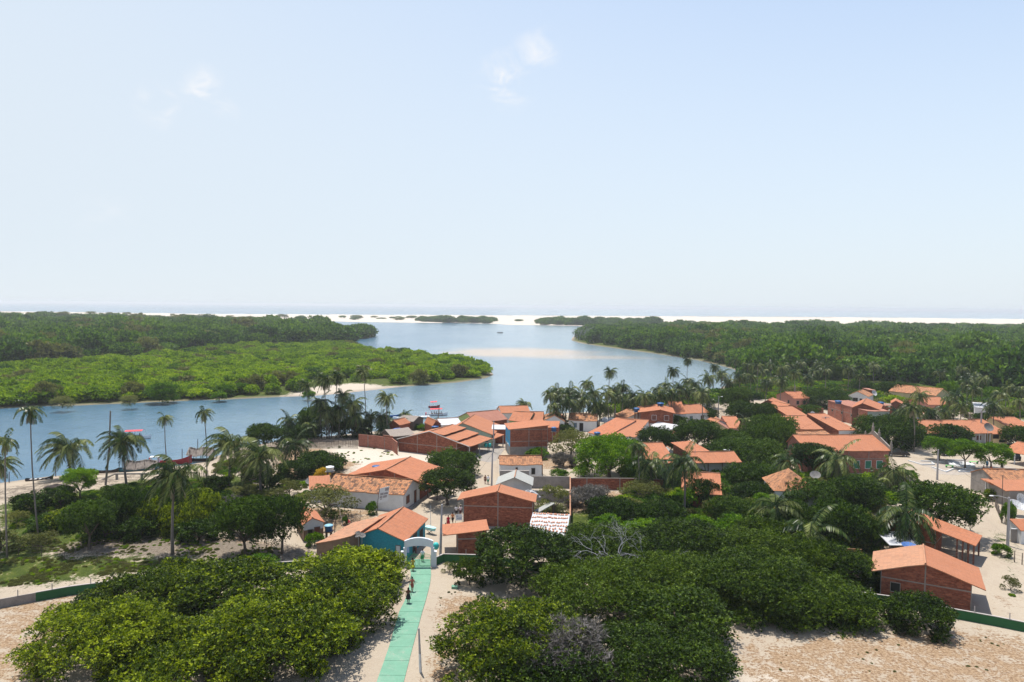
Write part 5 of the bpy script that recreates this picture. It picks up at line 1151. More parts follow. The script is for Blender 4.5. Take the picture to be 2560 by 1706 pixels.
T('x', 'cashew', 104, 1272, 190, 1345, None, 'yellow-green bush leaning left of the thick-trunked almond tree')
T('x', 'bright', 157, 1172, 242, 1224, 1250, 'light seagrape sapling standing at the river beach')
for b in ((240, 1222, 350, 1352), (330, 1212, 440, 1330), (250, 1212, 320, 1262)): T('leftbush', 'mango', *b)
for b in ((336, 1245, 416, 1352), (400, 1250, 500, 1356), (480, 1232, 556, 1336), (440, 1222, 520, 1290)): T('leftbush2', 'cashew', *b)
for b in ((560, 1215, 640, 1262), (640, 1222, 720, 1262), (690, 1200, 750, 1250)): T('leftolive', 'sparse', *b)
T('x', 'twig', 520, 1240, 610, 1310, None, 'tangle of bare twigs behind the big dark mango pair')
for b in ((740, 1010, 850, 1095), (705, 1058, 800, 1110), (830, 1040, 930, 1098)): T('palmbush', 'mango', *b)
T('x', 'bright', 985, 1055, 1030, 1078, None, 'green bush at the shore by the pier')
T('x', 'bright', 1040, 1060, 1078, 1080, None, 'second green bush by the pier, under the small palms')
T('x', 'cashew', 2480, 1225, 2520, 1262, None, 'shrub with orange blossoms in the roadside garden')
T('x', 'bright', 2524, 1258, 2560, 1320, None, 'leafy green shrub under the roadside satellite dish')
T('x', 'bright', 2506, 1365, 2550, 1405, None, 'low green vine at the foot of the roadside utility pole')
T('x', 'bright', 2425, 1336, 2446, 1358, None, 'small green bush at the porch end by the sandy road')
T('x', 'bright', 2414, 1290, 2440, 1326, 1345, 'slim hanging-leaved tree at the road edge above the porch')
T('x', 'sparse', 2536, 1450, 2576, 1496, None, 'straggly green bush at the lower right road edge')
T('x', 'bright', 2270, 1178, 2310, 1212, None, 'pale green shrub beside the near palm at the square')
T('x', 'twig', 2190, 1190, 2300, 1226, None, 'grey dry brush below the chapel palms')
T('x', 'twig', 1385, 1132, 1440, 1176, None, 'dry brown brush below the olive bush')
T('x', 'sparse', 1150, 1530, 1182, 1556, None, 'tiny palm-like weed on the pale ground')
for b in ((0, 1280, 60, 1330), (-60, 1330, 30, 1400), (20, 1335, 130, 1392)): T('leftedge', 'sparse', *b)
for (x, y, r) in ((32, 784, 14), (72, 778, 10), (100, 776, 15), (160, 776, 22), (228, 776, 20), (275, 778, 15), (318, 778, 17), (352, 779, 9), (432, 782, 11), (575, 786, 16)): T('sky', 'sparse', x - r * .6, y + 1, x + r * .6, y + 8, 811)
for (x, y, r) in ((2016, 803, 12), (2287, 804, 11), (2333, 806, 17), (2368, 806, 14), (2470, 811, 20), (1856, 800, 12)): T('sky2', 'darkcashew', x - r * .7, y, x + r * .7, y + 10, 830)
for (x, y, r) in ((150, 1010, 26), (320, 1005, 22), (400, 985, 38), (545, 988, 20), (600, 970, 24), (655, 962, 20), (555, 975, 25), (890, 945, 16), (770, 985, 18)): T('bank', 'sparse' if x in (320, 150) else 'bright', x - r, y - r * .8, x + r, y + r * .5, None)
REG = {'lowleft': '{d} in the big clump left of the green path{o}', 'lowleft2': '{d} at the back of the left clump{o}', 'lowright': '{d} in the large lower right wood{o}',
       'midwood': '{d} in the middle wood{o}', 'midwood2': '{d} among the mangoes of the middle wood{o}', 'midwood3': '{d} at the back of the lower right wood{o}', 'leftfill': '{d} in the thicket of the left field{o}', 'village': '{d} between the village roofs{o}', 'midolive': '{d} inside the middle wood{o}',
       'streetrow': '{d} between rose and brick houses{o}', 'leftbush': '{d} above the left field{o}', 'leftbush2': '{d} behind the left field{o}', 'leftolive': '{d} near the long white house{o}',
       'palmbush': '{d} under the dense riverside palms{o}', 'leftedge': '{d} at the far left edge{o}', 'sky': 'lone tree rising above the far left wood{o}', 'sky2': 'lone tree rising above the far right forest{o}', 'bank': 'bush growing on the far river bank{o}'}
byreg = {}
for t in TREES: byreg.setdefault(t['region'], []).append(t)
rgt = random.Random(77)
for reg, lst in byreg.items():
    lst.sort(key=lambda t: t['x'])
    for i, t in enumerate(lst):
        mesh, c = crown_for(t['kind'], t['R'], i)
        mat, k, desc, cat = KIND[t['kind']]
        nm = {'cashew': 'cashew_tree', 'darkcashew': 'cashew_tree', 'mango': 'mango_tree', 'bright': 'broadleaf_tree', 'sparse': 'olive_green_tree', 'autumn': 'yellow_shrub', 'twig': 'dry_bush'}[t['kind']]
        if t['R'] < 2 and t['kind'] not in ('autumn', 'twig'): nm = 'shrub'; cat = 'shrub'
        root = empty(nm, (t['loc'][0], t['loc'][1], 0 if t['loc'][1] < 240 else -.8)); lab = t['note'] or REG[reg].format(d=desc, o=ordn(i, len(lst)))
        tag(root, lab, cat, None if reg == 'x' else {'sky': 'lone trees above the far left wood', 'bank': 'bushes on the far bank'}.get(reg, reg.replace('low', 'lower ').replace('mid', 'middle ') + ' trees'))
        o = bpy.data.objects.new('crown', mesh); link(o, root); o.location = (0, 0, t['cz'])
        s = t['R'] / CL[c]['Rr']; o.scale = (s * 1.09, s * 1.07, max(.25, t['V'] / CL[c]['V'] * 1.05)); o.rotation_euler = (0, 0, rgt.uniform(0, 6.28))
        mb = MB(); limbs_mesh(mb, (0, 0, 0), (0, 0, t['cz'] - t['V'] * .25), max(.05, min(.42, t['R'] * .05)), t['R'], 5, rgt)
        mb.build('trunk', M_('bark'), root)
        if t['dry']:
            m2, c2 = crown_for('twig', t['R'], 0); o = bpy.data.objects.new('dry_twigs', m2); link(o, root); s = t['R'] / CL[c2]['Rr'] * .9
            o.location = (.5, 1.2, t['cz'] + t['V'] * .3); o.scale = (s, s, t['V'] / CL[c2]['V'] * .9)
# --- bare silver branches
def bare(mb, p, d, L, r, depth, rg):
    q = p + d * L; m_ = p.lerp(q, .5) + Vector((rg.uniform(-1, 1), rg.uniform(-1, 1), rg.uniform(-.3, 1))) * L * .12
    mb.tube([p, m_, q], [r, r * .8, r * .6], 5)
    if depth:
        for k in range(rg.choice((2, 3, 3))):
            dd = (d + Vector((rg.uniform(-1.4, 1.4), rg.uniform(-1.2, 1.2), rg.uniform(-.9, .6))) * .8).normalized()
            bare(mb, q, dd, L * rg.uniform(.6, .85), r * .55, depth - 1, rg)
rgb = random.Random(4)
for i, (px, by, L, n) in enumerate(((1490, 1440, 2.6, 'left'), (1540, 1455, 2.6, 'middle'), (1600, 1445, 2.2, 'right'))):
    p = at(px, by, 0); mb = MB(); bare(mb, Vector((0, 0, 0)), Vector((rgb.uniform(-.5, .5), rgb.uniform(-.4, .2), 1)).normalized(), L, .1, 5, rgb)
    tag(mb.build('dead_tree', M_('dead_branch')), 'bare silvery dead tree poking out of the dark wood, %s of three' % n, 'dead tree', 'bare silvery dead trees').location = p
for i, (px, y0, by) in enumerate(((1436, 818, 849), (1442, 824, 850), (1450, 816, 852), (1458, 812, 853), (1468, 814, 855), (1476, 818, 857), (1484, 820, 858))):
    p = at(px, by, -1); Z = p.y; Hh = max(4, CAMH - (y0 - hor_y(px)) * Z / F); mb = MB()
    bare(mb, Vector((0, 0, -1)), Vector((rgb.uniform(-.2, .2), 0, 1)).normalized(), Hh * .42, .28, 4, rgb)
    tag(mb.build('bare_tree', M_('dead_branch')), 'bare pale tree at the tip of the right bank%s' % ordn(i, 7), 'bare tree', 'bare trees on the right bank tip').location = p
# ================================================================= PALMS
def palm_crown(name, seed, n=22, Lf=4.0, wind=0.35, up_bias=0.25, dry=False, upright=False):
    rg = np.random.default_rng(seed); Cs, Us, Ws, Vs = [], [], [], []; rach = MB()
    for k in range(n):
        a = k * 2.39996 + rg.uniform(-.2, .2)
        el = (rg.uniform(-1.25, -.75) if dry else (1.12 - 1.6 * (k / n) + rg.uniform(-.15, .15) + (0.18 if upright else 0)))
        d = np.array([math.cos(a) * math.cos(el), math.sin(a) * math.cos(el), math.sin(el)])
        L = Lf * rg.uniform(.85, 1.1) * (.8 if dry else 1); m_ = 16; seg = L / m_
        p = np.zeros(3); pts = [p.copy()]; v = d.copy(); fv = rg.uniform(.15, .85)
        droop = rg.uniform(.075, .13)
        for i in range(m_):
            v = v + np.array([-wind * .06, wind * .015, -droop * (1 + i * .09)]) * (.6 if dry else 1); v /= np.linalg.norm(v); p = p + v * seg; pts.append(p.copy())
        pts = np.array(pts)
        rach.tube([Vector(q) for q in pts[::4]] + [Vector(pts[-1])] if m_ % 4 else [Vector(q) for q in pts[::4]], [.05, .04, .03, .02, .01][:len(pts[::4])], 4)
        nl = 34
        for s_ in (-1, 1):
            t = np.linspace(.12, 1, nl); idx = t * m_; i0 = np.minimum(idx.astype(int), m_ - 1); fr = idx - i0
            b = pts[i0] * (1 - fr)[:, None] + pts[i0 + 1] * fr[:, None]; tg = pts[i0 + 1] - pts[i0]; tg /= np.linalg.norm(tg, axis=1)[:, None]
            side = np.cross(tg, [0, 0, 1.0]); side /= np.linalg.norm(side, axis=1)[:, None] + 1e-6
            ll = .95 * np.sin(np.clip(t * 2.6 + .35, 0, 3.0)) ** .6 * (1 - .25 * t) * (Lf / 4)
            hang = rg.uniform(.55, 1.0) if not dry else 1.6
            dirv = side * s_ + tg * .45 + np.array([-wind * .5, 0, -hang]); dirv += rg.normal(0, .12, dirv.shape); dirv /= np.linalg.norm(dirv, axis=1)[:, None]
            U = dirv * (ll / 2)[:, None]; W = tg * .062 + rg.normal(0, .01, tg.shape)
            Cs.append(b + U); Us.append(U); Ws.append(W); Vs.append(np.clip(fv + rg.normal(0, .12, nl) + .12 * s_, 0, 1))
    return quads_mesh(name, np.vstack(Cs), np.vstack(Us), np.vstack(Ws), np.concatenate(Vs), M_('leaf_palm_dry' if dry else 'leaf_palm')), rach
PC = [palm_crown('palm_fronds', 1, 32, 4.2, 1.1, upright=True), palm_crown('palm_fronds', 2, 30, 4.0, .6), palm_crown('palm_fronds', 3, 26, 4.0, .8), palm_crown('palm_fronds', 4, 18, 3.6, .9), palm_crown('palm_fronds', 5, 26, 4.0, .3)]
PD = [palm_crown('dry_fronds', 11, 5, 3.0, .3, dry=True)[0], palm_crown('dry_fronds', 12, 9, 3.2, .4, dry=True)[0]]
PRM = [pc[1] for pc in PC]; PRme = []
for r_ in PRM:
    o = r_.build('tmp', M_('leaf_palm')); PRme.append(o.data); bpy.data.objects.remove(o)
cb = MB(); rgc = random.Random(8)
for k in range(9):
    a = k * .7; cb.lathe([(0, -.16), (.1, -.1), (.13, 0), (.09, .1), (0, .15)], 7, 0, (math.cos(a) * .3, math.sin(a) * .3, -.25 - .1 * (k % 3)))
o = cb.build('tmp', plain('coconut', (.35, .14, .03), .3)); COCO = o.data; bpy.data.objects.remove(o)
PALMS = []
def palm(region, cx, cy, bx=None, by=None, s=1.0, v=None, h=9.0, dry=1, note=None):
    PALMS.append((region, cx, cy, bx, by, s, v, h, dry, note))
def pz(region, k, lst):
    for q in lst:
        q = list(q); c = P(k, q[0], q[1]); kw = q[-1] if isinstance(q[-1], dict) else {}; q = [x for x in q if not isinstance(x, dict)]
        b = P(k, q[2], q[3]) if len(q) > 3 else (None, None)
        palm(region, c[0], c[1], b[0], b[1], **kw)
pz('x', 1, [(350, 385, 450, 1918, dict(s=.6, v=3, dry=2, note='tallest thin palm near the left edge')), (60, 745, 82, 2090, dict(s=.68, v=3, dry=1, note='palm at the left edge in front of the tallest thin one')),
            (8, 1000, 10, 1990, dict(s=.85, v=3, dry=1, note='palm cut by the left edge of the view')),
            (775, 840, 850, 1160, dict(s=1.25, v=0, dry=0, note='full windblown palm left of the bare palm trunk on the beach')), (1430, 760, 1462, 1270, dict(s=1.2, v=0, dry=1, note='full windblown palm right of the bare palm trunk, in front of the tour boat')),
            (1900, 480, 1935, 1110, dict(s=.6, v=3, dry=1, note='slender palm over the river right of the tour boat')), (2020, 1150, 1990, 2060, dict(s=1.1, v=0, dry=1, note='large near palm rising from the left bushes'))])
pz('x', 2, [(135, 600, 168, 1400, dict(s=.68, v=3, dry=2, note='slender palm beside the thatched boat')), (450, 985, 420, 1450, dict(s=1.3, v=0, dry=0, note='leafy windblown palm, left one of the near pair by the debris bank')),
            (795, 1110, 800, 1540, dict(s=1.35, v=0, dry=1, note='leafy windblown palm, right one of the near pair by the debris bank')), (1180, 970, 1190, 1190, dict(s=1.2, v=4, dry=0, note='palm left of the dark rounded bush above the debris bank'))])
pz('grove', 2, [(1310, 290, 1385, 800, dict(s=.8, v=0)), (1530, 230, 1560, 900, dict(s=1, v=0, dry=2)), (1570, 600, 1585, 905, dict(s=1.15, v=2, dry=2)), (1680, 190, 1600, 880, dict(s=.9, v=0, dry=2)), (1975, 140, 2010, 860, dict(s=.85, v=0, dry=2)), (1740, 400, 1780, 880, dict(s=.9, v=1, dry=2)), (1860, 500, 1850, 890, dict(s=1.1, v=1, dry=2)),
   (1880, 640, 1900, 900, dict(v=2, dry=2)), (1700, 560, 1700, 900, dict(v=1, dry=2)), (1480, 480, 1500, 900, dict(v=2, dry=2)), (1120, 690, 1140, 900, dict(v=4)), (1370, 760, 1380, 930, dict(v=4)), (2240, 440, 2262, 870, dict(s=.9, v=0)), (2060, 640, 2070, 860, dict(s=.8, v=1, dry=2)), (2190, 650, 2180, 860, dict(s=.9, v=1)), (1950, 800, 1950, 900, dict(s=.9, v=4)), (2190, 790, 2190, 880, dict(s=.9, v=4))])
pz('pier', 3, [(250, 260, 262, 400, dict(s=.8, v=1)), (545, 350, 548, 440, dict(s=.8, v=1)), (30, 330, 40, 440, dict(v=2)), (330, 380, 335, 430, dict(s=.7, v=4))])
pz('x', 3, [(1615, 150, 1625, 240, dict(s=.75, v=0, note='single small palm behind the waterfront orange roofs'))])
pz('shoreA', 4, [(350, 480), (470, 550), (430, 440), (585, 440), (690, 480), (775, 360, 790, 700), (850, 470), (640, 620, dict(h=5)), (870, 650, dict(h=5)), (560, 560, dict(h=7)), (400, 620, dict(h=6)), (900, 590, dict(h=6)), (530, 490), (740, 560, dict(h=7))])
pz('shoreB', 4, [(1040, 225, 1035, 560, dict(s=.9)), (1070, 440), (1000, 480), (1180, 400), (1300, 500, dict(h=7)), (1440, 500), (1625, 480), (1540, 540, dict(h=7)), (1765, 215, 1765, 560, dict(s=1)), (1935, 95, 1930, 500, dict(s=.75)), (1850, 410), (1690, 380), (1835, 540, dict(h=7)), (1000, 650, dict(h=5)), (1930, 330), (2010, 380), (1380, 560, dict(h=6)), (1120, 500), (1580, 430), (1750, 460), (1940, 460), (2090, 470), (2170, 560, dict(h=6)), (1250, 580, dict(h=5))])
pz('shoreC', 5, [(330, 200), (485, 160, 490, 480), (690, 190), (820, 190), (890, 60, 880, 430), (1050, 50), (1180, 90, 1170, 400), (1170, 230), (1320, 150), (1400, 30), (1600, 40), (1540, 130), (1950, 120), (2240, 60, 2240, 330), (640, 10), (400, 80), (250, 370, dict(h=7)), (960, 130), (1270, 60), (1480, 210, dict(h=8)), (1680, 110), (2080, 170), (780, 60), (560, 250, dict(h=7)), (1000, 250, dict(h=7))])
pz('backR', 6, [(100, 100), (415, 50, 412, 280), (1500, 100, 1505, 400), (1230, 150), (1650, 190), (1420, 430), (980, 420), (890, 580), (1960, 420), (2200, 500), (1640, 350), (1120, 650, dict(h=6)), (1560, 260), (1760, 230), (1340, 470, dict(h=7)), (2060, 330), (1880, 560, dict(h=7)), (1480, 560, dict(h=7)), (820, 640, dict(h=6)), (700, 640, dict(h=5)), (1300, 640, dict(h=5)), (2240, 360)])
pz('x', 4, [(1352, 1075, 1372, 1630, dict(s=.7, v=3, note='thin tall palm right in front of the bright round-crowned tree')), (1505, 1275, 1500, 1590, dict(s=1.15, v=4, dry=1, note='broad drooping palm in front of the jade green house')), (1885, 1260, 1890, 1900, dict(s=1.05, v=2, dry=1, note='tall palm in front of the white walled porch house'))])
pz('x', 4, [(510, 830, 505, 900, dict(s=.9, v=4, note='small palm in front of the little white gabled house'))])
pz('x', 5, [(1250, 1150, 1255, 1540, dict(s=1.05, v=3, dry=1, note='palm standing right in front of the hipped old roof')), (1800, 1140, 1815, 1400, dict(s=1.25, v=2, dry=1, note='wide palm in front of the chapel wall')), (740, 690, 748, 920, dict(s=.7, v=3, dry=1, note='scrawny palm in front of the rose pink house'))])
pz('x', 6, [(665, 1360, 660, 1620, dict(s=1.2, v=2, dry=1, note='bushy palm at the near right corner of the chapel')), (430, 1500, 430, 1640, dict(s=.9, v=4, note='short palm left of the chapel corner palm'))])
pz('x', 'E', [(1270, 480, 1275, 790, dict(s=1.3, v=2, dry=1, note='large palm shading the white tarpaulin awning')), (130, 400, 125, 700, dict(s=1.25, v=3, dry=1, note='grey fronded palm rising from the middle wood')), (440, 620, 450, 900, dict(s=1.3, v=4, dry=0, note='yellow-green palm sunk in the lower right wood'))])
PREG = {'grove': 'coconut palm in the dense riverside grove{o}', 'pier': 'coconut palm by the pier and shore huts{o}', 'shoreA': 'coconut palm behind the little white houses{o}',
        'shoreB': 'coconut palm behind the two storey house{o}', 'shoreC': 'coconut palm in the tall belt before the forest{o}', 'backR': 'coconut palm among the back right houses{o}'}
preg = {}
for p in PALMS: preg.setdefault(p[0], []).append(p)
rgp = random.Random(31)
for reg, lst in preg.items():
    lst.sort(key=lambda p: p[1])
    for i, (r_, cx, cy, bx, by, s, v, h, dry, note) in enumerate(lst):
        if by is None:
            h = h * rgp.uniform(.85, 1.2); Z = (CAMH - h) * F / (cy - hor_y(cx)); top = atY(cx, cy, Z); base = Vector((top.x + rgp.uniform(-.8, .8), top.y, 0))
        else:
            base = at(bx, by, 0); top = atY(cx, cy, base.y)
        if Vector((base.x, base.y)).length > 0:
            d_ = -sdist(np.array([[base.x, base.y]]), RW)[0]
            if d_ < 10: base.z = WZ + max(0, d_) * .13
        root = empty('coconut_palm', base); tag(root, note or PREG[reg].format(o=ordn(i, len(lst))), 'palm tree', None if reg == 'x' else 'coconut palms, ' + {'grove': 'riverside grove', 'pier': 'pier', 'shoreA': 'shore stand', 'shoreB': 'shore line', 'shoreC': 'forest belt', 'backR': 'back right'}[reg])
        t = top - base; v = rgp.choice((1, 1, 2, 3, 4)) if v is None else v
        s = s * rgp.uniform(.92, 1.08) * (.96 if reg != 'x' else 1.12)
        mb = MB(); bend = Vector((rgp.uniform(-.4, .4), rgp.uniform(-.3, .3), 0)) * min(1, t.length / 10)
        mb.tube([Vector((0, 0, -.4)), t * .25 + bend * .7 , t * .55 + bend, t * .8 + bend * .6, t], [.19 * s, .15 * s, .125 * s, .115 * s, .11 * s], 7)
        mb.build('trunk', M_('palm_bark'), root, True)
        rz = rgp.uniform(-.5, .5) if v == 0 else rgp.uniform(0, 6.28)
        o = link(bpy.data.objects.new('crown', PC[v][0]), root); o.location = t; o.scale = (s, s, s); o.rotation_euler = (0, 0, rz)
        o2 = link(bpy.data.objects.new('frond_stalks', PRme[v]), o)
        if dry: o = link(bpy.data.objects.new('dry_fronds', PD[dry - 1]), root); o.location = t - Vector((0, 0, .15)); o.scale = (s, s, s); o.rotation_euler = (0, 0, rgp.uniform(0, 6.28))
        if t.length > 3 and by is not None and reg == 'x' and s > .9: o = link(bpy.data.objects.new('coconuts', COCO), root); o.location = t
mb = MB(); b_ = at(*P(1, 1215, 1262), 0); t_ = atY(*P(1, 1273, 405), b_.y)
mb.tube([(0, 0, -.3), (t_ - b_) * .5 + Vector((.25, 0, 0)), t_ - b_], [.2, .15, .12], 8)
tag(mb.build('dead_palm_trunk', M_('palm_bark')), 'bare headless palm trunk standing between the two windblown palms', 'palm trunk').location = b_
# ================================================================= PAVING AND GROUND SHEETS
def sheet_px(name, pts, z, mat, label, thick=0.0, kind='structure'):
    w = [at(x, y, z) for x, y in pts]; mb = MB()
    a = sum((w[i].x * w[(i + 1) % len(w)].y - w[(i + 1) % len(w)].x * w[i].y) for i in range(len(w)))
    if a < 0: w = w[::-1]
    mb.face(w)
    if thick:
        for i in range(len(w)):
            p, q = w[i], w[(i + 1) % len(w)]; dz = Vector((0, 0, thick)); mb.face([p - dz, q - dz, q, p])
    return tag(mb.build(name, mat), label, None, None, kind)
# green concrete path in cast slabs with narrow joints
Lp = [(1016, 1396), (1027, 1422), (1027, 1441), (1017, 1492), (997, 1531), (971, 1622), (941, 1706), (898, 1840)]
Rp = [(1075, 1396), (1077, 1422), (1078, 1446), (1066, 1495), (1055, 1531), (1033, 1612), (1009, 1706), (975, 1840)]
mb = MB(); zt = .07
def along(pl, Y):
    W_ = [at(x, y, zt) for x, y in pl]
    for a, b in zip(W_[:-1], W_[1:]):
        if (a.y - Y) * (b.y - Y) <= 0: return a.lerp(b, (Y - a.y) / (b.y - a.y))
    return W_[-1]
Y1, Y0 = at(1045, 1398, zt).y, at(940, 1830, zt).y; ys_ = list(np.arange(Y1, Y0, -2.6)) + [Y0]
for a, b in zip(ys_[:-1], ys_[1:]):
    q = [along(Lp, b + .02), along(Rp, b + .02), along(Rp, a - .02), along(Lp, a - .02)]; mb.face(q)
    for i in range(4): p, r_ = q[i], q[(i + 1) % 4]; dz = Vector((0, 0, .3)); mb.face([p - dz, r_ - dz, r_, p])
tag(mb.build('path', M_('path_green')), 'pale green painted concrete path leading to the gate', None, None, 'structure')
sheet_px('pavement', [(1190, 1128), (1206, 1122), (1262, 1122), (1240, 1152), (1222, 1156), (1188, 1150)], .05, M_('concrete'), 'grey concrete apron in front of the open garage', .3)
sheet_px('pavement', [P('C', 455, 372), P('C', 590, 285), P('C', 625, 290), P('C', 510, 385)], .15, M_('plaster_grey'), 'grey doorstep pavement beside the long white house', .5)
sheet_px('pavement', [(2215, 1112), (2262, 1112), (2340, 1116), (2560, 1112), (2560, 1108), (2260, 1104)], .1, M_('plaster_grey'), 'pavement in front of the row house', .4)
sheet_px('square_paving', [P('S', 80, 570), P('S', 860, 540), P('S', 1700, 580), P('S', 2353, 760), P('S', 2100, 800), P('S', 1000, 850), P('S', 700, 830), P('S', 500, 700)], .012, plain('paving', (.33, .285, .24), .2), 'worn pale paving of the village square', .2)
# debris heaps
# ================================================================= GATE
gb = at(1047, 1416.5, 0); gr = empty('gate_arch', gb, R(2)); tag(gr, 'white arched gateway at the top of the green path', 'gateway')
wh = plain('gate_white', (.62, .64, .68), .1)
for s in (-1, 1):
    mb = MB(); mb.box((s * 1.76 - (.22 if s > 0 else .16), -.18, -.3), (s * 1.76 + (.16 if s > 0 else .22), .18, 2.42)); mb.build('pillar', wh, gr)
    mb = MB(); x = s * 2.08; mb.box((x - .14, -.2, -.3), (x + .14, .2, 1.88)); mb.box((x - .18, -.24, 1.88), (x + .18, .24, 1.96)); mb.build('side_pillar', wh, gr)
mb = MB(); n = 16; hw = 1.8
tp = lambda t: 3.3 + .42 * (1 - (2 * t - 1) ** 2); bt = lambda t: 2.42 + .28 * max(0, 1 - (2 * t - 1) ** 2) if .08 < t < .92 else 2.42
for k in range(n):
    t0_, t1_ = k / n, (k + 1) / n; xa, xb = -hw + 2 * hw * t0_, -hw + 2 * hw * t1_
    for y, fl in ((-.16, 0), (.16, 1)):
        q = [(xa, y, bt(t0_)), (xb, y, bt(t1_)), (xb, y, tp(t1_)), (xa, y, tp(t0_))]; mb.face(q[::-1] if fl else q)
    mb.face([(xa, -.16, tp(t0_)), (xb, -.16, tp(t1_)), (xb, .16, tp(t1_)), (xa, .16, tp(t0_))]); mb.face([(xa, .16, bt(t0_)), (xb, .16, bt(t1_)), (xb, -.16, bt(t1_)), (xa, -.16, bt(t0_))])
for s in (-1, 1): mb.face([(s * hw, -.16 * s, 2.42), (s * hw, .16 * s, 2.42), (s * hw, .16 * s, 3.3), (s * hw, -.16 * s, 3.3)])
mb.build('arch', wh, gr)
for s in (-1, 1):
    g_ = MB(); w = 1.42
    f = lambda u: 1.32 + .28 * math.sin(math.pi * (u * .8 + .1))
    for k in range(12):
        u = k / 11; x = s * (1.5 - u * w); g_.tube([(x, .05, .06), (x, .05, f(u))], .014 if 0 < k < 11 else .03, 4)
    for z in (.1, .75, 1.1): g_.tube([(s * 1.5, .05, z), (s * (1.5 - w), .05, z)], .02, 4)
    g_.tube([(s * (1.5 - w * k / 8), .05, f(k / 8)) for k in range(9)], .02, 4)
    lf = g_.build('gate_leaf', M_('gate_green'), gr)
    if s > 0: m2 = MB(); m2.box((.18, -.0, .95), (.62, .03, 1.3)); m2.build('sign_plate', M_('gate_green'), lf)
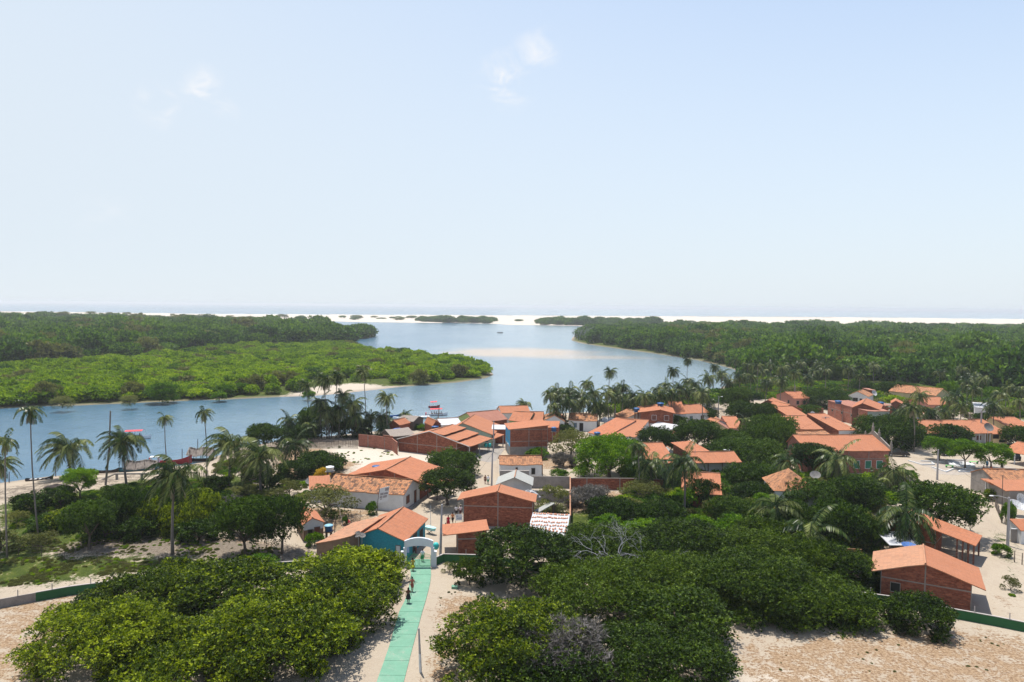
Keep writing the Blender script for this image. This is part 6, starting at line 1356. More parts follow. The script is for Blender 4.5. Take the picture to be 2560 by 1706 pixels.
# ================================================================= PEOPLE
SK = plain('skin', (.30, .15, .09), .1, .6); SKD = plain('skin_dark', (.12, .06, .04), .1, .6)
def person(loc, rz, h, label, top, bottom, style='shorts', skin=SK, pose='walk', group=None, hair_long=False, seated=False):
    s = h / 1.7; root = empty('person', loc, rz)
    tag(root, label, 'person', group)
    st = .22 if pose == 'walk' else .04
    if seated: J = [((0, 0, .52), .14), ((0, 0, .68), .125), ((0, .02, .92), .15), ((0, .01, 1.04), .055), ((0, 0, 1.13), .08), ((0, -.01, 1.22), .095), ((0, 0, 1.3), .06),
        ((.1, -.02, .48), .1), ((.13, -.42, .5), .065), ((.13, -.45, .08), .045), ((.13, -.58, .04), .035), ((-.1, -.02, .48), .1), ((-.13, -.42, .5), .065), ((-.13, -.45, .08), .045), ((-.13, -.58, .04), .035),
        ((.19, 0, .93), .06), ((.24, -.08, .68), .042), ((.14, -.3, .6), .032), ((.12, -.38, .58), .026), ((-.19, 0, .93), .06), ((-.24, -.08, .68), .042), ((-.14, -.3, .6), .032), ((-.12, -.38, .58), .026)]
    else: J = [((0, 0, .92), .13), ((0, 0, 1.08), .115), ((0, .01, 1.34), .14), ((0, .01, 1.46), .052), ((0, 0, 1.53), .075), ((0, -.01, 1.61), .092), ((0, 0, 1.68), .055),
        ((.09, 0, .86), .1), ((.1, -st * .6, .48), .065), ((.1, -st * .5, .09), .04), ((.1, -st * .5 - .15, .035), .035), ((-.09, 0, .86), .1), ((-.1, st * .3, .48), .065), ((-.1, st * 1.2, .1), .04), ((-.1, st * 1.2 - .13, .035), .035),
        ((.18, 0, 1.36), .058), ((.25, st * .4, 1.1), .042), ((.27, st * .1, .86), .032), ((.27, st * -.1, .77), .026), ((-.18, 0, 1.36), .058), ((-.25, -st * .4, 1.1), .042), ((-.27, -st * 1.0, .88), .032), ((-.27, -st * 1.3, .8), .026)]
    Ed = [(0, 1), (1, 2), (2, 3), (3, 4), (4, 5), (5, 6), (0, 7), (7, 8), (8, 9), (9, 10), (0, 11), (11, 12), (12, 13), (13, 14), (2, 15), (15, 16), (16, 17), (17, 18), (2, 19), (19, 20), (20, 21), (21, 22)]
    V = [list(j[0]) for j in J]; Rd = [j[1] for j in J]
    for hv, sx in ((18, 1), (22, -1)):     # four fingers and a thumb
        hx, hy, hz = V[hv]
        for k, (dx, dy, L) in enumerate(((-.03, -.02, .085), (-.01, -.03, .095), (.012, -.03, .09), (.032, -.02, .07), (-.05 * sx, -.05, .05))):
            i0 = len(V); V.append([hx + dx, hy + dy * .6, hz - L * .55]); V.append([hx + dx, hy + dy * 1.2, hz - L]); Rd += [.011, .009]; Ed += [(hv, i0), (i0, i0 + 1)]
    me = bpy.data.meshes.new('body'); me.from_pydata([[c * s for c in v] for v in V], Ed, []); me.materials.append(skin)
    o = link(bpy.data.objects.new('body', me), root); md = o.modifiers.new('Skin', 'SKIN'); md.use_smooth_shade = True
    if not me.skin_vertices: pass
    lay = me.skin_vertices[0].data
    for i, r_ in enumerate(Rd): lay[i].radius = (r_ * s, r_ * s)
    lay[0].use_root = True
    o.modifiers.new('sub', 'SUBSURF').levels = 1
    # clothes
    zs = (.4 if seated else 0)
    top_z = lambda z: (z - zs) * s
    if top:
        mb = MB(); mb.lathe([(.05, top_z(1.47)), (.13, top_z(1.45)), (.185, top_z(1.38)), (.175, top_z(1.2)), (.16, top_z(1.08)), (.175, top_z(.9)), (.172, top_z(.9))], 14, 0, (0, .005, 0), s, .72 * s)
        if not seated:
            for a_, b_ in ((15, 16), (19, 20)): mb.tube([Vector(V[a_]) * s, Vector(V[a_]).lerp(Vector(V[b_]), .6) * s], [.075 * s, .065 * s], 8)
        mb.build('dress_top' if style == 'dress' else 'shirt', plain('cloth_' + '_'.join(str(c) for c in top), top, .1), root, True)
    if bottom and not seated:
        cl = plain('cloth_' + '_'.join(str(c) for c in bottom), bottom, .1)
        if style == 'dress': mb = MB(); mb.lathe([(.165 * s, 1.05 * s), (.19 * s, .9 * s), (.25 * s, .66 * s), (.29 * s, .48 * s), (.27 * s, .49 * s)], 14, 0, (0, 0, 0), 1, .8); mb.build('skirt', cl, root, True)
        else:
            mb = MB(); kz = .5 if style == 'shorts' else .16
            for a_ in (7, 11): p0, p1 = Vector(V[a_]), Vector(V[a_ + 1]); mb.tube([(p0 + Vector((0, 0, .06))) * s, p0.lerp(p1, .5) * s, p0.lerp(p1, .95 if kz > .3 else 1) * s], [.125 * s, .11 * s, .1 * s], 10)
            mb.lathe([(.15 * s, .98 * s), (.17 * s, .88 * s), (.16 * s, .8 * s)], 12, 0, (0, 0, 0), 1, .75); mb.build('shorts', cl, root, True)
    hd = Vector(V[5]) * s; mb = MB()
    mb.lathe([(0, .125), (.06, .11), (.1, .06), (.108, 0), (.1, -.04)], 12, 0, tuple(hd + Vector((0, .015, .01)) * s), s, s)
    if hair_long: mb.lathe([(.1, .02), (.11, -.08), (.09, -.22), (.03, -.3)], 10, 0, tuple(hd + Vector((0, .04, 0)) * s), s, s * .7)
    mb.build('hair', M_('hair'), root, True)
    # face: nose, eyes
    mb = MB(); mb.tube([tuple(hd + Vector((0, -.09, .01)) * s), tuple(hd + Vector((0, -.118, -.025)) * s)], [.008 * s, .015 * s], 5); mb.build('nose', skin, o)
    mb = MB()
    for sx in (-1, 1): mb.lathe([(0, -.009), (.011, 0), (0, .009)], 6, 0, tuple(hd + Vector((sx * .034, -.088, .015)) * s))
    mb.build('eyes', M_('hair'), o)
    return root
def pg(k, u, v, z=0): return at(*P(k, u, v), z)
person(pg('G', 408, 1478), R(180), 1.68, 'woman in yellow dress walking through the gate side of the green path', (.42, .32, .05), (.42, .32, .05), 'dress', pose='walk', hair_long=True)
person(pg('G', 600, 1295), R(0), 1.68, 'person in white top and green shorts standing behind the gate bars', (.75, .78, .85), (.04, .3, .12), 'shorts', SKD, 'stand')
person(pg('G', 465, 1130), R(90), 1.6, 'person in pale clothes in the shade of the teal house', (.6, .6, .65), (.2, .06, .05), 'shorts', SKD, 'stand')
person(at(1030.5, 1479, .07), R(175), 1.68, 'person in reddish swimwear walking up the green path', (.4, .14, .1), (.35, .1, .08), 'shorts', pose='walk')
person(at(1021, 1508, .07), R(180), 1.72, 'person in black skirt and dark top nearest the camera on the path', (.12, .05, .03), (.02, .02, .025), 'dress', SKD, 'walk', hair_long=True)
person(at(1120.5, 1317, 0), R(10), 1.68, 'woman in a dark red dress walking in the lane', (.4, .01, .03), (.4, .01, .03), 'dress', pose='walk')
person(at(1131.5, 1309, 0), R(-10), 1.68, 'man in an orange top and black shorts beside the woman in red', (.5, .2, .08), (.02, .02, .02), 'shorts', SKD, 'walk')
person(at(1114, 1331, 0), R(30), 1.35, 'child with one arm out in front of the woman in red', (.15, .06, .05), (.1, .04, .04), 'shorts', SKD, 'walk')
person(at(1141, 1291, 0), R(0), 1.7, 'person in a plain white shirt and black shorts under the street tree', (.72, .72, .76), (.02, .02, .02), 'shorts', SKD, 'stand')
person(at(1151, 1290, 0), R(-20), 1.65, 'person in a white and pink top beside the broad brick building', (.72, .6, .65), (.1, .04, .05), 'shorts', SKD, 'stand')
person(at(1213, 1210, 0), R(180), 1.65, 'bare-backed person in brown walking up the sandy lane', (.2, .1, .07), (.15, .05, .04), 'shorts', SK, 'walk')
person(at(1220, 1211, 0), R(180), 1.68, 'person in white shirt and green shorts walking up the sandy lane', (.8, .82, .85), (.03, .25, .15), 'shorts', SKD, 'walk')
person(at(1266, 1118, 0), R(0), 1.68, 'person in pink by the blue end wall of the brick block', (.6, .3, .3), (.1, .1, .12), 'shorts', SKD, 'stand')
person(pg('S', 1560, 778), R(60), 1.65, 'person in dark red seated on the kerb under the broad tree', (.14, .03, .05), None, seated=True, skin=SKD)
person(pg('S', 1712, 782), R(-60), 1.65, 'person in orange seated beside the tree trunk on the square', (.4, .08, .04), None, seated=True, skin=SKD)
person(pg('S', 1628, 705), R(0), 1.65, 'person in bright blue leaning behind the broad tree on the square', (.03, .3, .7), (.05, .1, .3), 'shorts', SKD, 'stand')
# ================================================================= POLES, LAMPS, CABLES
POLE = {}
def pole(key, label, top, base, rad=.13, mat='pole_concrete', arm=None, tbar=False, cat='utility pole', name='utility_pole', white_foot=False):
    b = at(*base, 0); t = atY(*top, b.y); o0 = b; root = empty(name, b); tag(root, label, cat); v = t - b
    mb = MB(); mb.tube([(0, 0, -.3), v * .5, v], [rad * 1.25, rad, rad * .75], 8); mb.build('pole', M_(mat), root, False)
    if arm:
        L, hgt, sx = arm; m2 = MB(); q = v * hgt; m2.tube([q, q + Vector((sx * L * .6, 0, .35)), q + Vector((sx * L, 0, .4))], .03, 5); a_ = m2.build('lamp_arm', M_('dish_grey'), root)
        m3 = MB(); e = q + Vector((sx * (L + .25), 0, .4)); m3.lathe([(0, .09), (.2, .05), (.26, -.02), (.16, -.06), (0, -.07)], 10, 0, tuple(e), 1.3, .7); m3.build('lamp_head', M_('white_paint'), a_)
    if tbar: m2 = MB(); q = v * .97; m2.box((q.x - 1.0, q.y - .06, q.z - .06), (q.x + 1.0, q.y + .06, q.z + .06)); c_ = m2.build('crossarm', M_('pole_concrete'), root)
    if white_foot: m2 = MB(); m2.tube([(0, 0, -.1), v * .42], [rad * 1.3, rad * 1.12], 8); m2.build('painted_foot', M_('white_paint'), root)
    POLE[key] = b + v * .97; return root
pole('a', 'grey concrete pole beside the white gate arch', P('C', 845, 335), P('C', 828, 852), .15)
pole('b', 'tall grey concrete pole in the sandy lane near the two walkers', P(3, 1251, 695), P(3, 1240, 1110), .15)
pole('c', 'concrete pole in the lane by the teal phone booths', P(3, 1266, 335), P(3, 1260, 700), .14)
pole('d', 'concrete pole in front of the green walled house', P(3, 1590, 220), P(3, 1578, 392), .14)
pole('e', 'concrete pole left of the corner house with white gable', P(4, 1102, 565), P(4, 1095, 815), .15, arm=(1.6, .93, 1))
pole('f', 'concrete lamp pole in front of the dark round tree near the palms', P(5, 447, 420), P(5, 440, 688), .14, arm=(.7, .93, 1))
pole('g', 'concrete pole in front of the salmon house', P(5, 1328, 292), P(5, 1318, 522), .14)
pole('h', 'concrete lamp pole behind the long two storey brick hall', P(5, 1710, 395), P(5, 1710, 482), .14, arm=(.9, .7, -1))
pole('i', 'concrete pole with crossarm beside the teal porch house', P(5, 1680, 655), P(5, 1660, 880), .17, tbar=True)
pole('j', 'concrete lamp pole in front of the tall street tree row', P(5, 570, 1035), P(5, 566, 1240), .15, arm=(.7, .88, -1))
pole('k', 'big concrete pole with crossarm in front of the row house', P(6, 1737, 620), P(6, 1715, 985), .2, tbar=True)
pole('l', 'concrete pole standing at the front of the square', P('S', 672, 345), P('S', 650, 945), .16)
pole('m', 'thick concrete pole leaning by the roadside garden at far right', P('E', 2170, 326), P('E', 2158, 748), .17, arm=(2.2, .97, -1))
pole('n', 'short post with white painted foot beside the green path', (1047, 1571), (1051.5, 1681), .1, white_foot=True, name='post', cat='post')
pole('o', 'lamp arm pole at the top right of the blue-ended brick block', P(3, 1815, 430), P(3, 1825, 950), .1, 'brick_dark', arm=None)
pole('p', 'thin antenna pole on the lane beside the teal house', P('G', 755, 190), P('G', 760, 700), .035, 'dish_grey', name='antenna_pole', cat='antenna')
pole('q', 'thin antenna pole in front of the faded brown-red roof', P(3, 1105, 205), P(3, 1098, 400), .04, 'dish_grey', name='antenna_pole', cat='antenna')
pole('r', 'tall wooden mooring pole beside the larger red-canopied boat', P(3, 637, 165), P(3, 620, 345), .12, 'grey_wood', name='mooring_pole', cat='pole')
pole('s', 'thin antenna pole in front of the old pale shed roof', P('B', 1690, 520), P('B', 1790, 1010), .03, 'dish_grey', name='antenna_pole', cat='antenna')
pole('t', 'thin antenna pole beside the far right garden of the road', P('H', 622, 50), P('H', 605, 740), .06, 'stick_wood', name='antenna_pole', cat='antenna')
pole('u', 'white lamp pole in front of the bright orange canopy', P(4, 2020, 1125), P(4, 2010, 1400), .05, 'pole_concrete')
pole('v', 'small lamp pole above the row house roof', P(6, 1495, 690), P(6, 1560, 800), .05, 'dish_grey', arm=(.1, 1, -1))
pole('w', 'mooring stake between the huts and the water', P(3, 863, 300), P(3, 862, 415), .06, 'grey_wood', name='mooring_pole', cat='pole')
def cable(a, b, label, sag=.5):
    A_, B_ = POLE[a], POLE[b]; mb = MB(); mb.tube([A_.lerp(B_, t) - Vector((0, 0, sag * 4 * t * (1 - t))) for t in np.linspace(0, 1, 9)], .018, 3)
    tag(mb.build('cable', M_('rubber')), label, 'cable')
for a, b, l in (('a', 'b', 'black cable from the gate pole to the tall lane pole'), ('b', 'c', 'black cable along the lane between its two poles'), ('c', 'd', 'black cable from the phone booth pole to the green house pole'), ('d', 'e', 'black cable past the white houses towards the shore palms'),
                ('e', 'f', 'black cable over the long orange roofs'), ('g', 'h', 'black cable from the salmon house pole to the hall pole'), ('i', 'j', 'black cable passing over the street tree row'), ('i', 'l', 'black cable across the chapel roof to the square'), ('l', 'm', 'black cable crossing the sandy road'), ('k', 'l', 'black cable slanting over the umbrella trees')):
    cable(a, b, l, .8)
# ================================================================= BOATS
def hull(L, B, D, sheer=.5, n=12, bow=1.0, stern=.75):
    mb = MB(); rings = []
    for i in range(n + 1):
        t = i / n; x = (t - .5) * L
        w = B / 2 * (math.sin(math.pi * min(1, .5 + (t - .35) / 1.3)) ** .7 if t > .35 else stern + (1 - stern) * (t / .35) ** .6)
        if t > .97: w = B * .02
        top = D + sheer * bow * max(0, (t - .5) * 2) ** 2.2 + sheer * .25 * max(0, (.3 - t) / .3) ** 2; keel = .0 + .35 * D * max(0, (t - .75) * 4) ** 2
        rings.append([(x, -w, top), (x, -w * .85, keel + D * .35), (x, 0, keel), (x, w * .85, keel + D * .35), (x, w, top), (x, w * .9, top), (x, w * .75, max(keel, 0) + D * .45), (x, -w * .75, max(keel, 0) + D * .45), (x, -w * .9, top)])
    m = len(rings[0])
    for a, b in zip(rings[:-1], rings[1:]):
        for k in range(m): k2 = (k + 1) % m; mb.face([a[k], a[k2], b[k2], b[k]])
    mb.face(rings[0][:5][::-1]); mb.face(rings[0][5:] + [rings[0][0]]) if False else None
    return mb
def boat(name, label, pxy, L, B, D, rz, mat, z=WZ, canopy=None, cat='boat', stripes=None, motor=False, seats=3, inner='hull_white', sheer=.6, tilt=0, bow=1.0, group=None, keep=False):
    p = at(*pxy, z); root = empty(name, (p.x, p.y, z - .15), rz); root.rotation_euler = (tilt, 0, rz); tag(root, label, cat, group)
    h_ = hull(L, B, D, sheer, bow=bow).build('hull', M_(mat), root)
    mb = MB(); 
    for k in range(seats): x = -L * .3 + L * .55 * k / max(1, seats - 1); mb.box((x - .14, -B * .4, D * .72), (x + .14, B * .4, D * .78))
    mb.build('bench', M_(inner), root)
    if canopy:
        c0, c1 = -L * .33, L * .24; hh = D + 1.45
        for x in (c0 + .1, (c0 + c1) / 2, c1 - .1):
            for s in (-1, 1): m2 = MB(); m2.tube([(x, s * B * .42, D * .8), (x, s * B * .42, hh)], .03, 4); m2.build('post', M_('hull_white'), root)
        m2 = MB(); n = 6
        for k in range(n):
            a0, a1 = -1 + 2 * k / n, -1 + 2 * (k + 1) / n; z0, z1 = hh + .18 * (1 - a0 * a0), hh + .18 * (1 - a1 * a1); y0_, y1_ = a0 * B * .5, a1 * B * .5
            m2.face([(c0, y0_, z0), (c1, y0_, z0 + .12), (c1, y1_, z1 + .12), (c0, y1_, z1)]); m2.face([(c0, y1_, z1 - .04), (c1, y1_, z1 + .08), (c1, y0_, z0 + .08), (c0, y0_, z0 - .04)])
        m2.build('canopy', M_(canopy), root)
    if stripes:
        for k in range(5):
            x = -L * .36 + k * L * .17; m2 = MB(); m2.box((x, -B * .46, D * .82), (x + L * .085, B * .46, D * .9)); m2.build('painted_band', M_(stripes), root)
    if motor: m2 = MB(); m2.box((-L / 2 - .35, -.2, D * .3), (-L / 2 + .02, .2, D + .35)); m2.build('outboard_motor', M_('red_canopy'), root)
    return root
ORDC = [', rearmost', ', second from the stern', ', in the middle', ', second from the bow', ', nearest the bow']
def crew(pxy, L, B, D, rz, n, who, z=WZ):
    p = at(*pxy, z); g = None
    for k in range(n):
        x = -L * .25 + L * .45 * k / max(1, n - 1); y = (.25 if k % 2 else -.25) * B
        loc = Vector((p.x + math.cos(rz) * x - math.sin(rz) * y, p.y + math.sin(rz) * x + math.cos(rz) * y, z - .15 + D * .35))
        person(loc, rz + math.pi / 2, 1.65, 'passenger in dark clothes seated in the ' + who + ORDC[k], (.05, .05, .08) if k % 2 else (.2, .08, .08), None, seated=True, skin=SKD, group='passengers in the ' + who)
boat('tour_boat', 'white tour boat with long red canopy motoring past the windblown palm', P(1, 1570, 725), 7.4, 1.9, .7, R(4), 'hull_white', canopy='red_canopy', seats=5)
crew(P(1, 1570, 725), 7.4, 1.9, .7, R(4), 5, 'boat behind the palm')
boat('tour_boat', 'larger white boat with red canopy and red outboard near the pier', P(3, 612, 272), 6.6, 1.8, .7, R(5), 'hull_white', canopy='red_canopy', motor=True, seats=5)
crew(P(3, 612, 272), 6.6, 1.8, .7, R(5), 5, 'boat near the pier')
boat('tour_boat', 'small dark red boat with short red canopy anchored beyond the larger one', P(3, 578, 182), 3.8, 1.6, .6, R(8), 'hull_red', canopy='red_canopy', motor=False, seats=2)
boat('motor_boat', 'small dark boat far out in the middle of the river', (1250, 833), 7, 2.4, .9, R(5), 'hull_dark', canopy='hull_dark', seats=2)
boat('canoe', 'tiny dark canoe farthest away near the dunes', (1134, 813.5), 8, 2.2, .7, 0, 'hull_dark', seats=2)
boat('canoe', 'black canoe with white painted bands pulled up on the beach', P(1, 455, 1200), 4.6, .9, .4, R(14), 'hull_dark', z=-.75, stripes='white_paint', seats=0)
boat('canoe', 'dark red boat half hidden on the beach under the windblown palm', P(1, 950, 1125), 4.4, 1.1, .45, R(20), 'hull_red', z=-.9, seats=2)
boat('canoe', 'plain black wooden canoe beached right of the dark red boat', P(1, 1245, 1112), 4.0, 1.0, .45, R(14), 'hull_dark', z=-.9, seats=2, inner='hull_dark')
boat('fishing_boat', 'dark blue fishing boat moored under a ragged thatched roof', P(1, 1590, 1098), 7.4, 1.9, .65, R(6), 'hull_blue', z=-1.3, seats=3, inner='hull_dark')
boat('fishing_boat', 'long dark red fishing boat with raised bow behind the thatched shelter', P('S', 0, 0) if False else (420, 1161), 9.6, 2.2, .8, R(10), 'hull_red', seats=3, inner='hull_red', sheer=1.3)
boat('fishing_boat', 'dark boat beneath the grey thatched boat shelter', P(2, 110, 1165), 5, 1.5, .55, R(6), 'hull_dark', z=-1.3, seats=2, inner='hull_dark')
boat('motor_boat', 'blue and white boat moored left of the pier', P(2, 2280, 660), 7, 2, .6, R(5), 'tank_blue', seats=2)
boat('motor_boat', 'white boat with blue edge at the inner end of the pier', (1012, 1047), 7, 2, .6, R(5), 'hull_white', seats=2)
boat('motor_boat', 'small teal boat just showing above the orange roofs at the shore', P('S', 0, 0) if False else (1156, 1055), 5, 1.7, .6, R(30), 'teal_paint', seats=2)
boat('motor_boat', 'small blue and white boat beside the faded brown-red roof', (1187, 1048), 5, 1.7, .6, R(80), 'tank_blue', seats=2)
def wheelhouse(p, rz):
    root = empty('wheelhouse', p, rz); tag(root, 'white open wheelhouse with lifebuoy on the long red fishing boat', 'wheelhouse')
    for x, y in ((-.8, -.6), (.8, -.6), (-.8, .6), (.8, .6)): m2 = MB(); m2.tube([(x, y, 0), (x, y, 1.3)], .05, 5); m2.build('post', M_('hull_red'), root)
    m2 = MB(); m2.box((-.95, -.7, 1.3), (.95, .7, 1.4)); m2.build('roof', M_('hull_white'), root)
    m2 = MB(); m2.box((.5, -.6, .2), (.85, .6, 1.3)); m2.build('cabin_wall', M_('hull_white'), root)
    m2 = MB(); m2.tube([(-.9, -.65 + .24 * math.cos(a), 1.05 + .24 * math.sin(a)) for a in np.linspace(0, 6.283, 13)], .07, 6, cap=False); m2.build('lifebuoy', M_('red_canopy'), root)
p = at(388, 1158, -1.0); wheelhouse(Vector((p.x, p.y, -1.0)), R(12))
def shelter(name, label, pxy, L, W_, h, z, rz, cat):
    p = at(*pxy, z); root = empty(name, (p.x, p.y, z), rz); tag(root, label, cat); random.seed(int(L * 10))
    for x in (-.45, -.15, .15, .45):
        for y in (-.45, .45): m2 = MB(); m2.tube([(x * L, y * W_, -1), (x * L + .05, y * W_, h + random.uniform(.3, 1.4))], .06, 5); m2.build('post', M_('stick_wood'), root)
    rg = np.random.default_rng(3); n = 1500; u = rg.uniform(-.5, .5, n); v = rg.uniform(-.55, .55, n)
    C_ = np.stack([u * L * 1.05, v * W_ * 1.1, h + .9 - np.abs(v) * 1.7 + rg.uniform(-.1, .12, n) + .15 * np.sin(u * 9)], 1)
    U = np.stack([rg.normal(0, .1, n), np.sign(v) * .45, np.full(n, -.35)], 1); W2 = np.stack([np.full(n, .09), rg.normal(0, .03, n), rg.normal(0, .03, n)], 1)
    me = _q('thatch', C_, U, W2, rg.random(n), M_('thatch')); link(bpy.data.objects.new('thatch_roof', me), root)
    return root
shelter('thatched_shelter', 'ragged low thatched shelter over the dark blue fishing boat', P(1, 1640, 1088), 5.6, 2.6, .9, -1.3, R(8), 'boat shelter')
shelter('thatched_shelter', 'tall grey thatched boat shelter at the river edge', P(2, 110, 1150), 4.8, 3.0, 1.5, -1.3, R(6), 'boat shelter')
for i, (u, v, t, l) in enumerate(((105, 1245, 1105, 'leftmost wooden stake standing on the beach'), (642, 1165, 1060, 'wooden stake at the waterline behind the windblown palm'), (2100, 1000, 845, 'dark mooring stake beside the raised red bow'), (2190, 1040, 845, 'teal mooring stake at the end of the red bow'), (1410, 1080, 940, 'mooring stake left of the ragged thatched shelter'), (2280, 880, 728, 'tall stake behind the grey thatched boat shelter'))):
    b = at(*P(1, u, v), WZ); tt = atY(*P(1, u, t), b.y); mb = MB(); mb.tube([(0, 0, -.8), tt - b], [.09, .07], 6); tag(mb.build('mooring_stake', M_('stick_wood')), l, 'stake').location = b
# pier
mb = MB(); a_, b_ = at(1022, 1044, -.9), at(1074, 1041.5, -.9); d_ = (b_ - a_).normalized(); n_ = Vector((-d_.y, d_.x, 0)) * .9; c = [Vector((0, 0, 0)) - n_, (b_ - a_) - n_, (b_ - a_) + n_, n_]
pr_ = empty('pier', a_); tag(pr_, 'narrow white floating pier reaching out to the red-canopied boat', 'pier')
up_ = Vector((0, 0, .15)); mb.face([q + up_ for q in c])
for i in range(4): mb.face([c[i] - up_, c[(i + 1) % 4] - up_, c[(i + 1) % 4] + up_, c[i] + up_])
mb.build('deck', M_('white_paint'), pr_)
for k in range(6): q = (b_ - a_) * ((k + .5) / 6); m2 = MB(); m2.tube([(q.x, q.y - .9, -1.6), (q.x, q.y - .9, .7)], .06, 5); m2.build('post', M_('white_paint'), pr_)
# old concrete ramp frame near the bare palm trunk
rp = at(*P(1, 1330, 1200), 0); rr_ = empty('ramp_frame', rp, R(4)); tag(rr_, 'weathered concrete frame with sloping beam above the river beach', 'concrete frame')
m2 = MB(); m2.box((0, -.15, 1.0), (9.5, .15, 1.25)); m2.build('beam', M_('plaster_grey'), rr_); m2 = MB(); m2.tube([(0, 0, 1.15), (-3, .3, -.2)], .16, 4); m2.build('ramp_beam', M_('plaster_grey'), rr_)
for x in (.1, 4.6): m2 = MB(); m2.box((x, -.18, -.3), (x + .35, .18, 1.0)); m2.build('column', M_('plaster_grey'), rr_)
# ================================================================= TANKS, DISHES, PHONES, SIGNS
def tank(label, k, u, v, r_, h, z, mat, stand=None, cat='water tank', rim=None):
    """u,v = middle of the tank base, standing at height z"""
    p = at(*P(k, u, v), z); root = empty('water_tank', (p.x, p.y, z)); tag(root, label, cat)
    mb = MB(); mb.lathe([(0, 0), (r_ * .8, 0), (r_ * .84, .03), (r_ * .97, h * .9), (r_ * 1.04, h * .92), (r_ * 1.04, h), (r_ * .97, h)], 20); mb.build('tank', M_(mat), root, True)
    mb = MB(); mb.lathe([(r_ * 1.05, h + .002), (r_ * 1.02, h + .05), (r_ * .5, h + .16), (0, h + .2)], 20); mb.build('lid', M_(rim or mat), root, True)
    if stand:
        for x in (-.55, .55):
            for y in (-.5, .5): m2 = MB(); m2.box((x * r_ - .07, y * r_ - .07, -z), (x * r_ + .07, y * r_ + .07, -.1)); m2.build('leg', M_(stand), root)
        m2 = MB(); m2.box((-r_, -r_, -.12), (r_, r_, -.005)); m2.build('platform', M_('stick_wood' if stand == 'stick_wood' else 'concrete'), root)
tank('white water tank on two brick pillars beside the golden shrub', 2, 1590, 1282, .72, .75, 2.6, 'tank_white', 'brick_dark')
tank('blue water tank on a rickety wooden stand by the ruined hut', 'B', 1577, 818, .58, .75, 1.6, 'tank_blue', 'stick_wood', rim='tank_pale_blue')
tank('pale blue and white water tank on a brick base before the hipped roof', 5, 1332, 1492, .75, .7, 1.9, 'tank_pale_blue', 'brick_dark', rim='tank_white')
tank('blue water tank on the long two storey brick hall', 5, 1825, 505, .95, .75, 5.2, 'tank_blue')
tank('blue water tank on the flat brick outbuilding', 6, 500, 552, .9, .8, 3.0, 'tank_blue')
tank('blue water tank in front of the left house of the orange pair', 4, 890, 965, .75, .7, 2.4, 'tank_blue', 'concrete')
tank('blue water tank on a stand by the little white gabled house', 4, 392, 915, .75, .9, 2.6, 'tank_blue', 'concrete')
tank('blue water tank on a brick tower left of the two storey house', 4, 1345, 690, .8, .9, 5.0, 'tank_blue', 'brick_dark')
tank('blue water tank on the roof of the two storey house', 4, 1620, 622, .95, .7, 6.3, 'tank_blue')
tank('dark blue water tank among palms behind the row house', 6, 960, 755, .8, .8, 2.6, 'tank_blue', 'concrete')
tank('blue water tank just behind the wide brick gabled house', 2, 2125, 1252, .75, .4, 3.4, 'tank_blue', 'stick_wood')
tank('blue round table top by the shore palms', 3, 590, 412, .9, .3, 2.0, 'tank_blue', 'stick_wood', cat='water tank')
def dish(label, k, u, v, r_, z, rz, el=R(50), mat='dish_grey'):
    p = at(*P(k, u, v), z); root = empty('satellite_dish', (p.x, p.y, 0), rz); tag(root, label, 'satellite dish')
    m2 = MB(); m2.tube([(0, .1, -.2), (0, .1, z)], .04, 5); m2.build('mast', M_('dish_grey'), root)
    mb = MB(); prof = [(r_ * t, r_ * .28 * t * t) for t in (0.01, .25, .5, .75, 1)]; mb.lathe(prof, 20); mb.lathe([(a, b - .012) for a, b in prof], 20)
    o = mb.build('reflector', M_(mat), root, True); o.location = (0, 0, z); o.rotation_euler = (el, 0, 0)
    mb = MB()
    for a in (0, 2.1, 4.2): mb.tube([(r_ * .95 * math.cos(a), r_ * .95 * math.sin(a), r_ * .26), (0, 0, r_ * .85)], .012, 4)
    for k_ in range(12): a = k_ * math.pi / 6; mb.tube([(0.05 * math.cos(a), .05 * math.sin(a), .02), (r_ * .5 * math.cos(a), r_ * .5 * math.sin(a), r_ * .085), (r_ * math.cos(a), r_ * math.sin(a), r_ * .29)], .012, 3)
    mb.lathe([(.05, r_ * .8), (.05, r_ * .9), (0, r_ * .92)], 8); mb.build('feed_arm', M_('plaster_grey'), o)
mesh_d = plain('dish_mesh', (.16, .155, .15), .3, .8, 6)
for l, k, u, v, r_, z, rz, el, mt in (('grey mesh satellite dish beside the golden shrub', 2, 1365, 1405, .85, 1.6, .3, R(35), 'dish_mesh'), ('large mesh satellite dish behind the hipped old roof', 5, 1560, 1335, .95, 2.0, -.4, R(35), 'dish_mesh'), ('mesh satellite dish on the pale yellow house roof', 6, 1815, 830, 1.1, 4.6, 0, R(55), 'dish_mesh'),
    ('satellite dish by the small plain brick shed', 6, 415, 408, 1.1, 3.4, .4, R(60), 'dish_grey'), ('solid white satellite dish behind the white-windowed brick house', 5, 1527, 622, .75, 1.8, .2, R(60), 'white_paint'), ('dark mesh satellite dish on the pale tiled shed roof edge, upper of two', 'B', 1912, 862, .45, 3.9, -.5, R(45), 'dish_mesh'),
    ('dark mesh satellite dish by the teal house roof, lower of two', 'B', 1962, 876, .45, 3.6, .5, R(25), 'dish_mesh'), ('big pale satellite dish in the roadside garden at the right edge', 'H', 820, 500, 1.25, 1.5, .3, R(30), 'dish_grey'), ('pale satellite dish leaning against the roadside house wall', 'H', 870, 400, 1.0, 1.5, .3, R(70), 'white_paint'), ('blue dish-shaped umbrella under the large palm by the white tarpaulin', 'E', 1300, 760, .95, 2.1, 0, R(10), 'bright_blue')):
    dish(l, k, u, v, r_, z, rz, el, mt)
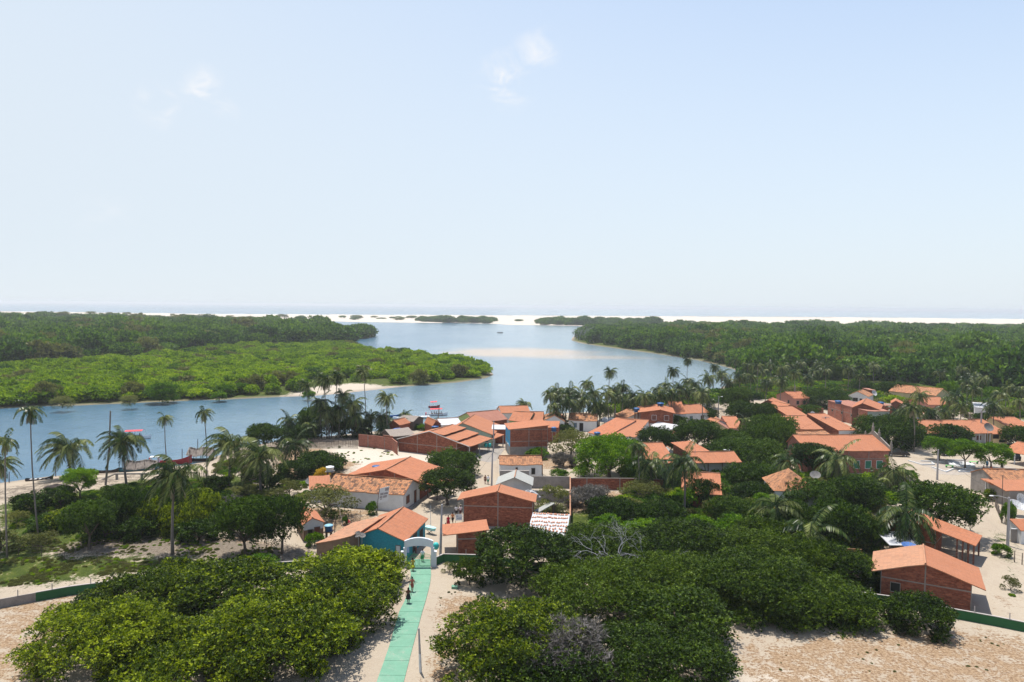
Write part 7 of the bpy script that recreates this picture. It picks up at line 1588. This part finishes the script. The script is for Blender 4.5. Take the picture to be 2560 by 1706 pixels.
def phone(label, k, u, v, two=False):
    b = at(*P(k, u, v), 0); root = empty('phone_booth', b); tag(root, label, 'phone booth'); m2 = MB(); m2.tube([(0, 0, -.2), (0, 0, 1.9)], .05, 6); m2.build('post', M_('stick_wood'), root)
    for dx in ((-.42, .42) if two else (0,)):
        mb = MB(); mb.lathe([(.0, .45), (.22, .4), (.38, .22), (.42, 0), (.36, -.28), (.28, -.42)], 16, 0, (dx, -.1, 1.55), 1, .9); mb.build('hood', M_('teal_paint'), root, True)
        mb = MB(); mb.box((dx - .12, -.1, 1.2), (dx + .12, .05, 1.6)); mb.build('telephone', M_('tank_blue'), root)
phone('teal egg-shaped phone hood right beside the gate arch', 'G', 862, 1200)
phone('pair of teal egg-shaped phone hoods outside the stepped-roof garage', 3, 1195, 690, True)
# leaning picture sign
sb = at(*P('C', 172, 450), 0); A_ = [atY(*P('C', u, v), sb.y - dy) for u, v, dy in ((185, 322, 0), (288, 300, 0), (303, 147, 0), (205, 172, 0))]
sr = empty('picture_sign', sb); tag(sr, 'white leaning signboard with grey pictures in front of the long white house', 'sign'); A_ = [q - sb for q in A_]
mb = MB(); nn = (A_[1] - A_[0]).cross(A_[2] - A_[0]).normalized() * -.04; mb.face(A_); mb.face([q - nn * -1 for q in A_[::-1]])
for i in range(4): j = (i + 1) % 4; mb.face([A_[j], A_[i], A_[i] + nn, A_[j] + nn])
bd = mb.build('board', M_('white_paint'), sr)
fr_ = (A_[1] - A_[0]).cross(A_[2] - A_[0]).normalized(); fr_ = fr_ if fr_.y < 0 else -fr_
for (u, v, w, h) in ((.55, .74, .38, .2), (.12, .5, .34, .16), (.5, .5, .4, .14), (.1, .3, .26, .15), (.42, .28, .42, .17), (.16, .2, .22, .06)):
    e1, e2 = A_[1] - A_[0], A_[3] - A_[0]; mb = MB(); o_ = A_[0] + fr_ * .012; mb.face([o_ + e1 * u + e2 * v, o_ + e1 * (u + w) + e2 * v, o_ + e1 * (u + w) + e2 * (v + h), o_ + e1 * u + e2 * (v + h)]); mb.build('picture', plain('picture', (.3, .28, .29), .6, .7, 5), bd)
m2 = MB(); m2.tube([(0, 0, -.2), A_[0] + Vector((-.05, .05, 0)), A_[3] + Vector((-.05, .05, 0))], .06, 5); m2.build('post', M_('stick_wood'), sr)
# small hand-lettered banner on the broad brick building
bs_ = at(*P('C', 985, 440), 2.2); be = at(*P('C', 1056, 438), 2.2); bo = empty('banner', (bs_.x, bs_.y, 0), math.atan2(be.y - bs_.y, be.x - bs_.x)); tag(bo, 'white hand-lettered banner beside the corner of the broad brick building', 'banner'); bw = (be - bs_).length
mb = MB(); mb.box((0, -.01, 1.3), (bw, .01, 2.2)); b1 = mb.build('cloth', M_('white_paint'), bo)
def letters(txt, parent, x, z, size, mat, y=-.02, sx=1.0):
    cu = bpy.data.curves.new('lettering', 'FONT'); cu.body = txt; cu.size = size; cu.extrude = .004; o = bpy.data.objects.new('lettering', cu); COL.objects.link(o)
    dg = bpy.context.evaluated_depsgraph_get(); me = bpy.data.meshes.new_from_object(o.evaluated_get(dg)); bpy.data.objects.remove(o)
    o = link(bpy.data.objects.new('lettering', me), parent); me.materials.append(mat); o.location = (x, y, z); o.rotation_euler = (R(90), 0, 0); o.scale = (sx, 1, 1); return o
letters('AS', b1, .06, 1.85, .3, M_('tank_blue')); letters('MAGRO', b1, .18 * bw, 1.5, .34, M_('tank_blue'), sx=min(1, bw / 1.75)); 
for x in (.02, bw - .02): m2 = MB(); m2.tube([(x, .03, -.1), (x, .03, 2.25)], .03, 5); m2.build('post', M_('stick_wood'), bo)
# teal market stall counter by the gate
tb_ = at(*P('G', 760, 745), 0); tr_ = empty('teal_counter', tb_, R(-35)); tag(tr_, 'teal boat-shaped counter on crossed legs beside the teal house', 'counter')
m2 = MB()
pts = [(-.9, -.45, 1.0), (.7, -.35, 1.0), (1.0, 0, 1.0), (.7, .35, 1.0), (-.9, .45, 1.0)]; lo = [(x * .85, y * .7, .55) for x, y, z in pts]
m2.face(pts); m2.face(lo[::-1])
for i in range(5): j = (i + 1) % 5; m2.face([lo[i], lo[j], pts[j], pts[i]])
m2.build('counter_top', plain('pale_teal', (.35, .62, .62), .1), tr_)
for s in (-1, 1): m2 = MB(); m2.tube([(-.5 * s, -.3, 0), (.5 * s, -.3, .6)], .04, 4); m2.build('leg', M_('grey_wood'), tr_)
# laundry
for i, (u, v) in enumerate(((215, 960), (305, 1010))):
    p = at(*P('G', u, v), 1.9); m2 = MB(); w = .42 if i == 0 else .2; m2.box((-w, -.01, -.7), (w, .01, 0)); o = m2.build('laundry', plain('laundry_blue', (.45, .5, .75), .1)); o.location = p; tag(o, ('large' if i == 0 else 'narrow') + ' pale blue cloth hanging beside the gate arch', 'laundry')
# white plastic sheet heap behind the broad brick building
p = at(*P('C', 1755, 250), 2.0)
def heap(name, label, k, u, v, rx, ry, h, mat, cat, z=0, seed=1):
    p = at(*P(k, u, v), z); rg = random.Random(seed); mb = MB(); n, m_ = 14, 5; mb.v = []
    prof = [(1, 0), (.8, .45), (.55, .75), (.3, .92), (.02, 1)]
    base = 0
    for (r_, hh) in prof:
        for k_ in range(n): a = 6.283 * k_ / n; j = rg.uniform(.75, 1.2); mb.v.append(Vector((r_ * rx * math.cos(a) * j, r_ * ry * math.sin(a) * j, hh * h * rg.uniform(.8, 1.1) - .03)))
    for i in range(len(prof) - 1):
        for k_ in range(n): k2 = (k_ + 1) % n; mb.f.append((i * n + k_, i * n + k2, (i + 1) * n + k2, (i + 1) * n + k_)); mb.m.append(0); mb.uv += [(0, 0)] * 4
    o = mb.build(name, M_(mat)); o.location = p; tag(o, label, cat); return o
heap('plastic_sheet', 'crumpled white plastic sheet behind the broad brick building', 'C', 1750, 262, 1.9, .8, 1.3, 'white_sheet', 'plastic sheet', 1.9)
heap('debris_pile', 'dark heap of debris on the river beach', 1, 670, 1290, 2.6, .9, .7, 'hull_dark', 'debris', 0, 3)
heap('blue_tarpaulin', 'bright blue tarpaulin on the thatched shed by the shore palms', 3, 165, 432, 1.6, .8, .4, 'bright_blue', 'tarpaulin', 2.6, 4)
heap('rubbish_pile', 'small dark rubbish pile on the pale sand before the garage', 3, 30, 692, 1.0, .4, .35, 'hull_dark', 'debris', 0, 5)
heap('red_bucket', 'bright red bundle on the pipes in the yard', 'B', 1805, 720, .25, .25, .45, 'red_canopy', 'bundle', 0.3, 6)
for i in range(5):
    a_, b_ = pg('B', 1720 + i * 16, 755 + i * 3, .1 + .02 * i), pg('B', 1890 + i * 14, 672 + i * 8, .1 + .02 * i); mb = MB(); mb.tube([(0, 0, 0), b_ - a_], .045, 6); o = mb.build('pipe', M_('hull_dark')); o.location = a_; tag(o, ['nearest', 'second nearest', 'middle', 'second farthest', 'farthest'][4 - i] + ' dark pipe in the loose stack in the yard', 'pipe', 'dark pipes stacked in the yard')
mb = MB(); c_ = [pg('C', 943, 1185, .25), pg('C', 1005, 1190, .25), pg('C', 1010, 1170, .25), pg('C', 948, 1163, .25)]; o0 = c_[0].copy(); c_ = [q - o0 for q in c_]
mb.face(c_)
for i in range(4): mb.face([c_[i] - Vector((0, 0, .35)), c_[(i + 1) % 4] - Vector((0, 0, .35)), c_[(i + 1) % 4], c_[i]])
o = mb.build('concrete_block', M_('path_green')); o.location = o0; tag(o, 'small pale green concrete block lying on the sand right of the path', 'concrete block')
# ================================================================= THE SQUARE
def kerb(label, pts, h=.25, w=.2, mat='white_paint', closed=False):
    W_ = [pg('S', u, v, 0) for u, v in pts]; o0 = W_[0].copy(); root_v = [q - o0 for q in W_]; mb = MB(); n = len(root_v)
    for i in range(n - (0 if closed else 1)):
        a, b = root_v[i], root_v[(i + 1) % n]; d = (b - a).normalized(); s = Vector((-d.y, d.x, 0)) * w / 2; e = d * w * .45
        c = [a - s - e, b - s + e, b + s + e, a + s - e]; hh = h + .003 * i; up_ = Vector((0, 0, hh)); dn = Vector((0, 0, -.2))
        mb.face([q + up_ for q in c])
        for k in range(4): mb.face([c[k] + dn, c[(k + 1) % 4] + dn, c[(k + 1) % 4] + up_, c[k] + up_])
    o = mb.build('planter_kerb', M_(mat)); o.location = o0; tag(o, label, 'planter kerb', 'white planter kerbs on the square')
kerb('long white kerb at the left end of the square', [(90, 575), (350, 655), (595, 650), (540, 612)])
kerb('white kerb in the shade of the thin flat-topped tree', [(335, 578), (785, 606)])
kerb('angular white kerb right behind the front pole of the square', [(545, 702), (822, 795), (968, 738)])
kerb('triangular white planter around the slim umbrella tree trunk', [(1070, 790), (1405, 786), (1270, 738), (1150, 745)], closed=True)
kerb('short white kerb behind the round fountain', [(965, 602), (1170, 602)])
kerb('white kerb on which two people sit', [(1500, 745), (1590, 784), (1980, 772)])
kerb('white kerb at the right side of the square', [(1705, 720), (2200, 765)])
kerb('white kerb farthest back in the square', [(850, 560), (1195, 566)])
fp = pg('S', 1128, 655, 0); fr2 = empty('fountain', fp); tag(fr2, 'round low white basin in the middle of the square', 'fountain')
mb = MB(); mb.lathe([(2.4, -.1), (2.45, .35), (2.1, .42), (2.05, .2), (1.75, .18), (1.7, .45), (1.55, .46), (1.5, .1), (0, .1)], 36); mb.build('basin', M_('white_paint'), fr2, True)
mb = MB(); mb.tube([(0, 0, 0), (0, 0, 1.2)], .03, 5); mb.build('spout', M_('concrete'), fr2)
def bench(label, k, u, v, rz, L=1.5):
    p = at(*P(k, u, v), 0); root = empty('bench', p, rz); tag(root, label, 'bench')
    mb = MB(); mb.box((-L / 2, -.2, .42), (L / 2, .2, .48)); mb.build('seat', M_('bench_green'), root)
    for s in (-1, 1): mb = MB(); mb.box((s * L * .4 - .1, -.18, -.1), (s * L * .4 + .1, .18, .42)); mb.build('leg', M_('gate_green'), root)
bench('light green bench between fountain and front pole', 'S', 890, 700, R(-8)); bench('green bench in shade behind the fountain', 'S', 1365, 625, R(-6), 1.8)
mb = MB(); b_ = pg('S', 1920, 700, 0); mb.lathe([(.28, -.2), (.24, .6), (.26, 1.2), (.2, 1.3)], 10); o = mb.build('tree_stump', M_('bark')); o.location = b_; tag(o, 'dark tree stump at the right side of the square', 'tree stump')
def car(name, label, k, u, v, rz, L=4.5, pick=False):
    p = at(*P(k, u, v), 0); root = empty(name, p, rz); tag(root, label, 'car'); W_ = 1.75; m2 = MB()
    prof = [(-L / 2, .35), (L / 2, .35), (L / 2, .75), (L / 2 - .15, .9), (L * .22, 1.0), (-L / 2 + .05, 1.0), (-L / 2, .8)]
    for s in (-1, 1): m2.face([(x, s * W_ / 2, z) for x, z in (prof if s < 0 else prof[::-1])])
    for i in range(len(prof)): a, b = prof[i], prof[(i + 1) % len(prof)]; m2.face([(a[0], W_ / 2, a[1]), (b[0], W_ / 2, b[1]), (b[0], -W_ / 2, b[1]), (a[0], -W_ / 2, a[1])])
    m2.build('body', M_('car_black'), root)
    cb_ = [(-L * .42 if not pick else -L * .1, 1.0), (L * .22, 1.0), (L * .1, 1.5), (-L * .36 if not pick else -L * .06, 1.52)]; m2 = MB(); w2 = W_ * .44
    for s in (-1, 1): m2.face([(x, s * w2, z) for x, z in (cb_ if s < 0 else cb_[::-1])])
    for i in range(4): a, b = cb_[i], cb_[(i + 1) % 4]; m2.face([(a[0], w2, a[1]), (b[0], w2, b[1]), (b[0], -w2, b[1]), (a[0], -w2, a[1])])
    cab = m2.build('cabin', M_('glass_dark'), root)
    m2 = MB(); m2.box((cb_[3][0] - .05, -w2 - .02, 1.5), (cb_[2][0] + .05, w2 + .02, 1.56)); m2.build('roof', M_('car_black'), cab)
    for x in (-L * .3, L * .3):
        for s in (-1, 1):
            m2 = MB(); m2.tube([(x, s * W_ * .42, .33), (x, s * W_ * .52, .33)], .33, 14); wh_ = m2.build('wheel', M_('rubber'), root); m2 = MB(); m2.tube([(x, s * W_ * .5, .33), (x, s * W_ * .53, .33)], .17, 10); m2.build('rim', M_('dish_grey'), wh_)
    for s in (-1, 1): m2 = MB(); m2.box((L / 2 - .04, s * W_ * .36 - .14, .66), (L / 2 + .02, s * W_ * .36 + .14, .8)); m2.build('headlight', M_('dish_grey'), root)
car('parked_car', 'black pickup parked in the shade behind the chapel corner', 6, 695, 1178, R(-12), 5.0, True)
car('parked_car', 'small black car hidden in shade behind the umbrella trees', 'S', 840, 455, R(10), 3.8)
car('parked_car', 'small dark vehicle beside the open pavilion on the square', 'S', 2150, 545, R(80), 2.6)
# grasses and weeds: one uncountable mass each
def weeds(name, polypx, sp, keep, ks, s0, label, seed, z=0.0):
    p = fill(polypx, z, lambda y: sp, seed); rg = np.random.default_rng(seed); m_ = np.sin(p[:, 0] * .7 + seed) * np.cos(p[:, 1] * .45) + rg.normal(0, .45, len(p))
    p = p[m_ > keep]; n = len(p); s = s0 * rg.uniform(.5, 1.6, n); wood(name, np.stack([p[:, 0], p[:, 1], np.full(n, z) + s * .9], 1), np.stack([s, s, s * .8], 1), rg.choice(ks, n), label)
weeds('weeds', [(-100, 1380), (120, 1385), (280, 1385), (560, 1392), (640, 1410), (480, 1440), (300, 1446), (130, 1470), (-100, 1490)], .5, -.05, [6, 6, 3, 6, 6], .05, 'green and brown weeds on the lower left field', 41)
weeds('weeds', [(0, 1265), (140, 1243), (330, 1206), (480, 1194), (600, 1195), (560, 1330), (400, 1345), (150, 1365), (0, 1395)], .9, -.2, [3, 1, 6, 0], .1, 'rough green growth on the left riverside field', 42)
weeds('weeds', [(1320, 1260), (1424, 1262), (1424, 1330), (1330, 1330)], .9, 0, [6, 3], .09, 'weeds in the walled yard', 43)
weeds('weeds', [(2460, 1440), (2560, 1400), (2600, 1560), (2520, 1530)], .9, .2, [3, 6], .08, 'creeping green weeds at the lower right road edge', 44)
weeds('weeds', [(1440, 1240), (1700, 1236), (1780, 1290), (1500, 1300)], 1.2, .1, [6, 0, 3], .14, 'undergrowth behind the middle wood', 45)
weeds('weeds', [(1560, 1130), (2000, 1180), (2260, 1200), (2240, 1380), (2100, 1440), (1700, 1420), (1500, 1330)], 1.9, -.6, [0, 1, 3, 6], .26, 'dense undergrowth filling the middle wood', 46)
weeds('weeds', [(1430, 1040), (1560, 1010), (1800, 985), (1870, 950), (2100, 955), (2560, 1010), (2560, 1050), (2150, 1000), (1900, 1000), (1700, 1020)], 3.4, -.7, [0, 1, 3, 6], .5, 'green undergrowth beneath the palm belt', 47)
weeds('weeds', [(600, 1195), (760, 1180), (900, 1240), (760, 1262), (560, 1290)], 1.3, .1, [6, 3, 0], .15, 'scrubby brush in front of the long white house', 48)
weeds('weeds', [(500, 1165), (640, 1120), (700, 1118), (680, 1180), (560, 1210)], 1.5, .0, [3, 1, 6], .16, 'brush on the debris bank by the stick fence', 49)
weeds('weeds', [(1860, 1600), (2440, 1575), (2560, 1590), (2560, 1706), (1900, 1706)], 1.0, .8, [6], .022, 'scattered dry tufts on the lower right sand', 50)
weeds('weeds', [(2400, 1050), (2560, 1060), (2560, 1090), (2380, 1085)], 3, -.2, [0, 3], .4, 'bushes behind the row house', 51)
weeds('weeds', [(690, 1125), (900, 1110), (1130, 1135), (1100, 1170), (900, 1175), (700, 1195)], 1.0, .75, [6, 3], .05, 'thin weeds on the pale sand slope', 52)
weeds('weeds', [(0, 1345), (300, 1340), (500, 1340), (780, 1370), (700, 1410), (300, 1400), (0, 1385)], .6, .15, [6, 6, 3], .045, 'dry olive weeds under the left field trees', 53)
weeds('weeds', [(1050, 1440), (1400, 1450), (1340, 1560), (1180, 1500), (1060, 1600)], .9, .9, [6], .025, 'dry tufts on the sand right of the path', 54)
